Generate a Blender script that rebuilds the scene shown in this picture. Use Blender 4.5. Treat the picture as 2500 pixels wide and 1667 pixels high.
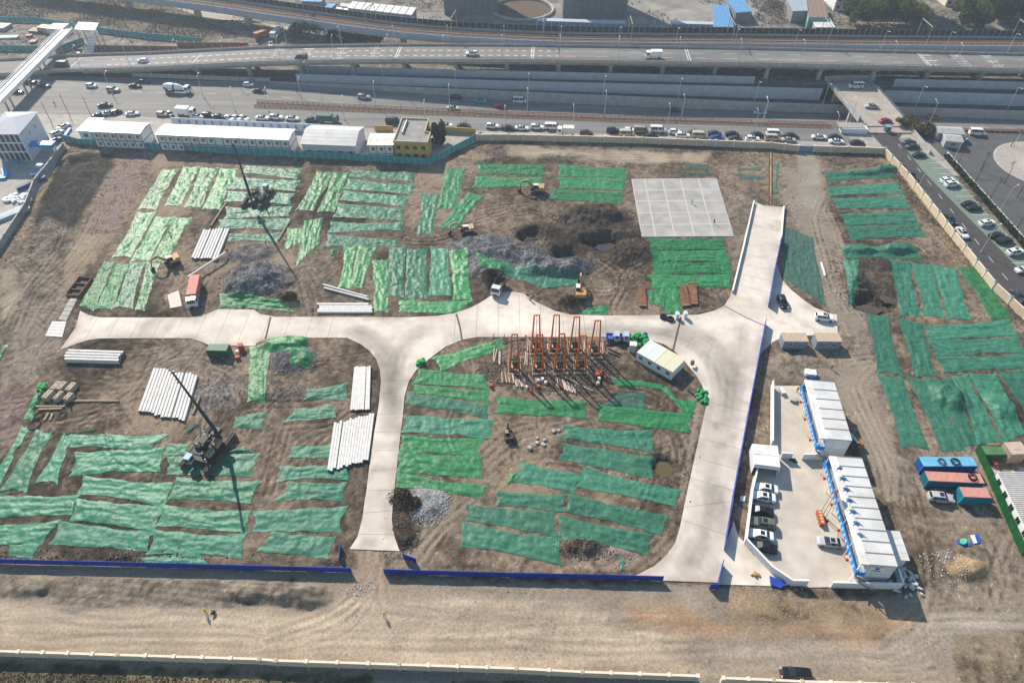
import bpy, bmesh, math, random
import numpy as np
from mathutils import Vector, Matrix
from mathutils.geometry import tessellate_polygon
R = math.radians
random.seed(7); RNG = np.random.default_rng(11)
scene = bpy.context.scene
for o in list(bpy.data.objects): bpy.data.objects.remove(o)
COL = scene.collection

# ------------------------------------------------------------------ camera, sky, sun, exposure
CAM_H, FPX, PITCH = 120.0, 1680.0, R(44.5)
cam_d = bpy.data.cameras.new('camera'); cam = bpy.data.objects.new('camera', cam_d); COL.objects.link(cam)
cam.location = (0, 0, CAM_H); cam.rotation_euler = (R(90) - PITCH, 0, 0)
cam_d.sensor_width = 36; cam_d.lens = FPX / 2500 * 36; cam_d.clip_start = 1; cam_d.clip_end = 6000
scene.camera = cam
SUN_AZ, SUN_EL = R(-33), R(36)            # azimuth from +Y (towards -X), elevation
world = bpy.data.worlds.new('World'); scene.world = world; world.use_nodes = True
wn = world.node_tree; bg = wn.nodes['Background']
sky = wn.nodes.new('ShaderNodeTexSky'); sky.sky_type = 'NISHITA'; sky.sun_disc = False
sky.sun_elevation = SUN_EL; sky.sun_rotation = SUN_AZ; sky.air_density = 2.0; sky.dust_density = 0.3; sky.ozone_density = 5.0; sky.altitude = 100
wn.links.new(sky.outputs[0], bg.inputs[0]); bg.inputs[1].default_value = 0.09
sun_d = bpy.data.lights.new('sun', 'SUN'); sun_d.energy = 5.0; sun_d.angle = R(0.53); sun_d.color = (1.0, 0.89, 0.755)
sun = bpy.data.objects.new('sun', sun_d); COL.objects.link(sun)
SUNV = Vector((math.sin(SUN_AZ) * math.cos(SUN_EL), math.cos(SUN_AZ) * math.cos(SUN_EL), math.sin(SUN_EL)))
sun.rotation_euler = (-SUNV).to_track_quat('-Z', 'Y').to_euler(); sun.location = (-100, 200, 250)
vs = scene.view_settings; vs.view_transform = 'Standard'; vs.look = 'None'; vs.exposure = 0.64; vs.gamma = 1
vs.use_curve_mapping = False
scene.cycles.max_bounces = 5; scene.cycles.diffuse_bounces = 2; scene.cycles.glossy_bounces = 2
scene.cycles.transmission_bounces = 2; scene.cycles.transparent_max_bounces = 6
scene.cycles.use_denoising = True

# ------------------------------------------------------------------ survey: photo sheet position -> place on the ground (metres)
TILE = {}
for r_, (oy, s_) in enumerate([(0, 3.675), (400, 3.675), (800, 3.675), (1200, 3.358)]):
    for c_ in range(4): TILE['ABCD'[r_] + str(c_ + 1)] = (c_ * 620, oy, s_)
TILE['E'] = (520, 330, 5.06); TILE['F'] = (0, 0, 0.9408); TILE['G'] = (1170, 750, 7.127)
TILE['H'] = (1780, 1150, 5.058); TILE['J'] = (2220, 1080, 7.128); TILE['K'] = (0, 250, 7.84)
TILE['L'] = (1900, 900, 5.227); TILE['M'] = (1440, 790, 7.84); TILE['Q'] = (420, 880, 3.732)
CP, SP = math.cos(PITCH), math.sin(PITCH)
def P(t, x, y, z=0.0):
    ox, oy, s = TILE[t]; u = ox + x / s - 1250; v = oy + y / s - 833.5
    dx, dy, dz = u, FPX * CP - v * SP, -FPX * SP - v * CP
    k = (z - CAM_H) / dz
    return Vector((dx * k, dy * k, z))
def PX(t, x, y):
    ox, oy, s = TILE[t]; return ox + x / s
def PP(t, pts, z=0.0): return [P(t, x, y, z) for x, y in pts]
def poly(spec, z=0.0):                     # 'A1 x,y x,y B2 x,y' -> world points
    out, t = [], None
    for w in spec.split():
        if ',' in w:
            x, y = w.split(','); out.append(P(t, float(x), float(y), z))
        else: t = w
    return out

# ------------------------------------------------------------------ tagging and mesh helpers
def tag(o, label=None, cat=None, group=None, kind=None):
    if label: o['label'] = label
    if cat: o['category'] = cat
    if group: o['group'] = group
    if kind: o['kind'] = kind
    return o
ORD = ['first','second','third','fourth','fifth','sixth','seventh','eighth','ninth','tenth','eleventh','twelfth','thirteenth','fourteenth','fifteenth','sixteenth','seventeenth','eighteenth','nineteenth','twentieth']
def ordw(i):
    if i < 20: return ORD[i]
    t = ['','','twenty','thirty','forty','fifty'][(i + 1) // 10]
    return t + '-' + ORD[(i + 1) % 10 - 1] if (i + 1) % 10 else {'thirty':'thirtieth','forty':'fortieth','fifty':'fiftieth'}.get(t, t)
def ob(name, mesh, parent=None, loc=None, rz=0.0):
    o = bpy.data.objects.new(name, mesh); COL.objects.link(o)
    if loc is not None: o.location = loc
    if rz: o.rotation_euler.z = rz
    if parent is not None: o.parent = parent
    return o
def empty(name, loc=(0, 0, 0), rz=0.0):
    o = bpy.data.objects.new(name, None); COL.objects.link(o); o.location = loc; o.rotation_euler.z = rz
    o.empty_display_size = 0.2
    return o
def copy_tree(o, parent=None):
    c = o.copy(); COL.objects.link(c)
    if parent is not None: c.parent = parent
    for ch in o.children: copy_tree(ch, c)
    return c
def area2(pts): return sum(a[0] * b[1] - b[0] * a[1] for a, b in zip(pts, pts[1:] + pts[:1]))
class MB:
    def __init__(s): s.v, s.f, s.m = [], [], []; s.cur = 0
    def add(s, vs, fs):
        n = len(s.v); s.v += [tuple(p) for p in vs]
        for f in fs: s.f.append([n + i for i in f]); s.m.append(s.cur)
        return s
    def box(s, c, d, rz=0.0, taper=1.0):
        x, y, z = d[0] / 2, d[1] / 2, d[2]; cs, sn = math.cos(rz), math.sin(rz); vs = []
        for zz, k in ((0, 1), (z, taper)):
            for a, b in ((-1, -1), (1, -1), (1, 1), (-1, 1)):
                px, py = a * x * k, b * y * k
                vs.append((c[0] + px * cs - py * sn, c[1] + px * sn + py * cs, c[2] + zz))
        return s.add(vs, [(3, 2, 1, 0), (4, 5, 6, 7), (0, 1, 5, 4), (1, 2, 6, 5), (2, 3, 7, 6), (3, 0, 4, 7)])
    def prism(s, pts, z0, z1, bottom=True):
        pts = [(p[0], p[1]) for p in pts]
        if area2(pts) < 0: pts = pts[::-1]
        n = len(pts); vs = [(x, y, z0) for x, y in pts] + [(x, y, z1) for x, y in pts]
        tri = tessellate_polygon([[Vector((x, y, 0)) for x, y in pts]])
        fs = []
        for a, b, c in tri:
            ar = (pts[b][0]-pts[a][0])*(pts[c][1]-pts[a][1])-(pts[c][0]-pts[a][0])*(pts[b][1]-pts[a][1])
            t = (a, b, c) if ar > 0 else (a, c, b)
            fs.append(tuple(n + i for i in t))
            if bottom: fs.append(tuple(reversed(t)))
        fs += [(i, (i + 1) % n, n + (i + 1) % n, n + i) for i in range(n)]
        return s.add(vs, fs)
    def beam(s, a, b, w, h=None, w2=None, h2=None):
        a, b = Vector(a), Vector(b); h = h or w; w2 = w2 or w; h2 = h2 or h
        d = (b - a).normalized(); up = Vector((0, 0, 1)) if abs(d.z) < .95 else Vector((0, 1, 0))
        sx = d.cross(up).normalized(); sz = sx.cross(d)
        vs = []
        for p, ww, hh in ((a, w, h), (b, w2, h2)):
            for i, j in ((-1, -1), (1, -1), (1, 1), (-1, 1)): vs.append(p + sx * i * ww / 2 + sz * j * hh / 2)
        return s.add(vs, [(3, 2, 1, 0), (4, 5, 6, 7), (0, 1, 5, 4), (1, 2, 6, 5), (2, 3, 7, 6), (3, 0, 4, 7)])
    def cyl(s, a, b, r, n=10, r2=None):
        a, b = Vector(a), Vector(b); r2 = r if r2 is None else r2
        d = (b - a).normalized(); up = Vector((0, 0, 1)) if abs(d.z) < .9 else Vector((1, 0, 0))
        sx = d.cross(up).normalized(); sy = sx.cross(d)
        vs = [p + (sx * math.cos(6.28318 * i / n) + sy * math.sin(6.28318 * i / n)) * rr for p, rr in ((a, r), (b, r2)) for i in range(n)]
        fs = [(i, (i + 1) % n, n + (i + 1) % n, n + i) for i in range(n)] + [tuple(range(n))[::-1], tuple(range(n, 2 * n))]
        return s.add(vs, fs)
    def torus(s, c, r, t, n=18, m=6, flat=1.0):
        vs = []; fs = []
        for i in range(n):
            a = 6.28318 * i / n
            for j in range(m):
                b = 6.28318 * j / m; q = r + t * math.cos(b)
                vs.append((c[0] + q * math.cos(a), c[1] + q * math.sin(a), c[2] + t * flat * math.sin(b)))
        for i in range(n):
            for j in range(m): fs.append((i*m+j, ((i+1)%n)*m+j, ((i+1)%n)*m+(j+1)%m, i*m+(j+1)%m))
        return s.add(vs, fs)
    def quad(s, *p): return s.add(p, [tuple(range(len(p)))])
    def mesh(s, name, mats, smooth=False):
        me = bpy.data.meshes.new(name); me.from_pydata(s.v, [], s.f)
        mats = mats if isinstance(mats, (list, tuple)) else [mats]
        for m in mats:
            if m: me.materials.append(m)
        if len(mats) > 1: me.polygons.foreach_set('material_index', s.m)
        if smooth: me.polygons.foreach_set('use_smooth', [True] * len(s.f))
        me.update(); return me
    def build(s, name, mats, parent=None, loc=None, rz=0.0, smooth=False):
        return ob(name, s.mesh(name, mats, smooth), parent, loc, rz)

# ------------------------------------------------------------------ materials
MATS = {}
def mat(name, col, rough=.7, var=.25, scale=1.5, bump=0.0, bscale=6, metal=0.0, spec=.2, col2=None, objcol=False, attr=None, coat=0, stretch=None, trans=0):
    if name in MATS: return MATS[name]
    m = bpy.data.materials.new(name); m.use_nodes = True; nt = m.node_tree; N = nt.nodes; L = nt.links
    b = N['Principled BSDF']; b.inputs['Roughness'].default_value = rough; b.inputs['Metallic'].default_value = metal
    b.inputs['Specular IOR Level'].default_value = spec
    if coat: b.inputs['Coat Weight'].default_value = coat; b.inputs['Coat Roughness'].default_value = .06
    geo = N.new('ShaderNodeNewGeometry'); pos = geo.outputs['Position']
    if stretch:
        mp = N.new('ShaderNodeMapping'); mp.inputs['Scale'].default_value = stretch[:3]
        if len(stretch) > 3: mp.inputs['Rotation'].default_value[2] = stretch[3]
        L.new(pos, mp.inputs[0]); pos = mp.outputs[0]
    if objcol:
        oi = N.new('ShaderNodeObjectInfo'); c0 = oi.outputs['Color']
    elif attr:
        at = N.new('ShaderNodeAttribute'); at.attribute_name = attr; c0 = at.outputs['Color']
    else:
        rg = N.new('ShaderNodeRGB'); rg.outputs[0].default_value = (*col, 1); c0 = rg.outputs[0]
    if var:
        nz = N.new('ShaderNodeTexNoise'); nz.inputs['Scale'].default_value = scale; nz.inputs['Detail'].default_value = 5
        L.new(pos, nz.inputs['Vector'])
        mr = N.new('ShaderNodeMapRange'); mr.inputs[1].default_value = .3; mr.inputs[2].default_value = .7
        mr.inputs[3].default_value = 1 - var; mr.inputs[4].default_value = 1 + var
        L.new(nz.outputs[0], mr.inputs[0])
        if col2 is not None:
            mx = N.new('ShaderNodeMix'); mx.data_type = 'RGBA'; mx.inputs[7].default_value = (*col2, 1)
            n2 = N.new('ShaderNodeTexNoise'); n2.inputs['Scale'].default_value = scale * .37; n2.inputs['Detail'].default_value = 4
            L.new(pos, n2.inputs['Vector']); r2 = N.new('ShaderNodeMapRange'); r2.inputs[1].default_value = .42; r2.inputs[2].default_value = .62
            L.new(n2.outputs[0], r2.inputs[0]); L.new(r2.outputs[0], mx.inputs[0]); L.new(c0, mx.inputs[6]); c0 = mx.outputs[2]
        vm = N.new('ShaderNodeVectorMath'); vm.operation = 'SCALE'; L.new(c0, vm.inputs[0]); L.new(mr.outputs[0], vm.inputs['Scale'])
        c0 = vm.outputs[0]
    L.new(c0, b.inputs['Base Color'])
    if bump:
        n3 = N.new('ShaderNodeTexNoise'); n3.inputs['Scale'].default_value = bscale; n3.inputs['Detail'].default_value = 6
        L.new(pos, n3.inputs['Vector'])
        bp = N.new('ShaderNodeBump'); bp.inputs['Strength'].default_value = 1; bp.inputs['Distance'].default_value = bump
        L.new(n3.outputs[0], bp.inputs['Height'])
        if attr: L.new(at.outputs['Alpha'], bp.inputs['Strength']); L.new(bp.outputs[0], b.inputs['Normal'])
    if trans:
        tl = N.new('ShaderNodeBsdfTranslucent'); L.new(c0, tl.inputs[0]); ms = N.new('ShaderNodeMixShader'); ms.inputs[0].default_value = trans
        L.new(b.outputs[0], ms.inputs[1]); L.new(tl.outputs[0], ms.inputs[2]); L.new(ms.outputs[0], N['Material Output'].inputs[0])
    MATS[name] = m; return m
def glass_mat():
    m = mat('window_glass', (.012, .016, .022), rough=.08, var=0, spec=.6); return m
M_GLASS = glass_mat()
M_WHITE = mat('white_paint', (.72, .73, .74), .45, .07, .8)
M_STEEL = mat('galvanised_steel', (.32, .34, .36), .45, .15, 3, metal=.4)
M_DARK = mat('dark_steel', (.03, .032, .034), .55, .3, 2)
M_RUBBER = mat('black_rubber', (.016, .016, .017), .8, .2, 4)
M_PAINT = mat('vehicle_paint', (1, 1, 1), .32, .04, .6, objcol=True, coat=.6)
M_OBJ = mat('plain_paint', (1, 1, 1), .6, .15, 1.2, objcol=True)
M_CONC = mat('structure_concrete', (.36, .35, .33), .8, .18, .5, .02, 5)
M_CONCD = mat('weathered_concrete', (.30, .30, .29), .8, .22, .35, .02, 4, col2=(.23, .23, .225))
M_BEIGE = mat('beige_render', (.56, .45, .34), .8, .1, .5, .01, 8)
M_BEIGE2 = mat('beige_coping', (.66, .57, .46), .8, .1, .8)
M_BLUE = mat('royal_blue_sheet', (.015, .050, .34), .45, .15, .6)
M_SKYB = mat('bright_blue_sheet', (.01, .22, .62), .45, .12, .7)
M_TEALF = mat('teal_fence_sheet', (.045, .29, .31), .5, .2, .5)
M_ASPH = mat('asphalt', (.068, .068, .07), .8, .2, .25, .01, 20, stretch=(.12, 1, 1, 0.06), col2=(.085, .083, .08))
M_ASPHL = mat('worn_asphalt', (.150, .145, .138), .75, .22, .5, .008, 20, stretch=(.06, 1, 1, 0.05), col2=(.185, .178, .168))
M_MARK = mat('road_paint', (.62, .62, .58), .7, .2, 1.5)
M_RUST = mat('rusty_steel', (.20, .085, .04), .8, .4, 1.2, .02, 10, col2=(.12, .07, .045))
M_WOOD = mat('weathered_timber', (.30, .23, .16), .85, .3, 2)
M_PILE = mat('pale_pile_concrete', (.60, .585, .565), .75, .12, 1.2, .01, 8)
M_ORANGE = mat('orange_rig_paint', (.60, .115, .025), .5, .2, 1.5)
M_TAN = mat('dusty_tan_steel', (.33, .27, .19), .8, .25, .9)
M_YEL = mat('excavator_yellow', (.50, .30, .07), .55, .25, 1.2)
M_SKIN = mat('skin', (.45, .28, .2), .6, 0)

# ------------------------------------------------------------------ noise and terrain
def vnoise(x, y, sc, seed):
    r = np.random.default_rng(abs(int(seed))); n = 256; lat = r.random((n, n))
    fx = x / sc; fy = y / sc; ix = np.floor(fx).astype(int); iy = np.floor(fy).astype(int)
    tx = fx - ix; ty = fy - iy; tx = tx * tx * (3 - 2 * tx); ty = ty * ty * (3 - 2 * ty)
    a = lat[ix % n, iy % n]; b = lat[(ix + 1) % n, iy % n]; c = lat[ix % n, (iy + 1) % n]; d = lat[(ix + 1) % n, (iy + 1) % n]
    return (a * (1 - tx) + b * tx) * (1 - ty) + (c * (1 - tx) + d * tx) * ty - .5
def fbm(x, y, sc, seed, o=4):
    t = 0; a = 1
    for i in range(o): t = t + a * vnoise(x, y, sc / 2 ** i, seed + i); a *= .5
    return t
DX = 0.36; GX0, GX1, GY0, GY1 = -172.0, 172.0, 34.0, 232.0
NX = int((GX1 - GX0) / DX) + 1; NY = int((GY1 - GY0) / DX) + 1
gx = GX0 + np.arange(NX) * DX; gy = GY0 + np.arange(NY) * DX
TX, TY = np.meshgrid(gx, gy, indexing='ij')
TH = np.zeros_like(TX)
def inside(pts, x, y):
    r = np.zeros(x.shape, bool); n = len(pts)
    for i in range(n):
        x0, y0 = pts[i][0], pts[i][1]; x1, y1 = pts[(i + 1) % n][0], pts[(i + 1) % n][1]
        if y0 == y1: continue
        c = ((y0 > y) != (y1 > y)) & (x < (x1 - x0) * (y - y0) / (y1 - y0) + x0); r ^= c
    return r
def sdist(pts, x, y, closed=True):
    d = np.full(x.shape, 1e9); n = len(pts)
    for i in range(n if closed else n - 1):
        a, b = pts[i], pts[(i + 1) % n]; vx, vy = b[0] - a[0], b[1] - a[1]; l = vx * vx + vy * vy + 1e-9
        t = np.clip(((x - a[0]) * vx + (y - a[1]) * vy) / l, 0, 1)
        d = np.minimum(d, np.hypot(x - a[0] - t * vx, y - a[1] - t * vy))
    return d
def window(pts, pad):
    xs = [p[0] for p in pts]; ys = [p[1] for p in pts]
    i0 = max(0, int((min(xs) - pad - GX0) / DX)); i1 = min(NX, int((max(xs) + pad - GX0) / DX) + 2)
    j0 = max(0, int((min(ys) - pad - GY0) / DX)); j1 = min(NY, int((max(ys) + pad - GY0) / DX) + 2)
    return slice(i0, max(i0, i1)), slice(j0, max(j0, j1))
def mask(pts, feather):
    w = window(pts, feather); x, y = TX[w], TY[w]
    if x.size == 0: return w, x
    d = sdist(pts, x, y); s = np.where(inside(pts, x, y), d, -d)
    s = s + feather * .8 * fbm(x, y, feather * 3 + 1, 91, 3)
    return w, np.clip(s / feather + .5, 0, 1)
# ------------------------------------------------------------------ ground of the building site: relief and soil colours
TH += .10 * fbm(TX, TY, 22, 1, 3) + .10 * fbm(TX, TY, 3.2, 5, 3)
rough = np.clip(.5 + 1.6 * fbm(TX, TY, 30, 21, 3), 0, 1)
TH += rough * .30 * np.abs(fbm(TX, TY, 1.7, 33, 2))
C0 = np.empty(TX.shape + (3,)); C0[:] = (.124, .096, .071)
def blend(w, m, col, var=.15, seed=3, sc=4.0):
    x, y = TX[w], TY[w]
    c = np.array(col) * (1 + var * 2 * fbm(x, y, sc, seed, 4)[..., None])
    C0[w] = C0[w] * (1 - m[..., None]) + c * m[..., None]
n1 = fbm(TX, TY, 26, 41, 4)[..., None]; n2 = fbm(TX, TY, 6, 51, 4)[..., None]
n3 = fbm(TX, TY, 1.8, 57, 3)[..., None]
C0 *= np.clip(1 + 1.05 * n1 + .6 * n2 + .45 * n3, .35, 2)
C0 += np.clip(n1 * 1.2, 0, 1) * np.array([.030, .020, .010])
SANDY = (.335, .272, .205)
zones = [  # outline, colour, feather, variation
 ('D1 -60,560 2149,640 D2 0,640 860,650 1070,690 2149,730 D3 0,730 1270,760 2149,800 D4 0,830 600,880 1350,830 2149,830 2149,1700 0,1700 D1 -60,1700', (.235, .196, .155), 1.2, .12),
 ('D1 -60,900 300,900 500,960 600,1000 900,980 1150,930 1900,970 2149,930 D2 0,930 280,980 560,990 750,880 1000,720 1060,800 1200,840 2149,880 D3 0,900 700,980 1500,1000 1600,1100 1300,1300 1700,1500 0,1460 D2 0,1330 D1 0,1290 -60,1290', SANDY, 3, .12),
 ('D1 -60,700 430,700 2149,740 D2 300,720 640,780 600,960 300,930 0,930 D1 2149,950 1900,960 1130,920 600,990 500,950 380,860 -60,880', (.165, .138, .110), 1.0, .12),
 ('D3 900,900 1500,950 1700,1080 2149,1080 D4 0,1000 700,900 1000,1000 1350,1000 1250,1120 900,1200 0,1190 D3 1500,1150 1000,1130', (.30, .20, .13), 3, .2),
 ('D4 0,830 600,880 1000,960 1000,1100 500,1150 0,1120 D3 1850,1100 1800,900 1900,800', (.23, .17, .11), 2.5, .3),
 ('D4 1380,1000 2149,990 2149,1140 1500,1170 1250,1150', (.27, .235, .19), 1.0, .12),
 ('D4 1560,1150 2149,1160 2149,1600 1640,1600 1560,1350', (.175, .14, .098), 1.2, .3),
 ('D4 1300,0 1500,200 1450,600 1350,830 1340,950 2149,960 2149,0 1900,0', (.185, .150, .115), 3, .15),
 ('C4 690,60 1000,60 1060,400 1220,950 1250,1120 1950,1100 2000,1544 1000,1544 960,1300 860,940 760,700 640,470 400,420 130,500 0,420 60,230 300,200', (.178, .146, .112), 3, .2),
 ('C4 750,260 1030,330 900,480 1060,800 1260,1300 1200,1544 1120,1544 860,900 640,620', (.235, .195, .15), 2.5, .12),
 ('B4 170,30 520,40 600,400 760,760 740,1100 900,1330 940,1544 690,1544 680,1370 590,1300 440,900 340,560 200,330', (.205, .170, .132), 2.5, .14),
 ('B4 340,0 500,0 530,330 480,520 330,330', (.24, .215, .18), 1.8, .1),
 ('A4 300,1370 460,1370 520,1544 340,1544', (.24, .215, .18), 1.0, .1),
 ('A3 0,1300 900,1350 1800,1380 1750,1470 900,1440 300,1420 0,1400', (.26, .215, .16), 2.0, .25),
 ('B1 520,0 1030,0 880,240 740,480 650,640 320,640 330,420 420,180', (.042, .036, .031), 1.5, .35),
 ('A1 620,1360 1030,1380 930,1544 520,1544', (.048, .042, .033), 1.5, .35),
 ('A1 1050,1390 1380,1360 1350,1544 1040,1544', (.20, .148, .128), 1.0, .16),
 ('B1 1050,0 1340,0 1180,280 1000,620 740,620 880,330', (.20, .148, .128), 1.0, .16),
 ('B1 660,640 1000,640 760,1000 600,1180 540,1100', (.225, .178, .125), 2.0, .2),
 ('B1 0,880 420,480 660,650 500,1100 300,1544 0,1544', (.135, .112, .088), 3, .3),
 ('B1 0,960 140,960 180,1200 60,1400 0,1400', (.235, .195, .145), 2, .2),
 ('B1 300,1300 620,1100 700,1200 500,1400 420,1544 150,1544', (.16, .128, .105), 2, .15),
 ('C1 0,600 350,430 200,780 100,1000 0,1150', (.185, .135, .120), 2, .12),
 ('C1 100,60 520,0 560,200 350,430 60,560 0,400', (.17, .14, .112), 2.5, .15),
 ('C1 1200,180 1850,190 2230,330 2220,560 1850,420 1380,350', (.150, .122, .096), 3, .18),
 ('C2 60,1000 700,880 900,780 1000,1250 1000,1544 850,1544 850,1250 300,1060 160,1544 40,1544', (.125, .099, .074), 3, .15),
 ('C3 -200,830 700,830 450,1000 400,1150 100,1200 -200,1500 -260,1200', (.165, .130, .095), 3, .18),
 ('D2 1230,320 1800,0 2000,60 1650,260 1450,500 1500,640 1080,640', (.20, .16, .12), 2.5, .18),
 ('D2 820,480 1070,480 1080,650 1200,850 700,850 860,650', (.27, .205, .155), 2, .12),
 ('D3 700,430 1080,440 1050,620 740,640', (.25, .19, .15), 1.5, .3),
 ('B2 420,780 700,900 900,1250 540,1380 300,1350 420,1100', (.13, .105, .082), 3, .15),
 ('C3 1640,600 1790,660 1720,1000 1600,1544 1540,1544 1600,1300', (.2, .165, .125), 1.5, .15),
 ('B3 1900,300 2200,200 2120,800 2000,1100 1960,1000 1960,700', (.155, .128, .10), 2.5, .2),
 ('B4 1220,100 1330,150 1980,950 2352,1300 2352,1420 1950,960 1500,500', (.205, .16, .10), 1.2, .3),
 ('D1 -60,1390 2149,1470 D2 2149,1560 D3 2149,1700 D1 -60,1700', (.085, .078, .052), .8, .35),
 ('D1 1050,1480 2149,1500 2149,1600 1050,1600', (.17, .14, .085), 1.0, .3),
 ('D2 950,1460 1700,1490 1600,1600 1000,1600', (.22, .19, .16), 1.0, .15),
 ('A1 560,1400 750,1360 800,1380 620,1430 570,1500', (.2, .16, .09), .8, .3),
 ('B1 500,60 470,160 350,330 300,420 290,380 400,200', (.2, .16, .09), .8, .3),
]
for spec, col, fe, va in zones:
    pts = poly(spec); w, m = mask(pts, fe)
    if m.size: blend(w, m, col, va, len(spec))
# mounds and pits: place, radii, height, colour
GREY = (.13, .128, .132); DKSOIL = (.062, .050, .040)
mounds = [('B1', 2290, 1030, 11, 9, 2.6, GREY), ('B2', -40, 800, 9, 6, 1.2, (.13, .115, .11)), ('B2', 2080, 760, 12, 7, 1.6, GREY), ('B3', -170, 950, 10, 6, 1.5, GREY),
 ('B3', 120, 830, 10, 5, 1.6, GREY), ('B3', 430, 930, 13, 5.5, 2.2, GREY), ('B3', 780, 480, 13, 8, 2.6, DKSOIL), ('B3', 1080, 790, 10, 8, 1.6, DKSOIL),
 ('B3', 330, 600, 10, 5, 1.0, DKSOIL), ('B3', 640, 640, 8, 5, 1.0, DKSOIL), ('B3', 1000, 600, 9, 5, 1.2, DKSOIL), ('B3', 210, 640, 5, 4, -2.2, DKSOIL), ('B3', 860, 700, 7, 5, -3.0, DKSOIL), ('B3', 520, 790, 6, 4, -2.4, DKSOIL),
 ('B4', 960, 1120, 10, 14, .8, (.085, .066, .048)), ('B4', 980, 1230, 8, 7, -2.6, DKSOIL), ('B4', 1020, 900, 9, 4, .6, DKSOIL), ('B4', 850, 1060, 3, 8, 1.0, DKSOIL), ('C3', 1420, 1235, 3.4, 3.6, -1.5, DKSOIL),
 ('D2', 430, 860, 5.5, 2.5, .9, (.19, .158, .12)), ('D2', 150, 830, 9, 2.5, .8, (.16, .135, .105)), ('D1', 2000, 850, 6, 2, .5, None), ('D1', 280, 790, 5, 2, .7, (.15, .13, .10)),
 ('D4', 1680, 630, 4.5, 3.2, 1.2, (.29, .205, .115)), ('C2', 330, 290, 7, 5, 1.0, (.11, .10, .095)), ('C2', 200, 590, 6, 4, .5, None), ('C2', 300, 140, 9, 3, 1.2, None), ('D2', 1440, 90, 5, 5, .8, (.2, .2, .2)),
 ('D2', 1220, 330, 4, 5, .8, DKSOIL), ('D3', 620, 450, 6, 3, 1.0, (.095, .075, .058)), ('C4', 1680, 640, 5, 5, 1.4, None), ('C4', 2150, 720, 4, 5, 1.0, None), ('C4', 320, 280, 8, 3, .4, None),
 ('B4', 1180, 60, 10, 3, 1.0, None), ('B4', 900, 90, 9, 2, .7, None), ('B4', 860, 780, 6, 3, 1.3, None), ('B4', 1230, 770, 7, 3, 1.3, None), ('B3', 540, 1250, 5, 2.5, 1.1, (.11, .075, .05)),
 ('B2', 300, 1190, 4, 3, .9, (.08, .06, .05)), ('B2', 2110, 1040, 4, 3, 1.2, (.09, .065, .055)), ('C1', 1950, 610, 6, 5, .4, (.15, .13, .115)), ('A1', 700, 1420, 7, 4, 1.0, None), ('B1', 400, 700, 9, 8, .5, None),
 ('A3', 500, 1400, 14, 3, .7, None), ('A2', 2000, 1430, 9, 4, .8, None), ('D1', 1000, 525, 5, 1.5, .4, None), ('D3', 900, 500, 4, 2, .5, (.25, .19, .16)), ('D2', 620, 570, 4, 1.2, .5, None), ('D4', 1500, 530, 2, 2, .4, (.2, .17, .14))]
RUBBLE = []
for t, x, y, rx, ry, h, col in mounds:
    p = P(t, x, y); w = window([(p.x - rx, p.y - ry), (p.x + rx, p.y + ry)], 3)
    X, Y = TX[w], TY[w]
    d = np.hypot((X - p.x) / rx, (Y - p.y) / ry) + .35 * fbm(X, Y, 5, int(x + y), 3)
    k = np.clip(1 - d, 0, 1); k = k * k * (3 - 2 * k); k = np.clip(k * 1.6, 0, 1)
    TH[w] += h * k * (1 + .55 * fbm(X, Y, 2.6, int(x), 3)) + .26 * np.clip(k * 3, 0, 1) * min(1, abs(h)) * np.abs(fbm(X, Y, 1.6, int(x) + 3, 3))
    if col is not None: blend(w, np.clip(k * 2.2, 0, 1), col, .25, int(y) + 7, 2.0)
# wheel tracks: polylines across the soil
def track(pts, n=2, gap=1.8, depth=.10, light=.25, wid=.32):
    for q in range(n):
        off = (q - (n - 1) / 2) * gap; pl = []
        for i, p in enumerate(pts):
            a = pts[max(0, i - 1)]; b = pts[min(len(pts) - 1, i + 1)]; d = Vector((b[0] - a[0], b[1] - a[1])); d = d.normalized() if d.length else Vector((1, 0))
            pl.append((p[0] - d.y * off, p[1] + d.x * off))
        w = window(pl, 1.5); X, Y = TX[w], TY[w]
        if X.size == 0: continue
        d = sdist(pl, X, Y, False); g1 = np.exp(-(d / wid) ** 2); g2 = np.exp(-((d - .62) / .26) ** 2)
        f = np.clip(1.35 - 4.6 * C0[w][..., 0], .25, 1); TH[w] += (-depth * g1 + depth * .7 * g2) * f
        C0[w] *= (1 + light * (g2 * .8 - g1 * .9) * np.clip(f + .15, 0, 1))[..., None]
def smooth_pl(pts, n=6):
    out = []
    for i in range(len(pts) - 1):
        p0 = pts[max(0, i - 1)]; p1 = pts[i]; p2 = pts[i + 1]; p3 = pts[min(len(pts) - 1, i + 2)]
        for k in range(n):
            t = k / n
            out.append(tuple(.5 * (2 * p1[j] + (p2[j] - p0[j]) * t + (2 * p0[j] - 5 * p1[j] + 4 * p2[j] - p3[j]) * t * t + (3 * p1[j] - p0[j] - 3 * p2[j] + p3[j]) * t ** 3) for j in (0, 1)))
    out.append((pts[-1][0], pts[-1][1])); return out
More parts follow.
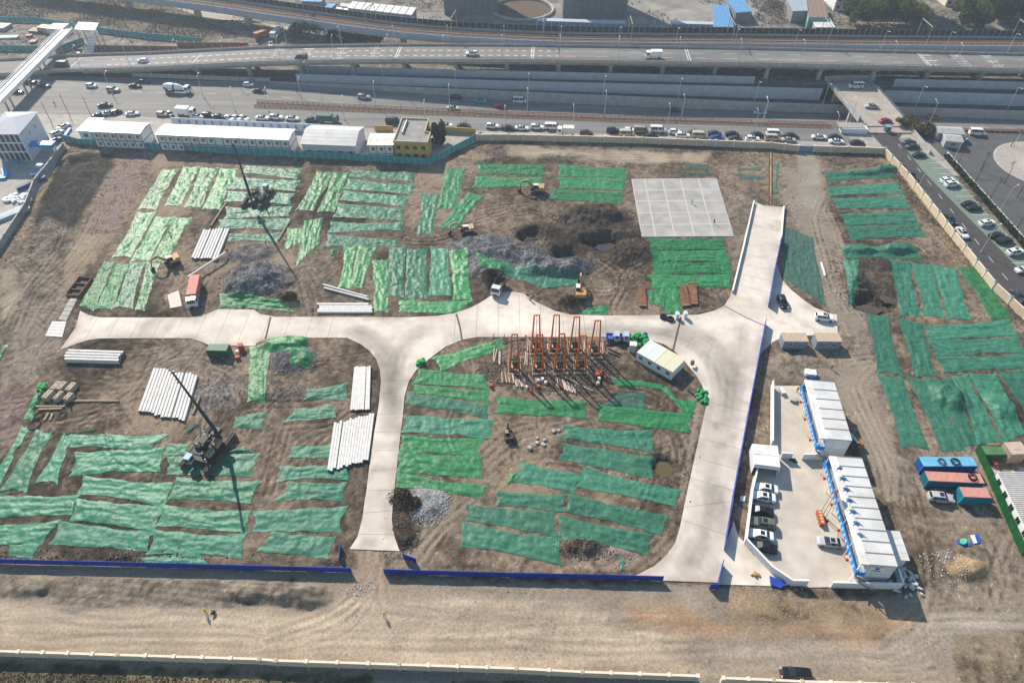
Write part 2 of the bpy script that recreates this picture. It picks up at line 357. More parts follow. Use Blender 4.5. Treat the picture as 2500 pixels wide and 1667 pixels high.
for spec in ['B1 150,1500 300,1150 560,900 750,640 820,480', 'B1 220,1544 420,1200 650,960 900,650', 'B1 60,1450 260,1080 520,760 600,560', 'B1 330,1544 520,1300 720,1040', 'B1 0,1300 200,1150 420,900',
 'B2 1290,640 1500,690 1720,660 1900,560 2150,470 2352,400', 'B2 1290,700 1520,720 1740,690 1950,600', 'B3 -300,520 0,470 250,440 500,520', 'B3 0,430 200,400 400,470 620,640', 'B3 -250,420 0,380 200,360', 'B3 820,880 940,960 980,1060 900,1140 700,1130', 'B3 850,860 1020,960 1060,1080 960,1250 960,1350', 'B3 900,1350 1010,1160 1060,980 1200,900',
 'B4 600,420 700,640 760,900 820,1200 960,1400', 'B4 560,300 480,500 560,800 640,1100 760,1330', 'B4 250,300 400,420 640,480 900,420', 'B4 680,690 950,690 1300,700 1500,820', 'C1 1500,300 1800,260 2000,330 2180,420', 'C1 900,430 1150,470 1350,360 1600,220', 'C1 800,760 1100,640 1250,500 1350,330 1400,200', 'C1 500,860 900,780 1200,760', 'C1 700,880 1000,700 1230,620',
 'C2 120,1500 200,1200 260,1000 330,800', 'C2 60,1500 160,1200 220,950', 'C2 300,1080 500,960 740,880 860,780', 'C2 250,900 450,880 650,860 850,740', 'C2 20,690 300,690 560,670 860,600', 'C2 560,330 640,300 610,260', 'C3 -200,1300 100,1050 300,960 460,900 760,840', 'C3 -220,1150 0,950 200,880 480,860', 'C3 -100,1500 60,1270 300,1200 600,1215 900,1330', 'C3 1000,560 1250,600 1400,700 1300,760', 'C3 1380,880 1500,980 1560,1200 1540,1400', 'C3 1700,720 1660,1000 1590,1300 1560,1544', 'C3 300,1000 360,1080 330,1200 200,1290',
 'C4 800,280 1000,260 1040,330 940,430 900,480', 'C4 780,330 980,300', 'C4 880,520 980,800 1100,1050 1200,1300 1200,1544', 'C4 760,640 900,850 1040,1150 1120,1500', 'C4 820,560 1000,950 1160,1280', 'C4 1600,850 1900,1250 2000,1544', 'D4 1200,0 1280,300 1350,600 1350,850 1250,1050 950,1250', 'D4 1250,0 1330,350 1380,700 1360,900 1280,1120', 'D4 1400,1020 1700,1000 2149,1020', 'D4 1300,1100 1700,1090 2149,1110', 'D4 2000,400 1900,700 1950,950', 'D4 1850,400 1950,700 1900,900',
 'D4 870,1400 1100,1430 1300,1350 1420,1180', 'D4 920,1450 1150,1480 1380,1400', 'D4 900,1500 1200,1520 1330,1490 1450,1490', 'D4 850,1380 1050,1390 1250,1310 1380,1200', 'D2 1000,500 960,700 800,900 500,1050 100,1180', 'D2 940,490 930,700 700,980 300,1130 0,1250', 'D2 1050,600 1050,800 1100,950 1500,1000', 'D2 980,760 900,960 700,1140 300,1240', 'D2 960,700 860,920 600,1080', 'D2 1300,560 1500,330 1800,60', 'D2 1370,600 1570,300', 'D2 1200,620 1400,420 1600,200', 'D3 420,440 560,560 700,630 800,640', 'D3 900,660 1100,560 1280,400 1360,250',
 'D1 400,1000 900,1080 1500,1040 2149,1100', 'D1 0,1100 700,1130 1500,1150 2149,1120', 'D1 300,1250 1200,1200 2149,1230', 'D2 0,1280 700,1240 1500,1260 2149,1240', 'D3 0,1150 700,1130 1400,1200', 'D3 0,1240 800,1290 1700,1260', 'D3 600,1100 1000,1100 1300,1020', 'C1 1900,400 2050,480 2150,700', 'B2 420,1050 480,1250 500,1370', 'B2 480,1000 560,1200 560,1370', 'B1 1480,1150 1520,1280 1540,1370', 'B1 1640,1150 1680,1280 1720,1370', 'B1 1700,900 1600,980 1560,1120', 'A3 800,1440 1100,1420 1400,1460 1800,1470', 'A3 900,1480 1200,1450 1500,1500', 'A3 700,1400 1100,1400 1500,1440']:
    track(smooth_pl(poly(spec)), 2, 1.7, .09, .32)
for i in range(330):                                 # many short faint tracks of turning machines
    t = random.choice(['B1','B2','B2','B3','B3','C1','C1','C2','C3','C3','B4','C4']); p = P(t, random.uniform(0, 2300), random.uniform(50, 1500))
    a = random.uniform(0, 6.28); k = random.uniform(-.12, .12); pl = [(p.x, p.y)]
    for s in range(random.randint(5, 12)): a += k + random.uniform(-.05, .05); pl.append((pl[-1][0] + 1.6 * math.cos(a), pl[-1][1] + 1.6 * math.sin(a)))
    track(pl, 2, random.choice((1.2, 1.8, 2.4)), random.uniform(.03, .09), random.uniform(.12, .3), random.uniform(.2, .34))
# raked ripples below the blue fence
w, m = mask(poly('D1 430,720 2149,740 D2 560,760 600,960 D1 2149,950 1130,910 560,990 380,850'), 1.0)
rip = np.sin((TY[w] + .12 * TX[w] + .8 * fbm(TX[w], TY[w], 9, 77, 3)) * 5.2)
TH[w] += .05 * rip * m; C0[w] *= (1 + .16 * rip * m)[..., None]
# soft streaks along the sandy haul road
w, m = mask(poly('D1 -60,900 2149,960 D2 2149,880 D3 2149,1000 D4 1300,1250 900,1560 D3 0,1460 D1 -60,1290'), 2)
st = fbm(TX[w] * .10 + .01 * TY[w], TY[w] * 1.4, 3, 63, 4)
C0[w] *= (1 + .42 * st * m)[..., None]
# fine clods and stones on bare soil
spk = RNG.random(TX.shape); bare = C0[..., 0] < .2
C0[(spk > .985) & bare] *= 1.7; C0[(spk < .03) & bare] *= .78
TH += np.where(bare, (RNG.random(TX.shape) - .5) * .05, (RNG.random(TX.shape) - .5) * .012)
# the concrete roads, yards and outer paving keep the ground flat below them
ROAD = ('B1 720,1320 800,1360 900,1380 1700,1380 1850,1350 1960,1305 2278,1312 B2 60,1350 200,1375 1400,1378 1650,1365 1800,1340 1950,1290 2050,1235 2120,1190 2190,1150 2278,1148 '
        'B3 60,1150 140,1165 250,1240 420,1320 560,1355 900,1362 1700,1357 1850,1320 1940,1275 1990,1195 2005,1150 2202,340 2290,375 2470,390 2440,720 2330,1290 2318,1420 C3 2300,0 2010,1544 D3 1855,50 1768,485 1745,600 1720,745 1270,728 1040,690 1200,610 1300,520 1370,420 1410,290 1470,0 '
        'C3 1690,1100 1780,700 1785,640 1740,510 1690,430 1600,320 1500,215 1400,150 1250,105 880,85 0,85 C2 2270,85 2000,85 1870,110 1720,170 1560,290 1450,390 1390,480 1350,620 1330,850 1310,1000 1250,1544 D2 1130,230 1150,360 1195,487 785,470 850,370 890,220 918,0 '
        'C2 1000,1544 1060,1050 1120,700 1140,480 1130,380 1100,290 1040,210 960,150 835,92 200,92 100,110 20,140 C1 2290,165 1880,160 1830,135 1720,100 1600,95 900,97 800,110 700,140 600,180 540,200 680,0')
WEDGE = 'B4 120,760 135,900 180,1040 260,1130 370,1220 470,1290 600,1340 675,1355 680,1520 C4 680,62 410,72 190,85 100,130 30,190 -60,290 -150,60 -140,-60 B4 -80,1290 40,760'
APRON = 'D3 1768,485 1745,600 1722,742 1720,760 2149,772 D4 150,785 215,760 0,560 D3 1935,410 1890,370 1850,240'
YARD = 'C4 82,522 338,522 540,1140 D4 560,0 800,690 820,740 1110,770 560,790 545,782 370,785 235,755 0,548 D3 1937,415 1985,0 C3 2215,1260 2262,1060 C4 82,1060'
road_p, wedge_p, apron_p, yard_p = poly(ROAD), poly(WEDGE), poly(APRON), poly(YARD)
SLAB = poly('B3 1108,140 1870,133 2027,652 1200,658')
WALL_L = poly('A1 590,1295 B1 490,40 250,400 0,770 -160,1010')
outer = [
 poly('A1 590,1290 B1 490,40 250,400 0,770 -200,1060 -900,600 A1 -400,900 250,1005 640,1080'),           # yard left of the wall
 poly('A1 575,1265 720,1290 A2 0,1380 1580,1465 2050,1210 A3 0,1240 1200,1275 2350,1318 A4 320,1345 1080,1360 1085,1385 B4 2352,1430 2352,700 A4 2352,700 A1 0,800 0,1000 340,1000'),
]
for pts in [road_p, wedge_p, apron_p, yard_p, SLAB] + outer:
    w, m = mask(pts, .5); d = np.clip(m * 3, 0, 1)
    TH[w] = TH[w] * (1 - d) - .10 * d
def gz(x, y):
    fx = min(max((x - GX0) / DX, 0), NX - 1.001); fy = min(max((y - GY0) / DX, 0), NY - 1.001); i, j = int(fx), int(fy); a, b = fx - i, fy - j
    return float((TH[i, j] * (1 - a) + TH[i + 1, j] * a) * (1 - b) + (TH[i, j + 1] * (1 - a) + TH[i + 1, j + 1] * a) * b)
def G(t, x, y, dz=0.0):                     # point standing on the ground
    p = P(t, x, y); return Vector((p.x, p.y, gz(p.x, p.y) + dz))
def grid_mesh(name, X, Y, Z, col, m):
    nx, ny = X.shape; me = bpy.data.meshes.new(name)
    co = np.stack([X, Y, Z], -1).reshape(-1, 3).astype(np.float32)
    idx = np.arange(nx * ny).reshape(nx, ny)
    q = np.stack([idx[:-1, :-1], idx[1:, :-1], idx[1:, 1:], idx[:-1, 1:]], -1).reshape(-1, 4)
    me.vertices.add(len(co)); me.vertices.foreach_set('co', co.ravel())
    me.loops.add(q.size); me.loops.foreach_set('vertex_index', q.ravel().astype(np.int32))
    me.polygons.add(len(q)); me.polygons.foreach_set('loop_start', np.arange(0, q.size, 4, dtype=np.int32))
    me.polygons.foreach_set('loop_total', np.full(len(q), 4, dtype=np.int32))
    me.polygons.foreach_set('use_smooth', np.ones(len(q), bool))
    me.update(calc_edges=True)
    if col is not None:
        at = me.color_attributes.new('soil', 'FLOAT_COLOR', 'POINT')
        at.data.foreach_set('color', np.concatenate([np.clip(col, .008, 1), np.clip(1.35 - 5.2 * col[..., :1], .10, 1)], -1).reshape(-1, 4).astype(np.float32).ravel())
    me.materials.append(m); return me
C0[bare] *= np.clip(1 + .8 * fbm(TX, TY, .9, 83, 2)[bare] + .35 * fbm(TX, TY, 2.4, 87, 2)[bare], .45, 1.8)[..., None]; TH += np.where(bare, .10 * np.abs(fbm(TX, TY, .8, 89, 2)), 0)
M_SOIL = mat('site_soil', (.1, .08, .06), .9, .22, 1.9, .26, 3.0, attr='soil', spec=.04)
tag(ob('site_ground', grid_mesh('site_ground', TX, TY, TH, C0, M_SOIL)), kind='structure')
# ------------------------------------------------------------------ outer ground, roads, viaducts
M_FIELD = mat('dry_weed_field', (.105, .088, .062), .95, .4, .5, .35, .8, col2=(.15, .125, .085), spec=.15)
M_PAVE = mat('pale_paving', (.34, .31, .28), .8, .15, .4, .006, 12, col2=(.28, .26, .235))
M_BACK = mat('dusty_back_ground', (.18, .162, .138), .9, .5, .35, .3, 1.2, col2=(.105, .095, .08))
M_YARD = mat('yard_concrete', (.50, .45, .385), .8, .12, .35, .006, 10, col2=(.43, .385, .33))
M_ROADC = mat('road_concrete', (.58, .525, .455), .75, .07, .5, .006, 8, attr='soil')
def lin(pts):
    def f(x):
        if x <= pts[0][0]: a, b = pts[0], pts[1]
        elif x >= pts[-1][0]: a, b = pts[-2], pts[-1]
        else:
            for a, b in zip(pts, pts[1:]):
                if a[0] <= x <= b[0]: break
        return a[1] + (b[1] - a[1]) * (x - a[0]) / (b[0] - a[0])
    return f
M1 = lin([(-300, 258), (-160, 252.5), (-98, 249.0), (1.4, 240.4), (94, 234.2), (116, 232.7), (300, 222)])
M2 = lin([(-300, 262), (-160, 257), (-98, 253.6), (0, 243.6), (95, 236.9), (300, 224.5)])
WA = lin([(-300, 281), (-160, 276), (-104, 271.4), (0, 267.6), (98, 261.2), (122, 259.4), (300, 246)])
WB = lin([(-300, 284), (-90, 272.4), (-1.6, 270.6), (100, 265.7), (300, 252)])
TA = lin([(-300, .5), (-104, .5), (0, -2.2), (100, -3.7), (300, -3.7)]); TB = lin([(-300, 3), (-90, 3.0), (0, .8), (100, .5), (300, .5)]); S1 = lambda x: TA(x) - .5
WC = lin([(-300, 290), (-90, 280), (-1.7, 275), (97, 269.5), (300, 258)])
TZ = lin([(-300, 0), (-104, 0), (-98, -.1), (0, -6.0), (60, -7.2), (300, -7.2)])
XS = [-300, -250, -200, -160, -130, -104, -98] + list(range(-90, 130, 10)) + [135, 150, 180, 220, 260, 300]
def strip(name, fa, fb, za, zb, m, xs=XS, kind='structure'):
    b = MB(); vs = []; n = len(xs)
    for x in xs: vs += [(x, fa(x), za(x)), (x, fb(x), zb(x))]
    b.add(vs, [(2 * i, 2 * i + 2, 2 * i + 3, 2 * i + 1) for i in range(n - 1)])
    o = b.build(name, m); return tag(o, kind=kind)
zc = lambda v: (lambda x: v)
b = MB()                                                     # land outside the site, reaching the horizon
for x0, x1, y0, y1 in [(-4000, 4000, -3000, GY0 + .2), (-4000, GX0 + .2, GY0 + .2, 215), (GX1 - .2, 4000, GY0 + .2, 215)]:
    b.quad((x0, y0, -.22), (x1, y0, -.22), (x1, y1, -.22), (x0, y1, -.22))
tag(b.build('ground', M_FIELD), kind='structure')
b = MB(); xs2 = [-4000] + XS + [4000]
for x0, x1 in zip(xs2, xs2[1:]):
    f = lambda x: WC(max(-300, min(300, x)))
    b.quad((x0, f(x0), -.02), (x1, f(x1), -.02), (x1, 5000, -.02), (x0, 5000, -.02))
for x0, x1 in ((-4000, -300), (300, 4000)):
    s = -300 if x0 < 0 else 300
    b.quad((x0, 214.5, -.03), (x1, 214.5, -.03), (x1, WC(s), -.03), (x0, WC(s), -.03))
tag(b.build('back_ground', M_BACK), kind='structure')
b = MB()                                                     # frontage land between the site and the trunk road
FL = lin([(-300, 204), (-165, 206), (-152, 220.4), (-28.3, 206.8), (-10.9, 225.2), (-1.5, 223.6), (45.6, 221.2), (127.6, 214.6), (128, 200), (300, 200)])
xf = sorted(set(XS + [-152, -165, -28.3, -10.9, -1.5, 45.6, 127.6, 128]))
for x0, x1 in zip(xf, xf[1:]): b.quad((x0, FL(x0), -.05), (x1, FL(x1), -.05), (x1, M1(x1), -.05), (x0, M1(x0), -.05))
tag(b.build('frontage_pavement', M_PAVE), kind='structure')
FR0 = lin([(-300, 246), (-190, 244.5), (-150, 243), (-98, 236), (-40, 231.5), (-1.5, 230), (50, 227.5), (122, 221.5), (300, 215)])
strip('frontage_road', FR0, lambda x: M1(x) - .3, zc(.0), zc(.0), M_ASPHL, [x for x in XS if x <= 120])
strip('trunk_road', M2, lambda x: WA(x) - .2, TZ, TZ, M_ASPHL)
strip('cutting_side', lambda x: M2(x) + .02, lambda x: M2(x) + .25, lambda x: .0, TZ, M_CONCD, [x for x in XS if x >= -104])
strip('median', M1, M2, zc(.02), lambda x: .02, mat('median_soil', (.13, .10, .075), .95, .3, .8, .15, 2), [x for x in XS if x >= -98])
strip('trunk_road_join', M1, M2, zc(-.004), lambda x: TZ(x) * 0 - .004, M_ASPHL, [x for x in XS if x <= -98])
strip('verge', lambda x: WA(x) + .3, WB, S1, S1, mat('trackside_soil', (.075, .065, .055), .95, .3, .6, .15, 2))
strip('upper_verge', lambda x: WB(x) + .3, WC, zc(0), zc(0), MATS['trackside_soil'])
# retaining and screen walls
def wall_run(name, pts, h, th, m, label, cat, z0=None, cap=None, capm=None, posts=None):
    root = empty(name, pts[0]); b = MB(); base = Vector(pts[0])
    for p, q in zip(pts, pts[1:]):
        d = Vector((q[0] - p[0], q[1] - p[1], 0)).normalized(); n = Vector((-d.y, d.x, 0)) * th / 2
        za, zb = (z0(p[0]), z0(q[0])) if z0 else (p[2], q[2]); ha, hb = (p[2] + h, q[2] + h)
        v = [Vector((p[0], p[1], za)) - n, Vector((q[0], q[1], zb)) - n, Vector((q[0], q[1], zb)) + n, Vector((p[0], p[1], za)) + n]
        t = [Vector((p[0], p[1], ha)) - n, Vector((q[0], q[1], hb)) - n, Vector((q[0], q[1], hb)) + n, Vector((p[0], p[1], ha)) + n]
        b.add([u - base for u in v + t], [(3, 2, 1, 0), (4, 5, 6, 7), (0, 1, 5, 4), (1, 2, 6, 5), (2, 3, 7, 6), (3, 0, 4, 7)])
    b.build('wall_body', m, root)
    if cap:
        b = MB()
        for p, q in zip(pts, pts[1:]): b.beam(Vector((p[0], p[1], p[2] + h + cap / 2)) - base, Vector((q[0], q[1], q[2] + h + cap / 2)) - base, th + .12, cap)
        b.build('coping', capm or m, root)
    if posts:
        sp, w, hh, pm, cm = posts; me = None
        for p, q in zip(pts, pts[1:]):
            d = Vector(q) - Vector(p); L = d.length; n = max(1, round(L / sp)); rz = math.atan2(d.y, d.x)
            for i in range(n + 1):
                if me is None: me = MB().box((0, 0, 0), (w, th + .22, hh)).mesh('pilaster', pm); ce = MB().box((0, 0, hh), (w + .16, th + .40, .14)).mesh('pilaster_cap', cm)
                pp = Vector(p) + d * (i / n) - base
                o = ob('pilaster', me, root, pp, rz); ob('pilaster_cap', ce, o)
    return tag(root, label, cat)
XW = [x for x in XS if x >= -98]
wall_run('retaining_wall', [(x, WA(x), TA(x)) for x in XW], 0, .5, M_CONC, 'grey concrete retaining wall along the far side of the sunken trunk road', 'wall', z0=lambda x: TZ(x) - .3)
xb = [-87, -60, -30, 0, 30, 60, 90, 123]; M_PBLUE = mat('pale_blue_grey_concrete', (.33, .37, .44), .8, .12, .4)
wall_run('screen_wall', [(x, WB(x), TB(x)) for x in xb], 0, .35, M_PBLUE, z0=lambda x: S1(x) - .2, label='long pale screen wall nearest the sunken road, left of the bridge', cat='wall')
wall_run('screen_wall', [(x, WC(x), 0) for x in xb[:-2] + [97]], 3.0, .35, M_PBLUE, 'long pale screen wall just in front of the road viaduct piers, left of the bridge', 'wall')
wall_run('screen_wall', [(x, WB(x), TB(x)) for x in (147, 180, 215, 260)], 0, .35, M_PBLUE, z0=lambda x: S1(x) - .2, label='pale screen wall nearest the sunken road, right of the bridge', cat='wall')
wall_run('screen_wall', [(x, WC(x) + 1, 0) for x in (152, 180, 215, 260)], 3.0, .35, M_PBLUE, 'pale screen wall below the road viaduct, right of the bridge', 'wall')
# median guard fences: red-brown rails with posts
def guard_fence(fn, x0, x1, h, label, m, sp=2.0):
    root = empty('guard_fence', (x0, fn(x0), 0)); b = MB(); base = root.location.copy(); posts = MB(); x = x0
    while x < x1:
        xn = min(x1, x + 10); p, q = Vector((x, fn(x), 0)), Vector((xn, fn(xn), 0))
        for zz in (h * .45, h * .95): b.beam(p + Vector((0, 0, zz)) - base, q + Vector((0, 0, zz)) - base, .10, .16)
        x = xn
    x = x0
    while x < x1: posts.box(Vector((x, fn(x), 0)) - base, (.16, .16, h)); x += sp
    b.build('rails', m, root); o = posts.build('posts', MATS['median_post'], root); o['kind'] = 'stuff'
    return tag(root, label, 'fence')
mat('median_post', (.36, .25, .17), .8, .2, 1); M_RAILB = mat('red_brown_rail', (.22, .07, .04), .7, .25, 1)
guard_fence(lambda x: M1(x) + .3, -98, 116, 1.0, 'red-brown guard fence on the near side of the road median', M_RAILB)
guard_fence(lambda x: M2(x) - .3, -98, 116, 1.0, 'red-brown guard fence on the far side of the road median', M_RAILB)
guard_fence(lambda x: FR0(x) + 22 if x > 200 else M1(x) + .3, 150, 190, .9, 'red-brown guard fence beside the sunken road right of the bridge', M_RAILB)
# lane markings
def marks(name, pieces, parent=None):
    b = MB()
    for (x0, y0, z0, x1, y1, z1, w) in pieces:
        d = Vector((x1 - x0, y1 - y0, 0)).normalized(); n = Vector((-d.y, d.x, 0)) * w / 2
        b.quad(Vector((x0, y0, z0)) - n, Vector((x1, y1, z1)) - n, Vector((x1, y1, z1)) + n, Vector((x0, y0, z0)) + n)
    o = b.build(name, M_MARK, parent); tag(o, kind='structure' if parent is None else 'stuff'); return o
pc = []
for k in range(1, 3):
    x = -300
    while x < 290:
        f = lambda x: M2(x) + (WA(x) - M2(x)) * k / 3
        pc.append((x, f(x), TZ(x) + .012, x + 4, f(x + 4), TZ(x + 4) + .012, .16)); x += 10
marks('trunk_road_markings', pc)

# the road viaduct: rises from grade at the left
DZ = lin([(-300, .3), (-205, 1.0), (-150, 4.0), (-100, 6.6), (-60, 7.0), (300, 7.0)])
DNe = lin([(-300, 267), (-205, 276), (-186, 277), (-150, 274.5), (-103, 274.2), (-50, 275.4), (-1.6, 275.4), (102, 271.6), (200, 266.1), (300, 260)])
DWID = 15.0
dxs = [-300, -250, -205, -190, -175, -160, -150, -135, -120, -103, -80, -50, -20, 10, 40, 70, 102, 130, 160, 200, 250, 300]
DFa = lambda x: DNe(x) + DWID
root = empty('road_viaduct', (0, DNe(0), 0)); base = root.location.copy()
def vloft(xs, sec, m, name, parent, smooth=False):
    b = MB(); n = len(sec(xs[0])); vs = []
    for x in xs: vs += [Vector(p) - base for p in sec(x)]
    fs = [(i * n + j, (i + 1) * n + j, (i + 1) * n + (j + 1) % n, i * n + (j + 1) % n) for i in range(len(xs) - 1) for j in range(n)]
    fs += [tuple(range(n)), tuple(range((len(xs) - 1) * n, len(xs) * n))[::-1]]
    b.add(vs, fs); return b.build(name, m, parent)
vloft(dxs, lambda x: [(x, DNe(x), DZ(x) - .35), (x, DFa(x), DZ(x) - .35), (x, DFa(x), DZ(x)), (x, DNe(x), DZ(x))], M_ASPHL, 'deck', root)
gx_ = [x for x in dxs if DZ(x) > 2.2]
vloft(gx_, lambda x: [(x, DNe(x) + .6, DZ(x) - 1.7), (x, DFa(x) - .6, DZ(x) - 1.7), (x, DFa(x) - .2, DZ(x) - .36), (x, DNe(x) + .2, DZ(x) - .36)], M_CONCD, 'girder', root)
lx = [x for x in dxs if DZ(x) <= 2.6]
vloft(lx, lambda x: [(x, DNe(x) + .1, -.3), (x, DFa(x) - .1, -.3), (x, DFa(x) - .1, DZ(x) - .36), (x, DNe(x) + .1, DZ(x) - .36)], M_CONCD, 'abutment', root)
for nm, f in (('parapet', lambda x: DNe(x) - .12), ('parapet', lambda x: DFa(x) + .12)):
    pr_ = vloft(dxs, lambda x: [(x, f(x) - .12, DZ(x) - .5), (x, f(x) + .12, DZ(x) - .5), (x, f(x) + .12, DZ(x) + .85), (x, f(x) - .12, DZ(x) + .85)], M_CONC, nm, root)
    b = MB()
    for a, c in zip(dxs, dxs[1:]): b.beam(Vector((a, f(a), DZ(a) + 1.12)) - base, Vector((c, f(c), DZ(c) + 1.12)) - base, .12, .12)
    x = -205
    while x < 300: b.box(Vector((x, f(x), DZ(x) + .85)) - base, (.14, .14, .3)); x += 2.5
    b.build('handrail', M_RAILB, pr_)
capm = None
for k, x in enumerate(range(-128, 300, 21)):
    h = DZ(x) - 1.7; y = DNe(x) + DWID / 2
    b = MB()
    for dy in (-4.2, 4.2): b.box((0, dy, 0), (1.5, 1.5, h - 1.1))
    b.add([(-.8, -6.6, h - .5), (.8, -6.6, h - .5), (.8, 6.6, h - .5), (-.8, 6.6, h - .5), (-.8, -7, h), (.8, -7, h), (.8, 7, h), (-.8, 7, h), (-.8, -3.4, h - 1.2), (.8, -3.4, h - 1.2), (.8, 3.4, h - 1.2), (-.8, 3.4, h - 1.2)],
          [(4, 5, 6, 7), (0, 1, 5, 4), (2, 3, 7, 6), (8, 9, 1, 0), (3, 2, 10, 11), (11, 10, 9, 8), (0, 4, 7, 3, 11, 8), (1, 9, 10, 2, 6, 5)])
    b.build('pier', M_CONC, root, Vector((x, y, 0)) - base)
pc = []
for k in (1, 2):
    x = -205
    while x < 300:
        dense = -175 < x < 20; ln, sp = (1.7, 3.4) if dense else (5, 13)
        y = lambda x: DNe(x) + DWID * k / 3 - base.y
        pc.append((x, y(x), DZ(x) + .012, x + ln, y(x + ln), DZ(x + ln) + .012, .45 if dense else .18)); x += sp
for x in (-181, -129, -47, 8, 71, 165):                    # expansion joints
    for q in (-.45, .45): pc.append((x + q, .4 - base.y + DNe(x), DZ(x) + .011, x + q + .8, DWID - .4 - base.y + DNe(x), DZ(x) + .011, .30))
for x0 in (-96, -84, -70, -56, 168, 180, 192):             # lane lettering blocks: painted strokes
    for k in range(3):
        cy = DNe(x0) + DWID * (k + .5) / 3 - base.y
        for s in range(5):
            a = random.uniform(-1.3, 1.3); bb = random.uniform(-1.2, 1.2)
            if s % 2: pc.append((x0 + a, cy - 1.3, DZ(x0) + .012, x0 + a + .01, cy + 1.3, DZ(x0) + .012, .22))
            else: pc.append((x0 - 2.2, cy + bb, DZ(x0) + .012, x0 + 2.2, cy + bb, DZ(x0) + .012, .22))
marks('lane_markings', pc, root)
tag(root, 'long grey road viaduct with three lanes rising from the left', 'viaduct')

# the rail viaduct behind it, curving away at the upper left
RNe = [tuple(P('A1', 1330, -20, 8.6)), tuple(P('A1', 1900, 52, 8.6)), tuple(P('A1', 2340, 118, 8.6)), tuple(P('A2', 500, 180, 8.6)), tuple(P('A2', 1000, 250, 8.6)), tuple(P('A2', 1600, 312, 8.6)), tuple(P('A2', 2300, 352, 8.6)),
       tuple(P('A3', 600, 372, 8.6)), tuple(P('A3', 1300, 380, 8.6)), tuple(P('A4', 0, 388, 8.6)), tuple(P('A4', 1200, 402, 8.6)), tuple(P('A4', 2350, 412, 8.6)), (290, 283, 8.6)]
d0 = Vector(RNe[0]) - Vector(RNe[1]); RNe = [tuple(Vector(RNe[0]) + d0.normalized() * 80)] + RNe
rp = [Vector((a, b, 0)) for a, b in smooth_pl([(p[0], p[1]) for p in RNe], 4)]
root = empty('rail_viaduct', (rp[0].x, rp[0].y, 0)); base = root.location.copy()
def offs(pl, d):
    out = []
    for i, p in enumerate(pl):
        t = (pl[min(i + 1, len(pl) - 1)] - pl[max(i - 1, 0)]).normalized(); out.append(p + Vector((-t.y, t.x, 0)) * d)
    return out
def sweep(pl, sec, m, name, parent):
    b = MB(); n = len(sec); cols = [offs(pl, s[0]) for s in sec]; vs = []
    for i in range(len(pl)): vs += [cols[j][i] + Vector((0, 0, sec[j][1])) - base for j in range(n)]
    b.add(vs, [(i * n + j, (i + 1) * n + j, (i + 1) * n + (j + 1) % n, i * n + (j + 1) % n) for i in range(len(pl) - 1) for j in range(n)])
    return b.build(name, m, parent)
RW = 11.0; RZ = 7.4
M_BALL = mat('brown_ballast', (.105, .075, .055), .95, .3, 2, .1, 4); M_BARR = mat('dark_noise_barrier', (.028, .03, .034), .6, .25, .8)
sweep(rp, [(0, RZ - 1.9), (RW, RZ - 1.9), (RW, RZ), (0, RZ)], M_CONC, 'deck', root)
sweep(rp, [(1.2, RZ + .02), (RW - 1.2, RZ + .02), (RW - 1.6, RZ + .35), (1.6, RZ + .35)], M_BALL, 'ballast', root)
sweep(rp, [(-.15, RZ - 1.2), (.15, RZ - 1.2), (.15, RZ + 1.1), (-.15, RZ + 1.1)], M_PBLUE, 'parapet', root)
sweep(rp, [(RW - .15, RZ - .8), (RW + .15, RZ - .8), (RW + .15, RZ + .9), (RW - .15, RZ + .9)], M_CONC, 'parapet', root)
sweep(rp, [(RW - .1, RZ + .9), (RW + .06, RZ + .9), (RW + .06, RZ + 3.2), (RW - .1, RZ + 3.2)], M_BARR, 'noise_barrier', root)
for o_ in (2.6, 4.05, 6.6, 8.05): sweep(rp, [(o_ - .05, RZ + .35), (o_ + .05, RZ + .35), (o_ + .05, RZ + .55), (o_ - .05, RZ + .55)], M_RUST, 'rail', root)
fine = [];
for a, c in zip(rp, rp[1:]):
    n = max(1, int((c - a).length / 2.2)); fine += [a + (c - a) * i / n for i in range(n)]
b = MB(); b2 = MB()
f0 = offs(fine, -.05); f1 = offs(fine, RW - .25)
for p in f0: b.box(p + Vector((0, 0, RZ + 1.1)) - base, (.13, .13, 1.2))
for p, q in zip(f0, f0[1:]):
    for zz in (1.5, 2.25): b.beam(p + Vector((0, 0, RZ + zz)) - base, q + Vector((0, 0, RZ + zz)) - base, .09, .09)
for p in f1: b2.box(p + Vector((0, 0, RZ + .9)) - base, (.18, .18, 2.4))
b.build('railing', mat('pale_railing', (.42, .38, .34), .6, .1, 1), root)['kind'] = 'stuff'
b2.build('barrier_posts', M_STEEL, root)['kind'] = 'stuff'
acc = 0; last = rp[0]
pm = MB().box((0, 0, 0), (2.0, 2.6, RZ - 1.9)).box((0, 0, RZ - 3.0), (2.2, 6.5, 1.1)).mesh('pier', M_CONC)
for i, (a, c) in enumerate(zip(rp, rp[1:])):
    acc += (c - a).length
    if acc > 24:
        acc = 0; t = (c - a).normalized(); ob('pier', pm, root, a + Vector((-t.y, t.x, 0)) * RW / 2 - base, math.atan2(t.y, t.x))
tag(root, 'curved rail viaduct with brown track bed and dark noise barrier', 'viaduct')
RAILP = rp

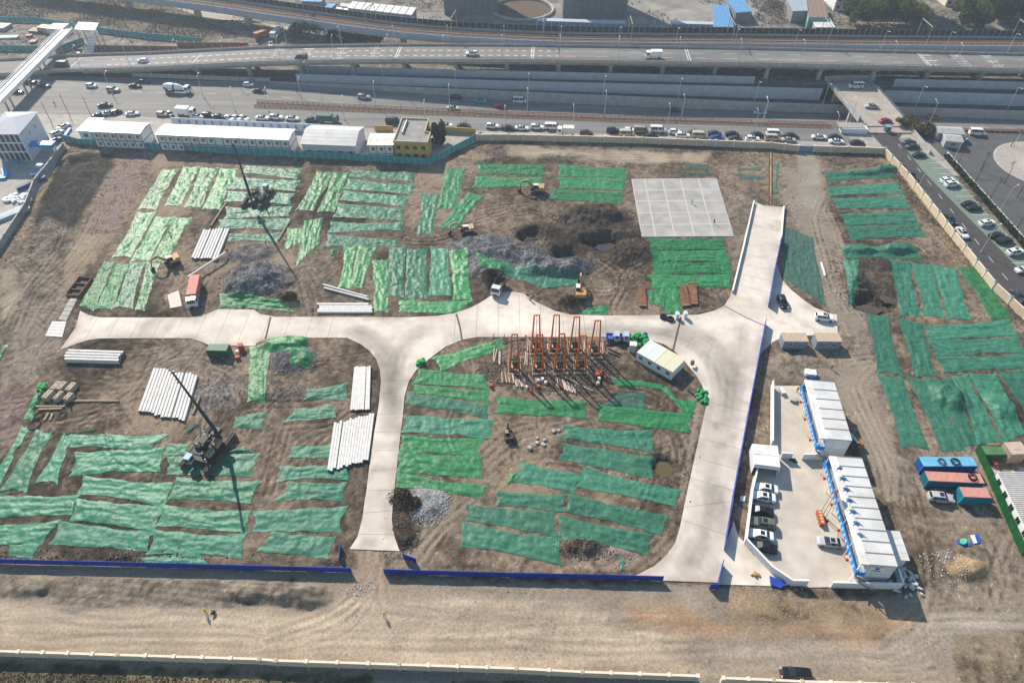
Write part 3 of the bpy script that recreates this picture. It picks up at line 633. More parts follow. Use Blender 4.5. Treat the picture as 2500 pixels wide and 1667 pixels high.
# concrete roads of the site: fine sheet with wear
def sheet(name, pts, z, m, thick=.22, cell=1.2, colfn=None, kind='structure'):
    pts = [(p[0], p[1]) for p in pts]
    if area2(pts) < 0: pts = pts[::-1]
    bm = bmesh.new(); vs = [bm.verts.new((x, y, z)) for x, y in pts]
    for a, b_, c in tessellate_polygon([[Vector((x, y, 0)) for x, y in pts]]):
        try: bm.faces.new((vs[a], vs[b_], vs[c]))
        except ValueError: pass
    bmesh.ops.recalc_face_normals(bm, faces=bm.faces)
    for f in bm.faces:
        if f.normal.z < 0: f.normal_flip()
    if colfn:
        x0, x1 = min(p[0] for p in pts), max(p[0] for p in pts); y0, y1 = min(p[1] for p in pts), max(p[1] for p in pts)
        for a, b_, ax in ((x0, x1, 0), (y0, y1, 1)):
            k = a + cell
            while k < b_:
                co = [0, 0, 0]; no = [0, 0, 0]; co[ax] = k; no[ax] = 1
                bmesh.ops.bisect_plane(bm, geom=bm.verts[:] + bm.edges[:] + bm.faces[:], plane_co=co, plane_no=no, dist=1e-4); k += cell
    n = len(pts); bot = [bm.verts.new((x, y, z - thick)) for x, y in pts]; top2 = [bm.verts.new((x, y, z)) for x, y in pts]
    for i in range(n): bm.faces.new((bot[i], bot[(i + 1) % n], top2[(i + 1) % n], top2[i]))
    me = bpy.data.meshes.new(name); bm.to_mesh(me); bm.free(); me.materials.append(m)
    if colfn:
        co = np.empty(len(me.vertices) * 3, np.float32); me.vertices.foreach_get('co', co); co = co.reshape(-1, 3)
        c = colfn(co[:, 0], co[:, 1]); at = me.color_attributes.new('soil', 'FLOAT_COLOR', 'POINT')
        at.data.foreach_set('color', np.concatenate([c, np.ones((len(c), 1))], 1).astype(np.float32).ravel())
    return tag(ob(name, me), kind=kind)
ARCS = [smooth_pl(poly(s)) for s in ['C2 900,20 1080,110 1200,260 1230,420 1220,900', 'C2 1560,20 1400,120 1300,260 1270,420 1250,900', 'C2 980,30 1150,150 1240,330 1240,700', 'C2 1480,30 1340,150 1280,330 1260,700', 'C2 860,50 1040,180 1180,330 1215,600',
        'C3 600,20 1000,20 1400,60 1700,170 1850,330 1900,600 1860,900 1780,1300', 'C3 700,50 1100,40 1500,90 1750,220 1880,420 1900,700', 'C3 1500,0 1750,60 1930,200 2020,420 2010,800', 'C3 1560,30 1800,130 1950,300 1990,560', 'C3 2100,0 2060,400 1960,1000 1860,1500',
        'D3 1700,60 1680,250 1560,450 1450,600', 'D3 1600,0 1600,200 1560,400 1480,640', 'D3 1750,0 1720,300 1640,600', 'B1 1420,1380 1330,1460 1240,1544', 'C1 1290,0 1240,60 1230,90']]
def roadcol(x, y):
    c = np.empty((len(x), 3)); c[:] = (.605, .548, .478)
    c *= (1 + .16 * fbm(x, y, 14, 201, 4) + .10 * fbm(x * .25, y, 3, 205, 3))[:, None]
    for i, a in enumerate(ARCS):
        d = sdist(a, x, y, False); d2 = np.abs(d - 1.6)
        k = .24 * np.exp(-(d / .9) ** 2) + .16 * np.exp(-(d2 / .5) ** 2) + .08 * np.exp(-(d / 3.0) ** 2)
        c *= (1 - k * (.8 + .8 * fbm(x, y, 5, 300 + i, 2)))[:, None]
    d = sdist(road_p, x, y); e = np.exp(-(d / 1.5) ** 2) * np.clip(.45 + 1.6 * fbm(x, y, 5, 400, 3), 0, 1)
    c = c * (1 - .6 * e[:, None]) + np.array([.24, .19, .145]) * .6 * e[:, None]; g_ = np.clip((fbm(x, y, 9, 420, 4) - .08) * 1.6, 0, .38)[:, None]; c = c * (1 - g_) + np.array([.40, .345, .285]) * g_
    c *= (1 - .18 * np.clip(fbm(x, y, 3.0, 410, 3) - .12, 0, 1) * 3)[:, None]
    return np.clip(c, .05, .8)
road = sheet('concrete_road', road_p, .10, M_ROADC, .3, .9, roadcol)
sheet('concrete_road_spur', wedge_p, .092, M_ROADC, .3, 1.2, roadcol)
sheet('gate_apron', apron_p, .094, M_ROADC, .3, 1.2, roadcol)
sheet('office_yard', yard_p, .09, M_YARD, .3)
b = MB(); M_JOINT = mat('joint_filler', (.10, .085, .07), .9, .3, 3)
for s, wd in [('B2 150,1372 110,1544 C2 100,108', .45), ('B2 1816,1345 1850,1470 C2 1866,108', .45), ('B3 1945,1275 2120,1370 2320,1460', .30), ('B3 2230,300 2240,310', .1)]:
    pl = poly(s, .106)
    for p, q in zip(pl, pl[1:]):
        d = (q - p).normalized(); n = Vector((-d.y, d.x, 0)) * wd / 2; b.quad(p - n, q - n, q + n, p + n)
RP_ = [(p.x, p.y) for p in road_p]
def joints(spec, step):
    pl = poly(spec); acc = 0
    for p, q in zip(pl, pl[1:]):
        d = q - p; n = Vector((-d.y, d.x, 0)).normalized(); u = d.normalized(); k_ = acc
        while k_ < d.length:
            c_ = p + u * k_; e_ = []
            for s in (-1, 1):
                r = 0
                while r < 14 and inside(RP_, np.array([c_.x + n.x * s * (r + .3)]), np.array([c_.y + n.y * s * (r + .3)]))[0]: r += .3
                e_.append(c_ + n * s * r)
            if (e_[0] - e_[1]).length < 24:
                w_ = u * .03; b.quad(*[Vector((v.x, v.y, .1035)) for v in (e_[0] - w_, e_[0] + w_, e_[1] + w_, e_[1] - w_)])
            k_ += step
        acc = k_ - d.length
joints('C1 800,45 1500,30 C2 100,30 800,40', 5.5); joints('C2 1800,40 C3 900,30', 5.5); joints('C2 1245,480 1190,1000 1130,1544 D2 1020,300 990,470', 5.0); joints('C3 1920,700 1800,1300 1750,1544 D3 1650,200 1600,420', 5.5); joints('B3 2350,420 2240,800 2150,1200', 5.0)
b.build('expansion_joints', M_JOINT, road)['kind'] = 'stuff'
# foundation slab: cells of screed between pale strips
root = empty('foundation_slab', SLAB[3]); base = root.location.copy()
M_SCR = mat('grey_screed', (.30, .288, .27), .7, .14, .35, .008, 6, col2=(.37, .355, .335)); M_LINE = mat('pale_formwork_strip', (.45, .435, .41), .7, .08, 1)
b = MB(); b.prism([p - base for p in SLAB], -.1, .16); b.build('slab_edge', M_LINE, root)
us = [0, .152, .36, .572, .783, 1]; vs_ = [0, .21, .408, .61, .807, 1]
def bl(q, u, v): return q[0] * (1 - u) * (1 - v) + q[1] * u * (1 - v) + q[2] * u * v + q[3] * (1 - u) * v
for i in range(5):
    for j in range(5):
        e = .008; c = [bl(SLAB, us[i] + e, vs_[j] + e), bl(SLAB, us[i + 1] - e, vs_[j] + e), bl(SLAB, us[i + 1] - e, vs_[j + 1] - e), bl(SLAB, us[i] + e, vs_[j + 1] - e)]
        MB().prism([p - base for p in c], .10, .172 + .004 * random.random()).build('screed_panel', M_SCR, root)
tag(root, 'square grey concrete foundation slab divided into panels', 'slab')
# ------------------------------------------------------------------ green dust nets laid over the soil
def net_mat(name, c1, c2, rough):
    m = bpy.data.materials.new(name); m.use_nodes = True; nt = m.node_tree; N = nt.nodes; L = nt.links; b = N['Principled BSDF']
    b.inputs['Roughness'].default_value = rough; b.inputs['Specular IOR Level'].default_value = .22
    geo = N.new('ShaderNodeNewGeometry'); oi = N.new('ShaderNodeObjectInfo')
    n = N.new('ShaderNodeTexNoise'); n.inputs['Scale'].default_value = .45; n.inputs['Detail'].default_value = 5; n.inputs['Roughness'].default_value = .55
    L.new(geo.outputs['Position'], n.inputs['Vector'])
    cr = N.new('ShaderNodeMapRange'); cr.inputs[1].default_value = .32; cr.inputs[2].default_value = .68; L.new(n.outputs[0], cr.inputs[0])
    mx = N.new('ShaderNodeMix'); mx.data_type = 'RGBA'; mx.inputs[6].default_value = (*c1, 1); mx.inputs[7].default_value = (*c2, 1); L.new(cr.outputs[0], mx.inputs[0])
    rv = N.new('ShaderNodeMapRange'); rv.inputs[3].default_value = .78; rv.inputs[4].default_value = 1.2; L.new(oi.outputs['Random'], rv.inputs[0])
    at = N.new('ShaderNodeAttribute'); at.attribute_name = 'hem'
    hm = N.new('ShaderNodeMix'); hm.data_type = 'RGBA'; hm.inputs[7].default_value = (c1[0] * .55, min(1, c1[1] * 1.35), c1[2] * 1.15, 1)
    L.new(at.outputs['Fac'], hm.inputs[0]); L.new(mx.outputs[2], hm.inputs[6])
    vm = N.new('ShaderNodeVectorMath'); vm.operation = 'SCALE'; L.new(hm.outputs[2], vm.inputs[0]); L.new(rv.outputs[0], vm.inputs['Scale']); L.new(vm.outputs[0], b.inputs['Base Color'])
    n2 = N.new('ShaderNodeTexNoise'); n2.inputs['Scale'].default_value = 1.3; n2.inputs['Detail'].default_value = 5; L.new(geo.outputs['Position'], n2.inputs['Vector'])
    bp = N.new('ShaderNodeBump'); bp.inputs['Distance'].default_value = .10; L.new(n2.outputs[0], bp.inputs['Height']); L.new(bp.outputs[0], b.inputs['Normal'])
    tr = N.new('ShaderNodeBsdfTransparent'); ms = N.new('ShaderNodeMixShader')
    n4 = N.new('ShaderNodeTexNoise'); n4.inputs['Scale'].default_value = 1.3; n4.inputs['Detail'].default_value = 5; L.new(geo.outputs['Position'], n4.inputs['Vector'])
    r4 = N.new('ShaderNodeMapRange'); r4.inputs[1].default_value = .40; r4.inputs[2].default_value = .75; r4.inputs[3].default_value = .12; r4.inputs[4].default_value = .42; L.new(n4.outputs[0], r4.inputs[0])
    L.new(r4.outputs[0], ms.inputs[0]); L.new(b.outputs[0], ms.inputs[1]); L.new(tr.outputs[0], ms.inputs[2]); L.new(ms.outputs[0], N['Material Output'].inputs[0])
    return m
NM = {'t': ('teal', net_mat('teal_netting', (.030, .155, .100), (.054, .22, .142), .5)),
      'g': ('light green', net_mat('light_green_netting', (.032, .195, .072), (.070, .275, .105), .44)),
      'v': ('vivid green', net_mat('vivid_green_netting', (.018, .165, .060), (.034, .225, .085), .5)),
      'd': ('dark teal', net_mat('dark_teal_netting', (.030, .095, .075), (.055, .13, .10), .55)),
      'p': ('pale teal', net_mat('pale_teal_netting', (.034, .170, .102), (.060, .245, .148), .46))}
def make_net(corners, key, seed, rumple=.17):
    q = [Vector((p.x, p.y, 0)) for p in corners]; m_ = sum(q, Vector()) / 4; q = [m_ + (p - m_) * (1 + .45 / max(2.0, (p - m_).length)) for p in q]
    Lx = ((q[1] - q[0]).length + (q[2] - q[3]).length) / 2; Ly = ((q[3] - q[0]).length + (q[2] - q[1]).length) / 2
    nx = int(min(70, max(6, Lx / .30))); ny = int(min(70, max(6, Ly / .30)))
    r = np.random.default_rng(seed); U, V = np.meshgrid(np.linspace(0, 1, nx + 1), np.linspace(0, 1, ny + 1), indexing='ij')
    # edges pulled inwards between the pegged corners, each a little differently
    e = np.array([*r.uniform(.5, 1.2, 2), *r.uniform(.2, 1.0, 2)] if Lx > Ly else [*r.uniform(.2, 1.0, 2), *r.uniform(.5, 1.2, 2)]) * min(.06 * max(Lx, Ly), .85)
    f = lambda t: 4 * t * (1 - t)
    wob = lambda t, s: .6 * fbm(t * 11, t * 0 + s, 1.7, seed + s, 4) * np.clip(np.sin(np.pi * t), 0, 1) ** .35
    u2 = U + (1 - U) * (e[0] * f(V) / Lx * .8 + wob(V, 1) / Lx) - U * (e[1] * f(V) / Lx * .8 + wob(V, 2) / Lx)
    v2 = V + (1 - V) * (e[2] * f(U) / Ly * .8 + wob(U, 3) / Ly) - V * (e[3] * f(U) / Ly * .8 + wob(U, 4) / Ly)
    X = (q[0].x * (1 - u2) + q[1].x * u2) * (1 - v2) + (q[3].x * (1 - u2) + q[2].x * u2) * v2
    Y = (q[0].y * (1 - u2) + q[1].y * u2) * (1 - v2) + (q[3].y * (1 - u2) + q[2].y * u2) * v2
    cx, cy = float(X.mean()), float(Y.mean())
    zi = np.vectorize(gz)(X, Y)
    k = .25 + .75 * np.minimum(1, 4 * np.minimum(np.minimum(U, 1 - U) * Lx, np.minimum(V, 1 - V) * Ly) / 3)
    lon = U if Lx > Ly else V; lat = V if Lx > Ly else U
    w = np.abs(fbm(X, Y, 2.6, seed, 3)) * rumple * 2.4 + rumple * 1.5 * np.clip(fbm(lon * max(Lx, Ly) * .35, lat * min(Lx, Ly) * 2.0, 1.8, seed + 9, 3), -.3, 1)
    ph = r.uniform(-.5, .5); cr = lon * max(Lx, Ly); la = lat * min(Lx, Ly); w = w + .09 * np.clip(fbm(cr * .22 + la * ph, la * 1.9 - cr * ph * .3, .9, seed + 21, 3), -.25, 1)
    Z = zi + .07 + np.clip(w * k, -.03, 1)
    hem = (np.minimum(np.minimum(U, 1 - U) * Lx, np.minimum(V, 1 - V) * Ly) < .14).astype(np.float32)
    col = NM[key]; me = grid_mesh('dust_net', X - cx, Y - cy, Z, None, col[1])
    a = me.attributes.new('hem', 'FLOAT', 'POINT'); a.data.foreach_set('value', hem.ravel() * .8)
    return ob('dust_net', me, None, (cx, cy, 0)), cx, cy
# cluster: phrase, sort axis (x: left to right, y: top to bottom), nets (colour tile corners TL TR BR BL)
NETS = [
 ('the upright row below the dormitories', 'x', ['g B1 1455,55 1605,50 1400,412 1240,405', 'g B1 1645,32 1790,32 1620,380 1480,372', 'g B1 1805,35 1958,38 1805,395 1655,388', 'g B1 1980,45 2135,48 1975,415 1812,410']),
 ('the row above the tan excavator', 'x', ['g B1 1235,440 1412,432 1175,838 1010,835', 'g B1 1400,485 1565,475 1340,870 1175,870', 'g B1 1570,485 1725,490 1490,890 1350,885']),
 ('the row beside the washing pit', 'x', ['v B1 935,880 1030,890 840,1318 722,1265', 'v B1 1035,905 1155,905 1010,1308 850,1305', 'p B1 1165,885 1305,885 1195,1300 1015,1290', 'g B1 1315,885 1440,900 1300,1318 1215,1305']),
 ('the stack under the upper piling rig', 'y', ['p E 400,380 1110,420 1030,550 375,470', 'p E 265,525 1080,570 1010,695 195,668', 'p E 195,700 1005,728 945,860 145,825', 'p E 165,895 975,880 930,1000 145,1035', 't E 85,1045 945,1035 900,1170 70,1160', 't E 200,1220 850,1200 780,1330 175,1310']),
 ('the slanting nets right of upper rig', 'x', ['g E 925,1150 1110,1165 1090,1310 885,1430', 'g B2 455,518 618,492 585,720 380,918', 'g B2 567,70 712,92 535,420 375,418', 'g B2 715,82 865,85 725,430 570,432']),
 ('the long stack below the yellow building', 'y', ['t B2 870,58 1450,70 1430,165 850,120', 'p B2 850,140 1440,190 1405,275 810,230', 'p B2 805,240 1385,295 1350,392 770,330', 'p B2 750,355 1355,415 1335,515 718,480', 't B2 695,520 1335,535 1310,600 670,620', 't B2 668,632 1282,690 1278,740 622,745']),
 ('the trio left of the pits', 'x', ['p B2 1500,275 1665,280 1600,640 1465,630', 'v B2 1725,42 1897,48 1815,415 1645,402', 'v B2 1925,255 2070,295 1815,590 1655,575']),
 ('the pair below the beige back wall', 'y', ['v B2 2012,-2 2596,8 2600,105 1998,97', 'v B2 1998,115 2586,122 2573,200 1965,220']),
 ('the trio left of the slab', 'y', ['v B3 462,10 1055,45 1058,135 458,115', 'v B3 445,122 1055,138 1038,250 470,220', 'v B3 405,222 1038,258 1018,368 365,318']),
 ('the stack right below the slab', 'y', ['v B3 1268,672 1925,668 1950,772 1285,782', 'v B3 1280,784 1950,776 1985,882 1300,887', 'v B3 1300,888 1985,884 2000,988 1330,997', 'v B3 1262,998 2000,990 1985,1112 1290,1115']),
 ('the pair between the rusty steel plates', 'x', ['v B3 1262,1145 1410,1115 1415,1300 1270,1250', 'v B3 1400,1108 1525,1115 1560,1350 1410,1345']),
 ('the rubble heap above the road', 'x', ['v B3 -285,830 -20,905 10,1020 -250,965', 't B3 -20,905 320,985 310,1112 0,1015', 't B3 320,985 640,1005 640,1090 310,1115']),
 ('the row above the concrete road', 'x', ['g B2 810,745 925,735 870,1120 755,1105', 'g B2 935,730 1098,755 970,1110 850,1110', 'g B2 1058,870 1203,865 1200,1330 1075,1330', 'p B2 1213,755 1370,748 1348,1200 1190,1190', 'p B2 1378,770 1550,765 1555,1210 1355,1220', 'p B2 1585,745 1735,775 1765,1185 1565,1180', 'g B2 1757,797 1915,795 1960,1220 1790,1228']),
 ('the stack beside the beige side wall', 'y', ['t B4 560,75 1165,35 1205,125 600,165', 't B4 570,218 1205,170 1285,275 610,290', 't B4 632,315 1283,292 1320,405 685,405', 't B4 700,455 1345,422 1400,545 755,555', 't B4 750,560 1418,548 1468,658 800,682', 't B4 692,755 1358,730 1432,850 742,852']),
 ('the row right of the flooded pit', 'x', ['t B4 1140,868 1325,885 1425,1370 1240,1360', 't B4 1335,888 1518,910 1635,1375 1455,1360', 't B4 1528,910 1740,950 1870,1395 1665,1390', 'v B4 1755,930 1935,918 2235,1385 2060,1400']),
 ('the pair below the flooded pit', 'x', ['t C4 930,-115 1135,-100 1268,430 1045,405', 't C4 1210,-85 1440,-30 1560,430 1375,445']),
 ('the broad stack at the right edge', 'y', ['t C4 1465,-10 2215,-75 2285,75 1505,125', 't C4 1505,125 2290,85 2352,230 1560,260', 't C4 1560,262 2360,235 2450,370 1640,400']),
 ('the row above the shipping containers', 'x', ['t C4 1035,425 1255,445 1490,1085 1245,1070', 't C4 1300,445 1560,470 1820,1090 1600,1105', 't C4 1540,480 1700,460 1945,1055 1800,1060', 't C4 1690,430 1845,425 2150,1020 1940,1055', 't C4 1850,405 2110,425 2350,940 2170,1050', 't C4 2125,410 2330,385 2560,900 2380,790']),
 ('the trio at lower left edge', 'x', ['p C1 190,890 272,905 20,1390 -90,1390', 'p C1 325,920 465,945 240,1468 10,1455', 'p C1 570,960 648,965 525,1402 325,1382']),
 ('the crescent pair left of lower rig', 'y', ['p C1 650,955 1500,965 1340,1110 640,1070', 'p C1 685,1125 1478,1080 1430,1290 640,1335']),
 ('the nets around the lower piling rig', 'y', ['p C1 1510,1048 1685,1055 1670,1140 1480,1140', 'p C1 1510,1160 2315,1135 2255,1335 1505,1315', 't C1 2120,805 2395,757 2348,905 2105,900', 'p C1 1600,1345 2340,1380 2243,1574 1520,1540']),
 ('the bottom left block upper tier', 'x', ['p D1 -100,20 650,30 580,185 -80,215', 'p C1 765,1330 1545,1395 1466,1607 700,1490']),
 ('the bottom left block middle tier', 'x', ['p D1 640,60 1345,125 1260,320 590,240', 'p D1 1350,110 2045,155 2020,345 1290,290', 'p D1 -60,275 485,235 330,430 -60,445']),
 ('the bottom left tier by blue fence', 'x', ['t D1 490,245 1255,325 1200,490 420,430', 't D1 1265,312 2008,350 1980,550 1215,510', 't D1 90,440 330,425 250,545 90,520', 't D1 1160,545 1620,490 1700,600 1210,590']),
 ('the hook round the grey rubble', 'x', ['g C2 -35,180 150,140 95,680 -60,660', 'g C2 150,108 470,105 490,225 140,215', 'v C2 345,225 530,250 480,365 345,350']),
 ('the pair left of the pale piles', 'y', ['t C2 480,560 830,495 828,652 455,645', 't C2 390,725 690,700 740,810 270,850']),
 ('the stack left of the branch road', 'y', ['t C2 345,1075 800,1035 800,1180 320,1165', 't C2 235,1240 850,1225 832,1370 220,1380', 't C2 330,1385 835,1385 780,1555 185,1560', 't D2 5,165 760,122 700,335 0,330', 't D2 165,330 660,372 595,560 25,495']),
 ('the stack right of the branch road', 'y', ['g C2 1595,270 2230,95 2245,190 1685,390', 'v C2 1490,370 2060,430 2095,555 1425,500', 'v C2 1425,505 2095,562 2115,680 1425,590', 't C2 1385,575 2090,690 2085,825 1365,690', 't C2 1350,785 2145,830 2125,990 1335,940', 'v C2 1335,965 2055,990 2010,1160 1305,1115', 'v C2 1305,1120 2035,1160 2040,1345 1285,1300', 'v C2 1290,1300 2080,1415 2020,1530 1280,1435']),
 ('the pair below the orange frames', 'x', ['v C3 -103,620 695,668 700,815 -110,765', 'v C3 825,690 1640,770 1610,938 815,830']),
 ('the torn band below striped cabin', 'x', ['v C3 915,445 1390,512 1370,548 1000,520', 'v C3 1340,520 1430,540 1640,775 1560,740', 'v C3 1480,650 1690,660 1640,775 1600,745']),
 ('the pair left of the pond', 'y', ['t C3 500,880 1290,920 1295,1125 470,985', 't C3 490,1030 1320,1165 1285,1355 465,1175']),
 ('the lower middle left column', 'y', ['t C3 130,1210 648,1325 590,1480 20,1380', 't D3 -100,-10 500,25 430,160 -90,120', 't D3 -335,105 370,170 410,375 -340,235', 't D3 -362,255 410,385 430,605 -380,450']),
 ('the lower middle right column', 'y', ['t C3 680,1245 1550,1460 1494,1601 620,1430', 't D3 510,20 1305,195 1255,365 470,165', 't D3 415,180 1185,350 1135,520 430,400']),
]
SINGLE = [('v B3 735,1295 885,1275 875,1355 635,1345', 'small vivid green net crumpled beside the orange excavator', .3), ('v B2 690,780 740,768 715,845 685,845', 'tiny vivid green net bundle left of the middle net row', .5),
 ('v B1 1980,1165 2520,1215 2632,1325 1980,1285', 'vivid green net draped over the grey rubble by the red truck', .3), ('g C2 1310,0 1320,5 1322,10 1312,8', None, 0), ('g B2 1305,1230 1960,1230 1800,1355 1310,1330', 'light green net lying along the road edge below the middle row', .14),
 ('t B4 715,872 868,900 825,1262 775,1250', 'narrow teal net hanging down the left side of the flooded pit', .35), ('d B4 200,560 455,670 575,1280 195,1020', 'large dark teal net right of the blue ramp wall', .12),
 ('v C1 345,500 435,495 285,830 210,820', 'rolled vivid green net beside the concrete counterweights', .7), ('v C1 410,985 835,905 840,925 400,1008', 'thin rolled vivid green net above the crescent nets', .35),
 ('p C1 20,165 78,150 0,330 -60,330', 'small pale teal net at the far left edge of the site', .2), ('t C1 2050,1112 2180,1070 2285,1120 2050,1128', 'small crumpled teal net right of the lower piling rig', .4), ('t C1 1650,950 1750,885 1810,850 1700,945', 'crumpled teal net just left of the lower rig boom', .4),
 ('d C3 1010,590 1210,590 1230,740 880,690', 'thin dark teal net over the spoil below the drilling frames', .2), ('d B3 2060,40 2270,30 2260,65 2070,60', 'upper ragged teal scrap right of the slab top', .1), ('d B3 2060,95 2290,115 2280,140 2120,140', 'lower ragged teal scrap right of the slab top', .1),
 ('d B3 1570,72 1830,95 1800,112 1560,92', 'ragged teal scrap just above the foundation slab', .1), ('t B4 112,0 160,0 140,265 112,260', 'narrow teal net strip along the drain pipe', .2), ('d A3 1590,1465 1760,1480 1800,1535 1620,1500', 'ragged teal scrap below the beige back wall', .1),
 ('t D3 915,560 950,558 945,640 920,645', 'small green net scrap by the rubble near the blue fence', .3), ('v C2 2300,1320 2360,1310 2330,1385 2280,1395', 'small green net knot below the grey concrete fragments', .5), ('t D4 1600,400 1710,420 1700,445 1600,425', None, 0)]
k = 100
for phrase, ax, nets in NETS:
    made = []
    for s in nets:
        key, rest = s.split(' ', 1); k += 7
        o, cx, cy = make_net(poly(rest), key, k); made.append((cx if ax == 'x' else -cy, NM[key][0], o))
    made.sort(key=lambda e: e[0]); where = 'left' if ax == 'x' else 'top'
    for i, (_, cn, o) in enumerate(made):
        tag(o, f'{cn} dust net, {ordw(i)} from {where} in {phrase}', 'dust net', 'green dust nets over the soil')
for s, lab, rum in SINGLE:
    if lab is None: continue
    key, rest = s.split(' ', 1); k += 7
    o, _, _ = make_net(poly(rest), key, k, rum); tag(o, lab, 'dust net', 'green dust nets over the soil')
# ------------------------------------------------------------------ walls, fences and buildings
def glyphs(b, x0, z0, size, n, step, plane='xz', y=0.0):
    """rows of illegible painted strokes in square characters"""
    for i in range(n):
        r = random.Random(i * 31 + n); cx = x0 + i * step
        for s in range(4):
            zz = z0 + size * (s + .3) / 4; a, c = sorted((r.random(), r.random())); a *= .4; c = .55 + .45 * c
            xa, xb, t = cx + size * a, cx + size * c, size * .10
            b.quad((xa, y, zz), (xb, y, zz), (xb, y, zz + t), (xa, y, zz + t))
        for s in range(2):
            xa = cx + size * r.uniform(.15, .8); b.quad((xa, y, z0), (xa + size * .11, y, z0), (xa + size * .11, y, z0 + size * .95), (xa, y, z0 + size * .95))
def frame(A, B):                            # local frame at A with x towards B
    A, B = Vector(A), Vector(B); d = B - A; return math.atan2(d.y, d.x), Vector((d.x, d.y)).length
beige = (.56, .45, .34)
wall_run('site_wall', poly('A2 2000,1262 A3 0,1262 700,1278 1200,1290 2350,1336 A4 318,1362'), 2.3, .3, M_BEIGE, 'beige site wall along the frontage parking, left of the blue gate', 'wall', cap=.12, capm=M_BEIGE2, posts=(6.0, .5, 2.5, M_BEIGE2, M_BEIGE2))
wall_run('site_wall', poly('A4 458,1366 760,1374 1085,1385'), 2.3, .3, M_BEIGE, 'short beige site wall right of the blue gate', 'wall', cap=.12, capm=M_BEIGE2, posts=(6.0, .5, 2.5, M_BEIGE2, M_BEIGE2))
M_CAPB = mat('blue_grey_cap', (.12, .30, .42), .6, .2, 1)
wall_run('site_wall', poly('A4 1085,1385 B4 1290,135 1500,405 1700,665 1900,920 2060,1122 2352,1395') + [Vector((131.5, 112, 0)), Vector((132, 95, 0))], 2.3, .3, M_BEIGE, 'long beige side wall with blue-capped pilasters beside the service road', 'wall', cap=.12, capm=M_BEIGE2, posts=(6.0, .5, 2.5, M_BEIGE2, M_CAPB))
def z0pts(spec): return [Vector((p.x, p.y, 0)) for p in poly(spec)]
wall_run('boundary_wall', z0pts('D1 -300,1325 0,1342 1000,1374 2149,1408 D2 200,1420 1200,1452 2149,1484 D3 600,1512 1540,1545'), 2.0, .26, M_BEIGE2, 'long cream boundary wall across the bottom, left of its gap', 'wall', cap=.10, capm=M_BEIGE2, posts=(4.6, .42, 2.1, M_BEIGE2, M_BEIGE2))
wall_run('boundary_wall', z0pts('D3 1745,1562 2149,1578 D4 300,1590 1000,1610 1600,1635'), 2.0, .26, M_BEIGE2, 'short cream boundary wall at the bottom right beside the black car', 'wall', cap=.10, capm=M_BEIGE2, posts=(4.6, .42, 2.1, M_BEIGE2, M_BEIGE2))
wall_run('yard_wall', z0pts('K 1250,900 1000,1230 700,1600 B1 250,410 0,790 -200,1090'), 2.2, .3, M_CONCD, 'grey concrete wall between the soil and the left yard', 'wall', cap=.1, capm=M_CONC, posts=(6, .45, 2.3, M_CONCD, M_CONC))
# panel fences
def panel_fence(name, pts, h, pw, m, pm, label, th=.06, z=0.0, cap=None):
    root = empty(name, (pts[0][0], pts[0][1], z)); base = root.location.copy(); root['label'] = label; root['category'] = 'fence'
    pme = None
    for p, q in zip(pts, pts[1:]):
        d = Vector((q[0] - p[0], q[1] - p[1], 0)); n = max(1, round(d.length / pw)); L = d.length / n; rz = math.atan2(d.y, d.x)
        pan = MB().box((L / 2, 0, .08), (L - .06, th, h - .08)).box((L / 2, 0, h * .5), (L - .04, th + .05, .07)).mesh('panel', m)
        post = MB().box((0, 0, 0), (.11, .13, h + .06)).mesh('post', pm)
        for i in range(n):
            pp = Vector((p[0], p[1], z)) + d * (i / n) - base
            ob('panel', pan, root, pp, rz); ob('post', post, root, pp, rz)
    return root
M_POST = mat('pale_post', (.45, .55, .55), .6, .1, 1)
panel_fence('teal_fence', z0pts('A1 575,1262 720,1302 1430,1345 2350,1398 A2 800,1432 1565,1482'), 2.5, 2.3, M_TEALF, M_POST, 'teal panel fence running in front of the white dormitories')
panel_fence('teal_fence', z0pts('A2 1572,1482 1800,1365 2045,1238'), 2.5, 2.3, M_TEALF, M_POST, 'slanting teal panel fence right of the yellow building')
panel_fence('blue_fence', z0pts('D1 -300,580 0,588 1000,612 2149,642 D2 806,662'), 1.8, 3.0, M_BLUE, M_BLUE, 'royal blue hoarding at the bottom, left of the dirt entrance')
panel_fence('blue_fence', z0pts('D2 1072,672 2149,702 D3 700,714 1270,730'), 1.8, 3.0, M_BLUE, M_BLUE, 'royal blue hoarding at the bottom, right of the dirt entrance')
panel_fence('blue_fence', z0pts('D2 708,578 722,458'), 1.8, 1.5, M_BLUE, M_BLUE, 'narrow blue gate leaf standing left of the dirt entrance')
panel_fence('blue_fence', z0pts('D2 1228,546 1334,584'), 1.8, 1.5, M_BLUE, M_BLUE, 'narrow blue gate leaf standing right of the dirt entrance')
panel_fence('blue_fence', z0pts('C4 25,-30 C3 2160,720 2012,1520 D3 1768,485'), 2.0, 3.0, M_BLUE, M_BLUE, 'long blue fence along the right edge of the concrete road', z=.1)
panel_fence('blue_fence', z0pts('B4 168,690 110,960 52,1290'), 2.4, 3.0, M_BLUE, M_BLUE, 'blue fence on the right side of the concrete ramp', z=.1)
panel_fence('blue_fence', z0pts('D3 1755,600 1722,735 1718,800 1645,800'), 2.0, 2.2, M_BLUE, M_BLUE, 'blue gate wing at the lower gate of the concrete road')
panel_fence('teal_fence', z0pts('A1 -60,195 350,205 680,255'), 2.4, 2.6, M_TEALF, M_POST, 'teal fence behind the footbridge at the top left')
panel_fence('teal_fence', z0pts('A1 880,292 1300,345 1830,392'), 2.4, 2.6, M_TEALF, M_POST, 'teal fence below the weedy field, right of the footbridge')
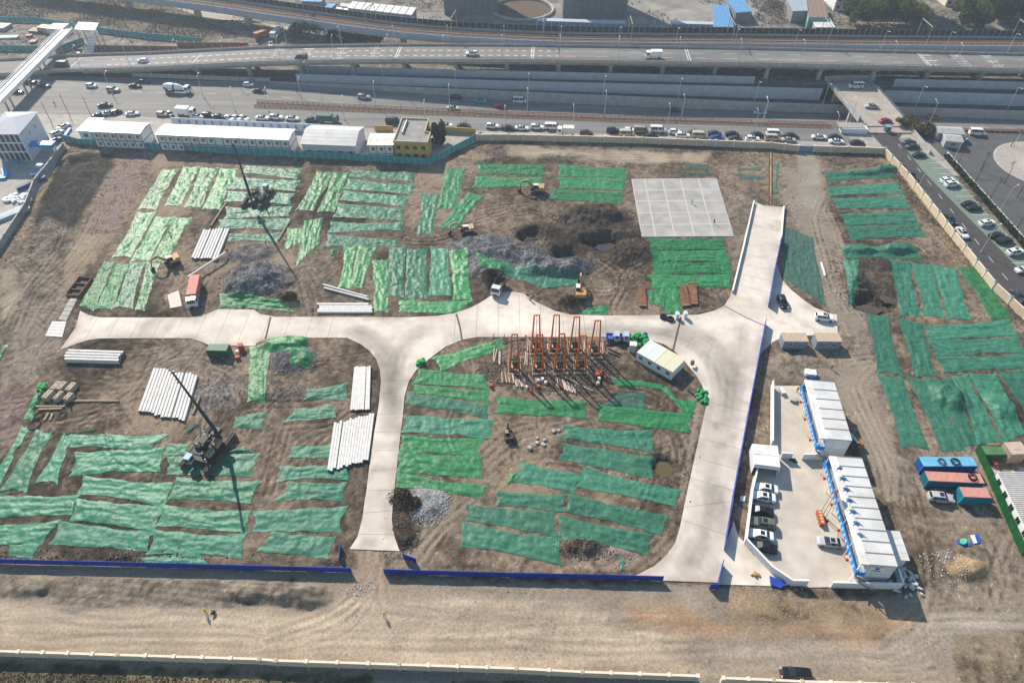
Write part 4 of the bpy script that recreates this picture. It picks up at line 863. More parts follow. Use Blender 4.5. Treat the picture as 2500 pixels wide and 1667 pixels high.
panel_fence('teal_fence', z0pts('A1 -60,455 370,462'), 2.4, 2.6, M_TEALF, M_POST, 'teal fence left of the footbridge beside the viaduct')
panel_fence('teal_fence', z0pts('A1 500,470 560,462 760,385'), 2.4, 2.6, M_TEALF, M_POST, 'short curved teal fence under the footbridge')
M_BRICKW = mat('orange_brown_wall', (.30, .14, .085), .8, .2, .8)
wall_run('roadside_wall', z0pts('A1 790,450 1600,462'), 2.2, .3, M_BRICKW, 'orange-brown roadside wall nearer the footbridge', 'wall', posts=(4, .4, 2.4, M_CONC, M_CONC))
wall_run('roadside_wall', z0pts('A1 1600,425 2230,430'), 2.2, .3, M_BRICKW, 'orange-brown roadside wall farther from the footbridge', 'wall', posts=(4, .4, 2.4, M_CONC, M_CONC))
wall_run('low_road_wall', z0pts('A1 1200,690 1700,710 2350,735 A2 140,740'), 1.6, .4, mat('tan_concrete', (.38, .34, .29), .8, .2, .6), 'low tan concrete wall between the trunk road and the viaduct', 'wall', posts=(9, .5, 1.7, M_CONC, M_CONC))
M_OFFW = mat('office_white_wall', (.66, .67, .70), .6, .06, .5)
wall_run('yard_wall', z0pts('C4 82,524 78,1062'), 2.0, .22, M_OFFW, 'white yard wall left of the upper site office', 'wall', cap=.08, capm=M_WHITE)
wall_run('yard_wall', z0pts('C3 2232,1262 D3 1988,20 1938,425'), 2.0, .22, M_OFFW, 'white yard wall behind the six parked cars', 'wall', cap=.08, capm=M_WHITE)
wall_run('yard_wall', z0pts('D3 1938,428 2149,655 D4 230,765 363,768'), 2.0, .22, M_OFFW, 'white slanting yard wall left of the yard gate', 'wall', cap=.08, capm=M_WHITE)
wall_run('yard_wall', z0pts('D4 558,782 1128,796 1088,668'), 2.0, .22, M_OFFW, 'white yard wall right of the yard gate', 'wall', cap=.08, capm=M_WHITE)
wall_run('yard_wall', z0pts('C4 165,1172 258,1176'), 2.0, .22, M_OFFW, 'short white wall stub beside the white carport', 'wall', cap=.08, capm=M_WHITE)
wall_run('yard_wall', z0pts('C4 352,1182 535,1184'), 2.0, .22, M_OFFW, 'short white wall between the two site offices', 'wall', cap=.08, capm=M_WHITE)
wall_run('kerb_wall', z0pts('B3 2202,352 2110,760 2012,1160'), 1.0, .35, M_WHITE, 'low white wall along the left side of the ramp', 'wall', z0=lambda x: -.1)
wall_run('kerb_wall', z0pts('B4 192,400 168,690'), 1.0, .35, M_WHITE, 'low white wall along the upper right side of the ramp', 'wall', z0=lambda x: -.1)
M_DGREEN = mat('dark_green_sheet', (.006, .085, .022), .5, .2, .8)
panel_fence('green_fence', z0pts('J 1140,145 1280,445 1450,835 1600,1185 1765,1560 1940,1960'), 2.2, 2.5, M_DGREEN, M_DGREEN, 'dark green fence right of the shipping containers')
panel_fence('green_fence', z0pts('J 1146,148 1996,185 2300,200'), 2.2, 2.5, M_DGREEN, M_DGREEN, 'dark green fence above the generator yard at the right edge')

M_ROOFW = mat('white_roof_sheet', (.70, .70, .69), .4, .12, .6, col2=(.58, .55, .50)); M_ROOFG = mat('pale_grey_roof_sheet', (.58, .585, .585), .45, .10, .4, col2=(.51, .505, .49))
M_FRAMED = mat('dark_frame', (.05, .055, .07), .5, .1, 1); M_SEAM = mat('roof_seam', (.16, .17, .18), .6, .1, 1)
def win(b_name, parent, x, y, z, w, h, face, m=M_GLASS, fm=M_WHITE, proud=.03):
    """window with frame on a local face: 'f' front(-y), 'b' back, 'l' left(-x), 'r' right(+x)"""
    if face in 'fb':
        s = -1 if face == 'f' else 1
        g = MB().box((x, y + s * proud / 2, z), (w, proud, h)); fr = MB()
        for dx in (-w / 2, 0, w / 2): fr.box((x + dx, y + s * (proud + .012), z - .04), (.07, .05, h + .08))
        for dz in (-.05, h): fr.box((x, y + s * (proud + .012), z + dz), (w + .07, .05, .07))
    else:
        s = -1 if face == 'l' else 1
        g = MB().box((x + s * proud / 2, y, z), (proud, w, h)); fr = MB()
        for dy in (-w / 2, 0, w / 2): fr.box((x + s * (proud + .012), y + dy, z - .04), (.05, .07, h + .08))
        for dz in (-.05, h): fr.box((x + s * (proud + .012), y, z + dz), (.05, w + .07, .07))
    o = g.build('window', m, parent); fr.build('window_frame', fm, o); return o
def dorm(A, B, depth, h, bays, label, storeys=2, name='dormitory', ridge=.45, blank=()):
    rz, L = frame(A, B); root = empty(name, (A.x, A.y, 0), rz); bw = L / bays
    MB().box((L / 2, depth / 2, 0), (L - .1, depth - .1, h)).build('wall', M_OFFW, root)
    fr = MB()
    for i in range(bays + 1): fr.box((i * bw, -.03, 0), (.16, .1, h))
    for s in range(storeys + 1): fr.box((L / 2, -.035, max(0, s * h / storeys - .2)), (L + .1, .1, .2))
    for s in range(storeys): fr.box((L + .0, depth / 2, (s + 1) * h / storeys - .2), (.1, depth, .2))
    for y in (0, depth): fr.box((L - .01, y, 0), (.13, .14, h))
    fr.build('frame', M_FRAMED, root)
    for i in range(bays):
        pm_ = MB(); x0, x1 = i * bw + .02, (i + 1) * bw - .02; e = .35
        if i == 0: x0 -= .35
        if i == bays - 1: x1 += .35
        pm_.add([(x0, -e, h), (x1, -e, h), (x1, depth / 2, h + ridge), (x0, depth / 2, h + ridge), (x1, depth + e, h), (x0, depth + e, h), (x0, -e, h + .09), (x1, -e, h + .09), (x1, depth / 2, h + ridge + .09), (x0, depth / 2, h + ridge + .09), (x1, depth + e, h + .09), (x0, depth + e, h + .09)],
                [(6, 7, 8, 9), (9, 8, 10, 11), (1, 0, 3, 2), (2, 3, 5, 4), (0, 1, 7, 6), (4, 5, 11, 10), (0, 6, 9, 3), (3, 9, 11, 5), (1, 2, 8, 7), (2, 4, 10, 8)])
        pm_.build('roof_panel', M_ROOFW, root)
        if i in blank: continue
        for s in range(storeys): win('window', root, (i + .5) * bw + .2, 0, s * h / storeys + .95, 1.0, 1.15, 'f')
    return tag(root, label, 'dormitory', None)
dorm(P('A1', 812, 1180, 6), P('A1', 1252, 1198, 6), 7.2, 6, 6, 'white two-storey dormitory block, short one at the left')
dorm(P('A1', 1400, 1207, 6), P('A2', 305, 1257, 6), 7.2, 6, 16, 'long white two-storey dormitory block with sixteen bays', blank=(7,))
dorm(P('A2', 1022, 1302, 6), P('A2', 1246, 1302, 6), 7.5, 6, 3, 'small white two-storey dormitory beside the yellow building')
# gable store shed
A, B = P('A2', 425, 1292, 4.6), P('A2', 905, 1310, 4.6); rz, L = frame(A, B); root = empty('store_shed', (A.x, A.y, 0), rz); D = 13.0; h = 4.6; r = 2.0
M_SHED = mat('pale_grey_cladding', (.50, .53, .57), .55, .06, .6)
MB().add([(0, 0, 0), (L, 0, 0), (L, D, 0), (0, D, 0), (0, 0, h), (L, 0, h), (L, D, h), (0, D, h), (0, D / 2, h + r), (L, D / 2, h + r)], [(0, 1, 5, 4), (1, 2, 6, 9, 5), (2, 3, 7, 6), (3, 0, 4, 8, 7)]).build('wall', M_SHED, root)
for i in range(4):
    for s in (0, 1):
        t0, t1 = i / 4, (i + 1) / 4 - .01; y = (lambda t: -.3 + (D / 2 + .3) * t) if s == 0 else (lambda t: D + .3 - (D / 2 + .3) * t); z = lambda t: h - .05 + (r + .05) * t
        a = [(-.3, y(t0), z(t0) + .02), (L + .3, y(t0), z(t0) + .02), (L + .3, y(t1), z(t1) + .02), (-.3, y(t1), z(t1) + .02)]
        if s: a = a[::-1]
        MB().add(a + [(p[0], p[1], p[2] + .1) for p in a], [(3, 2, 1, 0), (4, 5, 6, 7), (0, 1, 5, 4), (1, 2, 6, 5), (2, 3, 7, 6), (3, 0, 4, 7)]).build('roof_panel', M_ROOFG, root)
for i in range(5): win('window', root, 2.2 + i * (L - 4) / 4, 0, 1.4, 1.2, 1.1, 'f')
tag(root, 'pale grey gable store shed between the dormitories', 'shed')
# yellow building
A, B = P('A2', 1252, 1278, 6.6), P('A2', 1556, 1288, 6.6); rz, L = frame(A, B); root = empty('yellow_building', (A.x, A.y, 0), rz); M_OCHRE = mat('ochre_render', (.52, .33, .10), .75, .1, .5)
q = P('A2', 1345, 1072, 6.6) - A; D = -q.x * math.sin(rz) + q.y * math.cos(rz); h = 6.6; n = D * .42
foot = [(0, 0), (L, 0), (L, n), (L * .82, n + .3), (L * .82, D), (0, D)]
b = MB(); b.prism(foot, 0, h); b.build('wall', M_OCHRE, root)
b = MB(); fo2 = [(.3, .3), (L - .3, .3), (L - .3, n - .3), (L * .82 - .3, n), (L * .82 - .3, D - .3), (.3, D - .3)]
for (a, c) in zip(foot, foot[1:] + foot[:1]): b.beam((a[0], a[1], h + .3), (c[0], c[1], h + .3), .3, .62)
b.build('parapet', mat('buff_parapet', (.50, .42, .30), .8, .1, 1), root)
MB().prism(fo2, h, h + .04).build('roof', mat('grey_roof_felt', (.23, .22, .21), .9, .15, .5, col2=(.29, .28, .26)), root)
MB().cyl((L * .18, D * .35, h + .5), (L * .18, D * .9, h + .5), .35, 12).box((L * .18, D * .62, h + .04), (.3, D * .5, .3)).build('roof_pipe', M_STEEL, root)
for i in range(4):
    for z in (1.2, 4.2): win('window', root, L * (.13 + i * .245), 0, z, 1.3, 1.3, 'f', fm=M_STEEL)
win('window', root, L, n * .5, 4.2, 1.4, 1.3, 'r', fm=M_STEEL)
tag(root, 'ochre yellow flat-roofed building with grey roof among the dormitories', 'building')
wall_run('garden_wall', z0pts('A2 1545,1180 1990,1205'), 2.2, .3, M_OCHRE, 'ochre garden wall right of the yellow building', 'wall')
wall_run('garden_wall', z0pts('A2 1085,1175 1250,1185'), 2.2, .3, M_OCHRE, 'ochre wall left behind the yellow building', 'wall')
# sign wall along the road behind the dormitories
A, B = P('A1', 1525, 1055, 3.0), P('A2', 800, 1128, 3.0); rz, L = frame(A, B); root = empty('sign_hoarding', (A.x, A.y, 0), rz)
MB().box((L / 2, 0, 0), (L, .2, 3.0)).build('hoarding_panel', mat('pale_blue_white_sheet', (.52, .58, .68), .5, .05, 1), root)
b = MB(); glyphs(b, 2.5, .9, 1.5, 20, 3.1, y=-.112); b.build('lettering', mat('blue_letter', (.05, .10, .35), .6, 0), root); b = MB(); glyphs(b, L - 9, .9, 1.5, 5, 1.9, y=-.113); b.build('lettering', mat('red_letter', (.5, .03, .04), .6, 0), root)
tag(root, 'pale hoarding wall with blue and red lettering behind the dormitories', 'hoarding')
# small pavilion and bright blue gate kerb left of the dormitories
A, B = P('A1', 690, 1172, 3.6), P('A1', 815, 1176, 3.6); rz, L = frame(A, B); root = empty('gatehouse', (A.x, A.y, 0), rz)
MB().box((L / 2, 4.6, 0), (L - .2, 9, 3.5)).build('wall', M_OFFW, root); MB().box((L / 2, 4.5, 3.5), (L + .6, 10, .25)).build('roof', M_ROOFW, root); win('window', root, L * .5, .1, 1.2, 1.6, 1.2, 'f')
tag(root, 'white flat-roofed gatehouse left of the short dormitory', 'gatehouse')
b = MB(); pl = poly('A1 635,1165 580,1245 640,1258')
for p, q in zip(pl, pl[1:]): b.beam(p + Vector((0, 0, .4)), q + Vector((0, 0, .4)), .9, .8)
tag(b.build('blue_barrier', M_SKYB), 'bright blue angular barrier beside the gatehouse', 'barrier')
# three-storey office with hip roof at the left edge
h = 10.0; A, B = P('K', -260, 600, h), P('K', 345, 600, h); rz, L = frame(A, B); root = empty('office_building', (A.x, A.y, 0), rz); D = (P('K', 690, 195, h) - B).length * .97
q = P('K', 690, 195, h) - B; sk = (q.x * math.cos(rz) + q.y * math.sin(rz)); D = -q.x * math.sin(rz) + q.y * math.cos(rz)
MB().prism([(0, 0), (L, 0), (L + sk, D), (sk, D)], 0, h).build('wall', mat('pale_blue_grey_wall', (.56, .60, .66), .6, .06, .6), root)
r = 2.0; e = .5
MB().add([(-e, -e, h), (L + e, -e, h), (L + sk + e, D + e, h), (sk - e, D + e, h), (4, D * .5, h + r), (L - D * .35, D * .5, h + r)], [(0, 1, 5, 4), (1, 2, 5), (2, 3, 4, 5), (3, 0, 4), (3, 2, 1, 0)]).build('roof', mat('grey_blue_roof', (.36, .38, .45), .5, .08, .8), root)
fr = MB()
for i in range(7):
    fr.box((L - i * L / 6 if i else L - .1, -.05, 0), (.25, .25, h))
for s in (3.2, 6.5, 9.7): fr.box((L / 2, -.06, s), (L, .25, .3))
fr.build('frame', M_WHITE, root)
for i in range(6):
    for s in range(3): win('window', root, L * (i + .5) / 6, 0, .4 + s * 3.3, L / 6 - .5, 2.6, 'f', m=mat('dark_glazing', (.02, .03, .06), .15, 0, spec=.6), fm=M_FRAMED)
win('window', root, L + sk * .4, D * .4, 6.6, .8, 1.2, 'r'); win('window', root, L + sk * .7, D * .7, 6.6, .8, 1.2, 'r')
tag(root, 'three-storey office with grey hip roof at the left edge', 'building')
A, B = P('K', 455, 840, 4.2), P('K', 1010, 850, 4.2); rz, L = frame(A, B); root = empty('gate_canopy', (A.x, A.y, 0), rz)
MB().box((L / 2, 1.2, 4.0), (L, 3.0, .9)).build('canopy', M_SKYB, root); MB().box((L * .7, 1.6, 4.9), (L * .55, 1.6, .08)).build('canopy_top', M_WHITE, root)
for x in (.4, L - .8, L - .3): MB().box((x, 1.2, 0), (.35, .35, 4.0)).build('post', M_WHITE, root)
tag(root, 'bright blue gate canopy on white posts beside the left office', 'canopy')
for spec, lab in [('K 120,1030 380,1050 360,1190 80,1080', 'bright blue counter below the left office front'), ('K 30,1300 130,1280 190,1400 110,1490 -60,1500 -60,1440 80,1420', 'bright blue kerb island in the left yard')]:
    b = MB(); b.prism(poly(spec), 0, .8); tag(b.build('blue_island', M_SKYB), lab, 'island')
# yard sheets at the left
sheet('left_yard', [Vector((-300, 150, 0)), *[p + Vector((-.2, 0, 0)) for p in poly('B1 -200,1060 0,775 250,400 490,45 A1 590,1292')], Vector((-166, 232, 0)), Vector((-300, 238, 0))], .03, M_PAVE, .2)
strip('dormitory_yard', lambda x: FL(x) + .1, lambda x: FR0(x) - .1, zc(.02), zc(.02), M_PAVE, [-160, -152, -130, -100, -70, -50, -28.5, -20, -11, 0, 40, 80, 120, 127])

# ---- site offices of stacked white cabins, right
def office(A, B, C, nb, h, label, panels=True):
    """A far-left roof corner, B near-left, C near-right: long axis A-B, facing -local y side towards the yard"""
    rz, L = frame(B, A); q = C - B; D = abs(-q.x * math.sin(rz) + q.y * math.cos(rz))
    root = empty('site_office', (B.x, B.y, 0), rz)     # x runs away along the block, y towards the yard is positive
    s = -1                                              # block lies on the -y side
    yo = -1.45
    MB().box((L / 2, (yo - D) / 2, 0), (L - .1, D + yo, h)).build('wall', M_OFFW, root)
    bw = L / nb
    for i in range(nb):
        MB().box((bw * (i + .5), -D / 2, h), (bw - .10, D - 1.45 + .3, .18)).box((bw * (i + .5), -D / 2, h), (bw - .16, D - 1.3, .20)).build('roof_panel', M_ROOFG, root, loc=(0, -.75, 0))
        MB().box((bw * (i + 1) - .0, -D / 2 - .75, h + .02), (.20, D - 1.2, .24)).build('roof_seam', M_SEAM, root)
    MB().box((L / 2, -.65, h + .02), (L, 1.35, .15)).build('walkway_roof', M_ROOFW, root)
    MB().box((L / 2, .02, h - .25), (L + .1, .08, .35)).build('roof_edge', M_WHITE, root)
    MB().box((L / 2, -.7, h / 2 - .15), (L + .2, 1.5, .12)).build('walkway', M_STEEL, root)
    f = MB().box((L / 2, .12, h / 2 - .1), (L + .8, .14, 1.15)).box((-.4, -.7, h / 2 - .1), (.14, 1.6, 1.15)).box((L + .4, -.7, h / 2 - .1), (.14, 1.6, 1.15)).build('blue_fascia', M_SKYB, root)
    g = MB(); n = int(L / 1.25)
    for i in range(n):                                  # white characters on the blue fascia
        r = random.Random(i); x = L - .9 - i * (L - 1.2) / n
        for k_ in range(3):
            zz = h / 2 + .1 + k_ * .25; a = r.uniform(0, .25); g.quad((x - a, .205, zz), (x - .75 + r.uniform(0, .2), .205, zz), (x - .75, .205, zz + .12), (x - a, .205, zz + .12))
        xx = x - r.uniform(.2, .55); g.quad((xx, .207, h / 2 + .05), (xx - .12, .207, h / 2 + .05), (xx - .12, .207, h / 2 + .85), (xx, .207, h / 2 + .85))
    g.build('lettering', M_WHITE, f)
    for i in range(0, nb + 1, 2): MB().box((min(L - .1, i * bw + .1), -.05, 0), (.12, .12, h)).build('post', M_WHITE, root)
    for i in range(nb):
        for z in (.05, h / 2 + .05):
            MB().box((bw * (i + .3), yo, z), (.85, .06, 2.05)).build('door', mat('pale_blue_door', (.38, .46, .6), .5, .05, 1), root)
            win('window', root, bw * (i + .7), yo, z + .95, .95, 1.0, 'b')
    fr = MB()
    for y in (-.05, -D / 2, -D + .05):
        fr.box((-.02, y, 0), (.10, .12, h))
    for z in (0, h / 2 - .1, h - .15): fr.box((-.03, -D / 2, z), (.10, D, .14))
    fr.build('end_frame', M_WHITE, root)
    # outside stair at the near end
    st = MB(); stp = 12
    for i in range(stp): st.box((-1.0, -.2 - i * .30, h / 2 - .15 - (i + 1) * (h / 2 / stp)), (1.1, .3, .07))
    for x in (-.46, -1.54): st.beam((x, 0, h / 2 + .7), (x, -3.8, .9), .06, .06); st.beam((x, .1, h / 2 - .2), (x, -3.8, .0), .08, .25)
    st.build('stair', M_STEEL, root)
    return tag(root, label, 'site office'), L, D
hO = 6.1
o1, L1, D1 = office(P('C4', 385, 470, hO), P('C4', 525, 995, hO), P('C4', 795, 995, hO), 6, hO, 'upper white two-storey site office with bright blue fascia')
o2, L2, D2 = office(P('C4', 605, 1152, hO), P('D4', 812, 595, hO), P('D4', 1100, 600, hO), 10, hO, 'lower white two-storey site office with bright blue fascia and logo')
s_ = MB().box((-.10, -D2 * .5, hO - 1.9), (.06, 2.6, 1.5)).build('logo_board', M_WHITE, o2); MB().box((-.16, -D2 * .5, hO - 1.1), (.04, .7, .55)).box((-.16, -D2 * .5, hO - 1.65), (.04, 1.7, .22)).build('logo', M_BLUE, s_)
for i in range(6):                                   # small blue flags on the office roof
    x = L2 * (.30 + i * .105); root = empty('roof_flag', o2.matrix_basis @ Vector((x, -1.0, hO + .2)), o2.rotation_euler.z)
    MB().cyl((0, 0, 0), (0, 0, 1.9), .04, 6).build('pole', M_STEEL, root); b = MB(); b.add([(0, 0, 1.85), (.25, .55, 1.8), (-.1, 1.1, 1.7), (0, 0, .95), (.25, .5, .85), (-.1, 1.0, .75)], [(0, 1, 4, 3), (1, 2, 5, 4)]); b.build('flag', M_SKYB, root)
    tag(root, f'small blue roof flag, {ordw(i)} from near end of the lower office', 'flag', 'blue flags on the office roof')
for i, (o_, f_) in enumerate([(o1, .15), (o1, .5), (o1, .8), (o2, .12), (o2, .38), (o2, .62), (o2, .88)]):   # red lanterns below the fascia
    L_ = L1 if o_ is o1 else L2; root = empty('red_lantern', o_.matrix_basis @ Vector((L_ * f_, .45, 2.1)), 0); b = MB()
    for a, c, z0_, z1 in ((.16, .30, 0, .16), (.30, .30, .16, .38), (.30, .16, .38, .54)): b.cyl((0, 0, z0_), (0, 0, z1), a, 10, c)
    b.build('shade', mat('lantern_red', (.45, .02, .02), .5, .1, 2), root); MB().cyl((0, 0, .54), (0, 0, .75), .03, 5).cyl((0, 0, -.35), (0, 0, 0), .05, 6, .02).build('tassel', mat('lantern_gold', (.5, .3, .05), .5, 0), root)
    tag(root, f'red lantern, {ordw(i if i < 3 else i - 3)} from near end, hung on the {"upper" if i < 3 else "lower"} office fascia', 'lantern', 'red lanterns on the offices')
# lean-to annex
A, B = P('D4', 1120, 322, 3.2), P('D4', 1205, 566, 3.2); c = P('D4', 1100, 575, 3.2); rz, L = frame(B, A); q = c - B; D = abs(-q.x * math.sin(rz) + q.y * math.cos(rz)); root = empty('lean_to', (B.x, B.y, 0), rz)
MB().box((L / 2, D / 2, 0), (L - .4, D - .4, 3.1)).build('wall', M_OFFW, root)
for i in range(4): MB().box((L * (i + .5) / 4, D / 2 - .1, 3.12), (L / 4 - .05, D + .2, .12)).build('roof_panel', M_ROOFG, root)
tag(root, 'low grey-roofed lean-to behind the lower site office', 'shed')
# carport with motorcycles
A, B = P('C4', -86, 1042, 3.2), P('C4', 140, 1060, 3.2); B2, A2 = P('C4', 165, 1257, 3.2), P('C4', -62, 1228, 3.2); root = empty('carport', (A2.x, A2.y, 0)); base = root.location.copy()
for i in range(2):
    t0, t1 = i / 2, (i + 1) / 2 - .02
    MB().prism([bl([A, B, B2, A2], 0, t0) - base, bl([A, B, B2, A2], 1, t0) - base, bl([A, B, B2, A2], 1, t1) - base, bl([A, B, B2, A2], 0, t1) - base], 3.1, 3.3).build('roof_panel', M_ROOFW, root)
b = MB()
for p, q in ((A, B), (A, A2), (B, B2)): b.beam(Vector((p.x, p.y, 1.55)) - base, Vector((q.x, q.y, 1.55)) - base, .12, 3.1)
b.build('wall', M_OFFW, root); b = MB(); b.beam(Vector((A2.x, A2.y, 2.75)) - base, Vector((B2.x, B2.y, 2.75)) - base, .12, .7); b.build('lintel', M_OFFW, root)
tag(root, 'white open-fronted carport in the office yard', 'carport')
# striped cabin row by the concrete road
M_STRIPE = {}
def stripe_mat(name, cs):
    m = bpy.data.materials.new(name); m.use_nodes = True; N = m.node_tree.nodes; L = m.node_tree.links; b = N['Principled BSDF']; b.inputs['Roughness'].default_value = .5
    tc = N.new('ShaderNodeTexCoord'); sp = N.new('ShaderNodeSeparateXYZ'); L.new(tc.outputs['Object'], sp.inputs[0]); mt = N.new('ShaderNodeMath'); mt.operation = 'MULTIPLY'; mt.inputs[1].default_value = 1.35; L.new(sp.outputs[0], mt.inputs[0])
    fr = N.new('ShaderNodeMath'); fr.operation = 'FRACT'; L.new(mt.outputs[0], fr.inputs[0]); cr = N.new('ShaderNodeValToRGB'); cr.color_ramp.interpolation = 'CONSTANT'; e = cr.color_ramp.elements
    e[0].color = (*cs[0], 1); e[1].position = .3; e[1].color = (*cs[1], 1)
    for p_, c_ in ((.5, cs[0]), (.72, cs[2]), (.86, cs[0])): x = e.new(p_); x.color = (*c_, 1)
    L.new(fr.outputs[0], cr.inputs[0]); L.new(cr.outputs[0], b.inputs['Base Color']); return m
wht = (.68, .68, .68); sm1 = stripe_mat('striped_sheet_green_violet', (wht, (.40, .62, .40), (.56, .40, .60))); sm2 = stripe_mat('striped_sheet_red_lime', ((.62, .58, .48), (.50, .56, .22), (.58, .36, .34)))
A, B = P('M', 900, 545, 2.8), P('M', 1590, 935, 2.8); q = P('M', 1875, 715, 2.8) - B; rz, L = frame(A, B); D = -q.x * math.sin(rz) + q.y * math.cos(rz); root = empty('striped_cabin', (A.x, A.y, .1), rz)
MB().box((L / 2, D / 2, 0), (L - .15, D - .15, 2.65)).build('wall', M_OFFW, root); fr = MB()
for i in range(5): fr.box((i * L / 4, .02, 0), (.1, .06, 2.7))
fr.box((L / 2, .02, .0), (L, .06, .12)); fr.build('frame', M_WHITE, root)
for i in range(4):
    MB().box((0, 0, 0), (L / 4 - .06, D + .2, .14)).build('roof_panel', sm1 if i < 2 else sm2, root, loc=(L * (i + .5) / 4, D / 2, 2.66 + .03 * (i % 2)))
    win('window', root, L * (i + .5) / 4, .07, 1.0, .95, 1.05, 'f')
tag(root, 'row of four white cabins with striped roofs by the road bend', 'cabin')
# two dusty blue-grey cabins beside the spur
for i, (a, b_, c, lab) in enumerate([((195, 78), (422, 78), 190, 'left dusty blue-grey cabin below the concrete spur'), ((495, 78), (722, 82), 490, 'right dusty blue-grey cabin below the concrete spur')]):
    A, B = P('C4', a[0] + 8, 122, 2.7), P('C4', b_[0], 125, 2.7); rz, L = frame(A, B); D = 3.0; root = empty('dusty_cabin', (A.x, A.y, 0), rz)
    MB().box((L / 2, D / 2, 0), (L, D, 2.6)).build('wall', mat('dusty_blue_grey', (.20, .25, .32), .7, .15, 1), root)
    b = MB(); b.box((L / 2, D / 2, 2.6), (L + .1, D + .1, .14)); b.build('roof', mat('tan_dust_roof', (.42, .34, .26), .8, .15, 1.5), root)
    for s in range(9): MB().box((L * (s + .5) / 9, D / 2, 2.74), (.10, D, .06)).build('roof_rib', MATS['tan_dust_roof'], root)
    win('window', root, L * .3, 0, 1.1, .9, .9, 'f'); win('window', root, L * .72, 0, 1.1, .9, .9, 'f'); MB().box((L * .52, -.03, .05), (.8, .06, 1.95)).build('door', M_STEEL, root)
    tag(root, lab, 'cabin', None)
# corrugated dormitory at the right edge
A, B = P('J', 1552, 515, 3.0), P('J', 2144, 1700, 3.0); rz, L = frame(B, A); root = empty('corrugated_dormitory', (B.x, B.y, 0), rz); D = 14
MB().box((L / 2, -D / 2, 0), (L, D, 3.0)).build('wall', M_WHITE, root)
b = MB(); n = int(L / .45)
for i in range(n): b.add([(i * L / n, .2, 3.0), (i * L / n + .22, .2, 3.14), ((i + 1) * L / n, .2, 3.0), (i * L / n, -D, 5.0), (i * L / n + .22, -D, 5.14), ((i + 1) * L / n, -D, 5.0)], [(0, 1, 4, 3), (1, 2, 5, 4)])
b.build('corrugated_roof', mat('corrugated_grey', (.42, .41, .40), .5, .12, 1), root)
for i in range(5): win('window', root, L * (.13 + i * .19), 0, 1.2, 1.2, 1.2, 'b', fm=M_STEEL)
tag(root, 'long white dormitory with grey corrugated roof at the right edge', 'dormitory')
sheet('generator_yard', z0pts('J 1200,190 2400,200 2400,1800 1900,1700'), .03, mat('pale_slab', (.42, .38, .34), .8, .1, .6), .2)
# ------------------------------------------------------------------ vehicles
M_RIM = mat('alloy_rim', (.35, .36, .37), .35, 0, metal=.6); M_HEAD = mat('headlamp_glass', (.6, .62, .65), .15, 0); M_TAIL = mat('tail_lamp', (.3, .01, .01), .3, 0)
def ring(x, w, zb, wr, zr, z0): return [(x, -w * .94, z0), (x, -w, z0 + .22), (x, -w, zb), (x, -wr, zr), (x, -wr * .5, zr + .025), (x, wr * .5, zr + .025), (x, wr, zr), (x, w, zb), (x, w, z0 + .22), (x, w * .94, z0)]
def shrink(q, k, off):
    q = [Vector(p) for p in q]; c = sum(q, Vector()) / len(q); n = (q[1] - q[0]).cross(q[-1] - q[0]).normalized()
    return [c + (p - c) * k + n * off for p in q]
CARS = {
 'saloon': dict(st=[(-2.36, .68, .72, .6, .80), (-2.18, .85, .90, .74, .99), (-1.5, .90, .93, .76, 1.03), (-.85, .91, .94, .60, 1.41), (.30, .91, .94, .60, 1.45), (1.15, .91, .93, .75, 1.0), (1.95, .88, .84, .74, .88), (2.32, .72, .62, .58, .70)], ws=(4, 5), rw=(2, 3), side=(2, 5), wb=(-1.4, 1.42), wr=.33),
 'suv': dict(st=[(-2.30, .74, .80, .66, 1.0), (-2.15, .90, 1.02, .76, 1.2), (-1.85, .93, 1.05, .66, 1.62), (-.8, .94, 1.06, .68, 1.70), (.35, .94, 1.06, .68, 1.70), (1.05, .93, 1.05, .78, 1.13), (1.95, .90, .96, .76, 1.02), (2.30, .78, .72, .64, .84)], ws=(4, 5), rw=(1, 2), side=(2, 5), wb=(-1.4, 1.4), wr=.37),
 'van': dict(st=[(-2.5, .84, 1.1, .74, 1.5), (-2.45, .93, 1.12, .80, 2.0), (-2.1, .95, 1.15, .82, 2.12), (0, .95, 1.15, .82, 2.14), (1.25, .95, 1.12, .78, 2.06), (1.95, .93, 1.05, .80, 1.22), (2.40, .88, .92, .74, 1.0), (2.52, .74, .68, .6, .8)], ws=(4, 5), rw=(0, 1), side=(1, 5), wb=(-1.5, 1.55), wr=.35),
 'hatch': dict(st=[(-1.95, .72, .76, .62, .95), (-1.85, .84, .95, .68, 1.15), (-1.45, .86, .97, .60, 1.46), (-.5, .87, .98, .61, 1.52), (.35, .87, .98, .60, 1.50), (1.05, .86, .95, .72, 1.02), (1.65, .83, .86, .70, .90), (1.95, .70, .62, .56, .72)], ws=(4, 5), rw=(1, 2), side=(2, 5), wb=(-1.2, 1.22), wr=.31),
}
def wheel_mesh(r):
    b = MB(); b.cyl((0, -.11, 0), (0, .11, 0), r, 14); b.cur = 1; b.cyl((0, -.118, 0), (0, .118, 0), r * .6, 10); return b.mesh('wheel', [M_RUBBER, M_RIM])
PROTO = {}
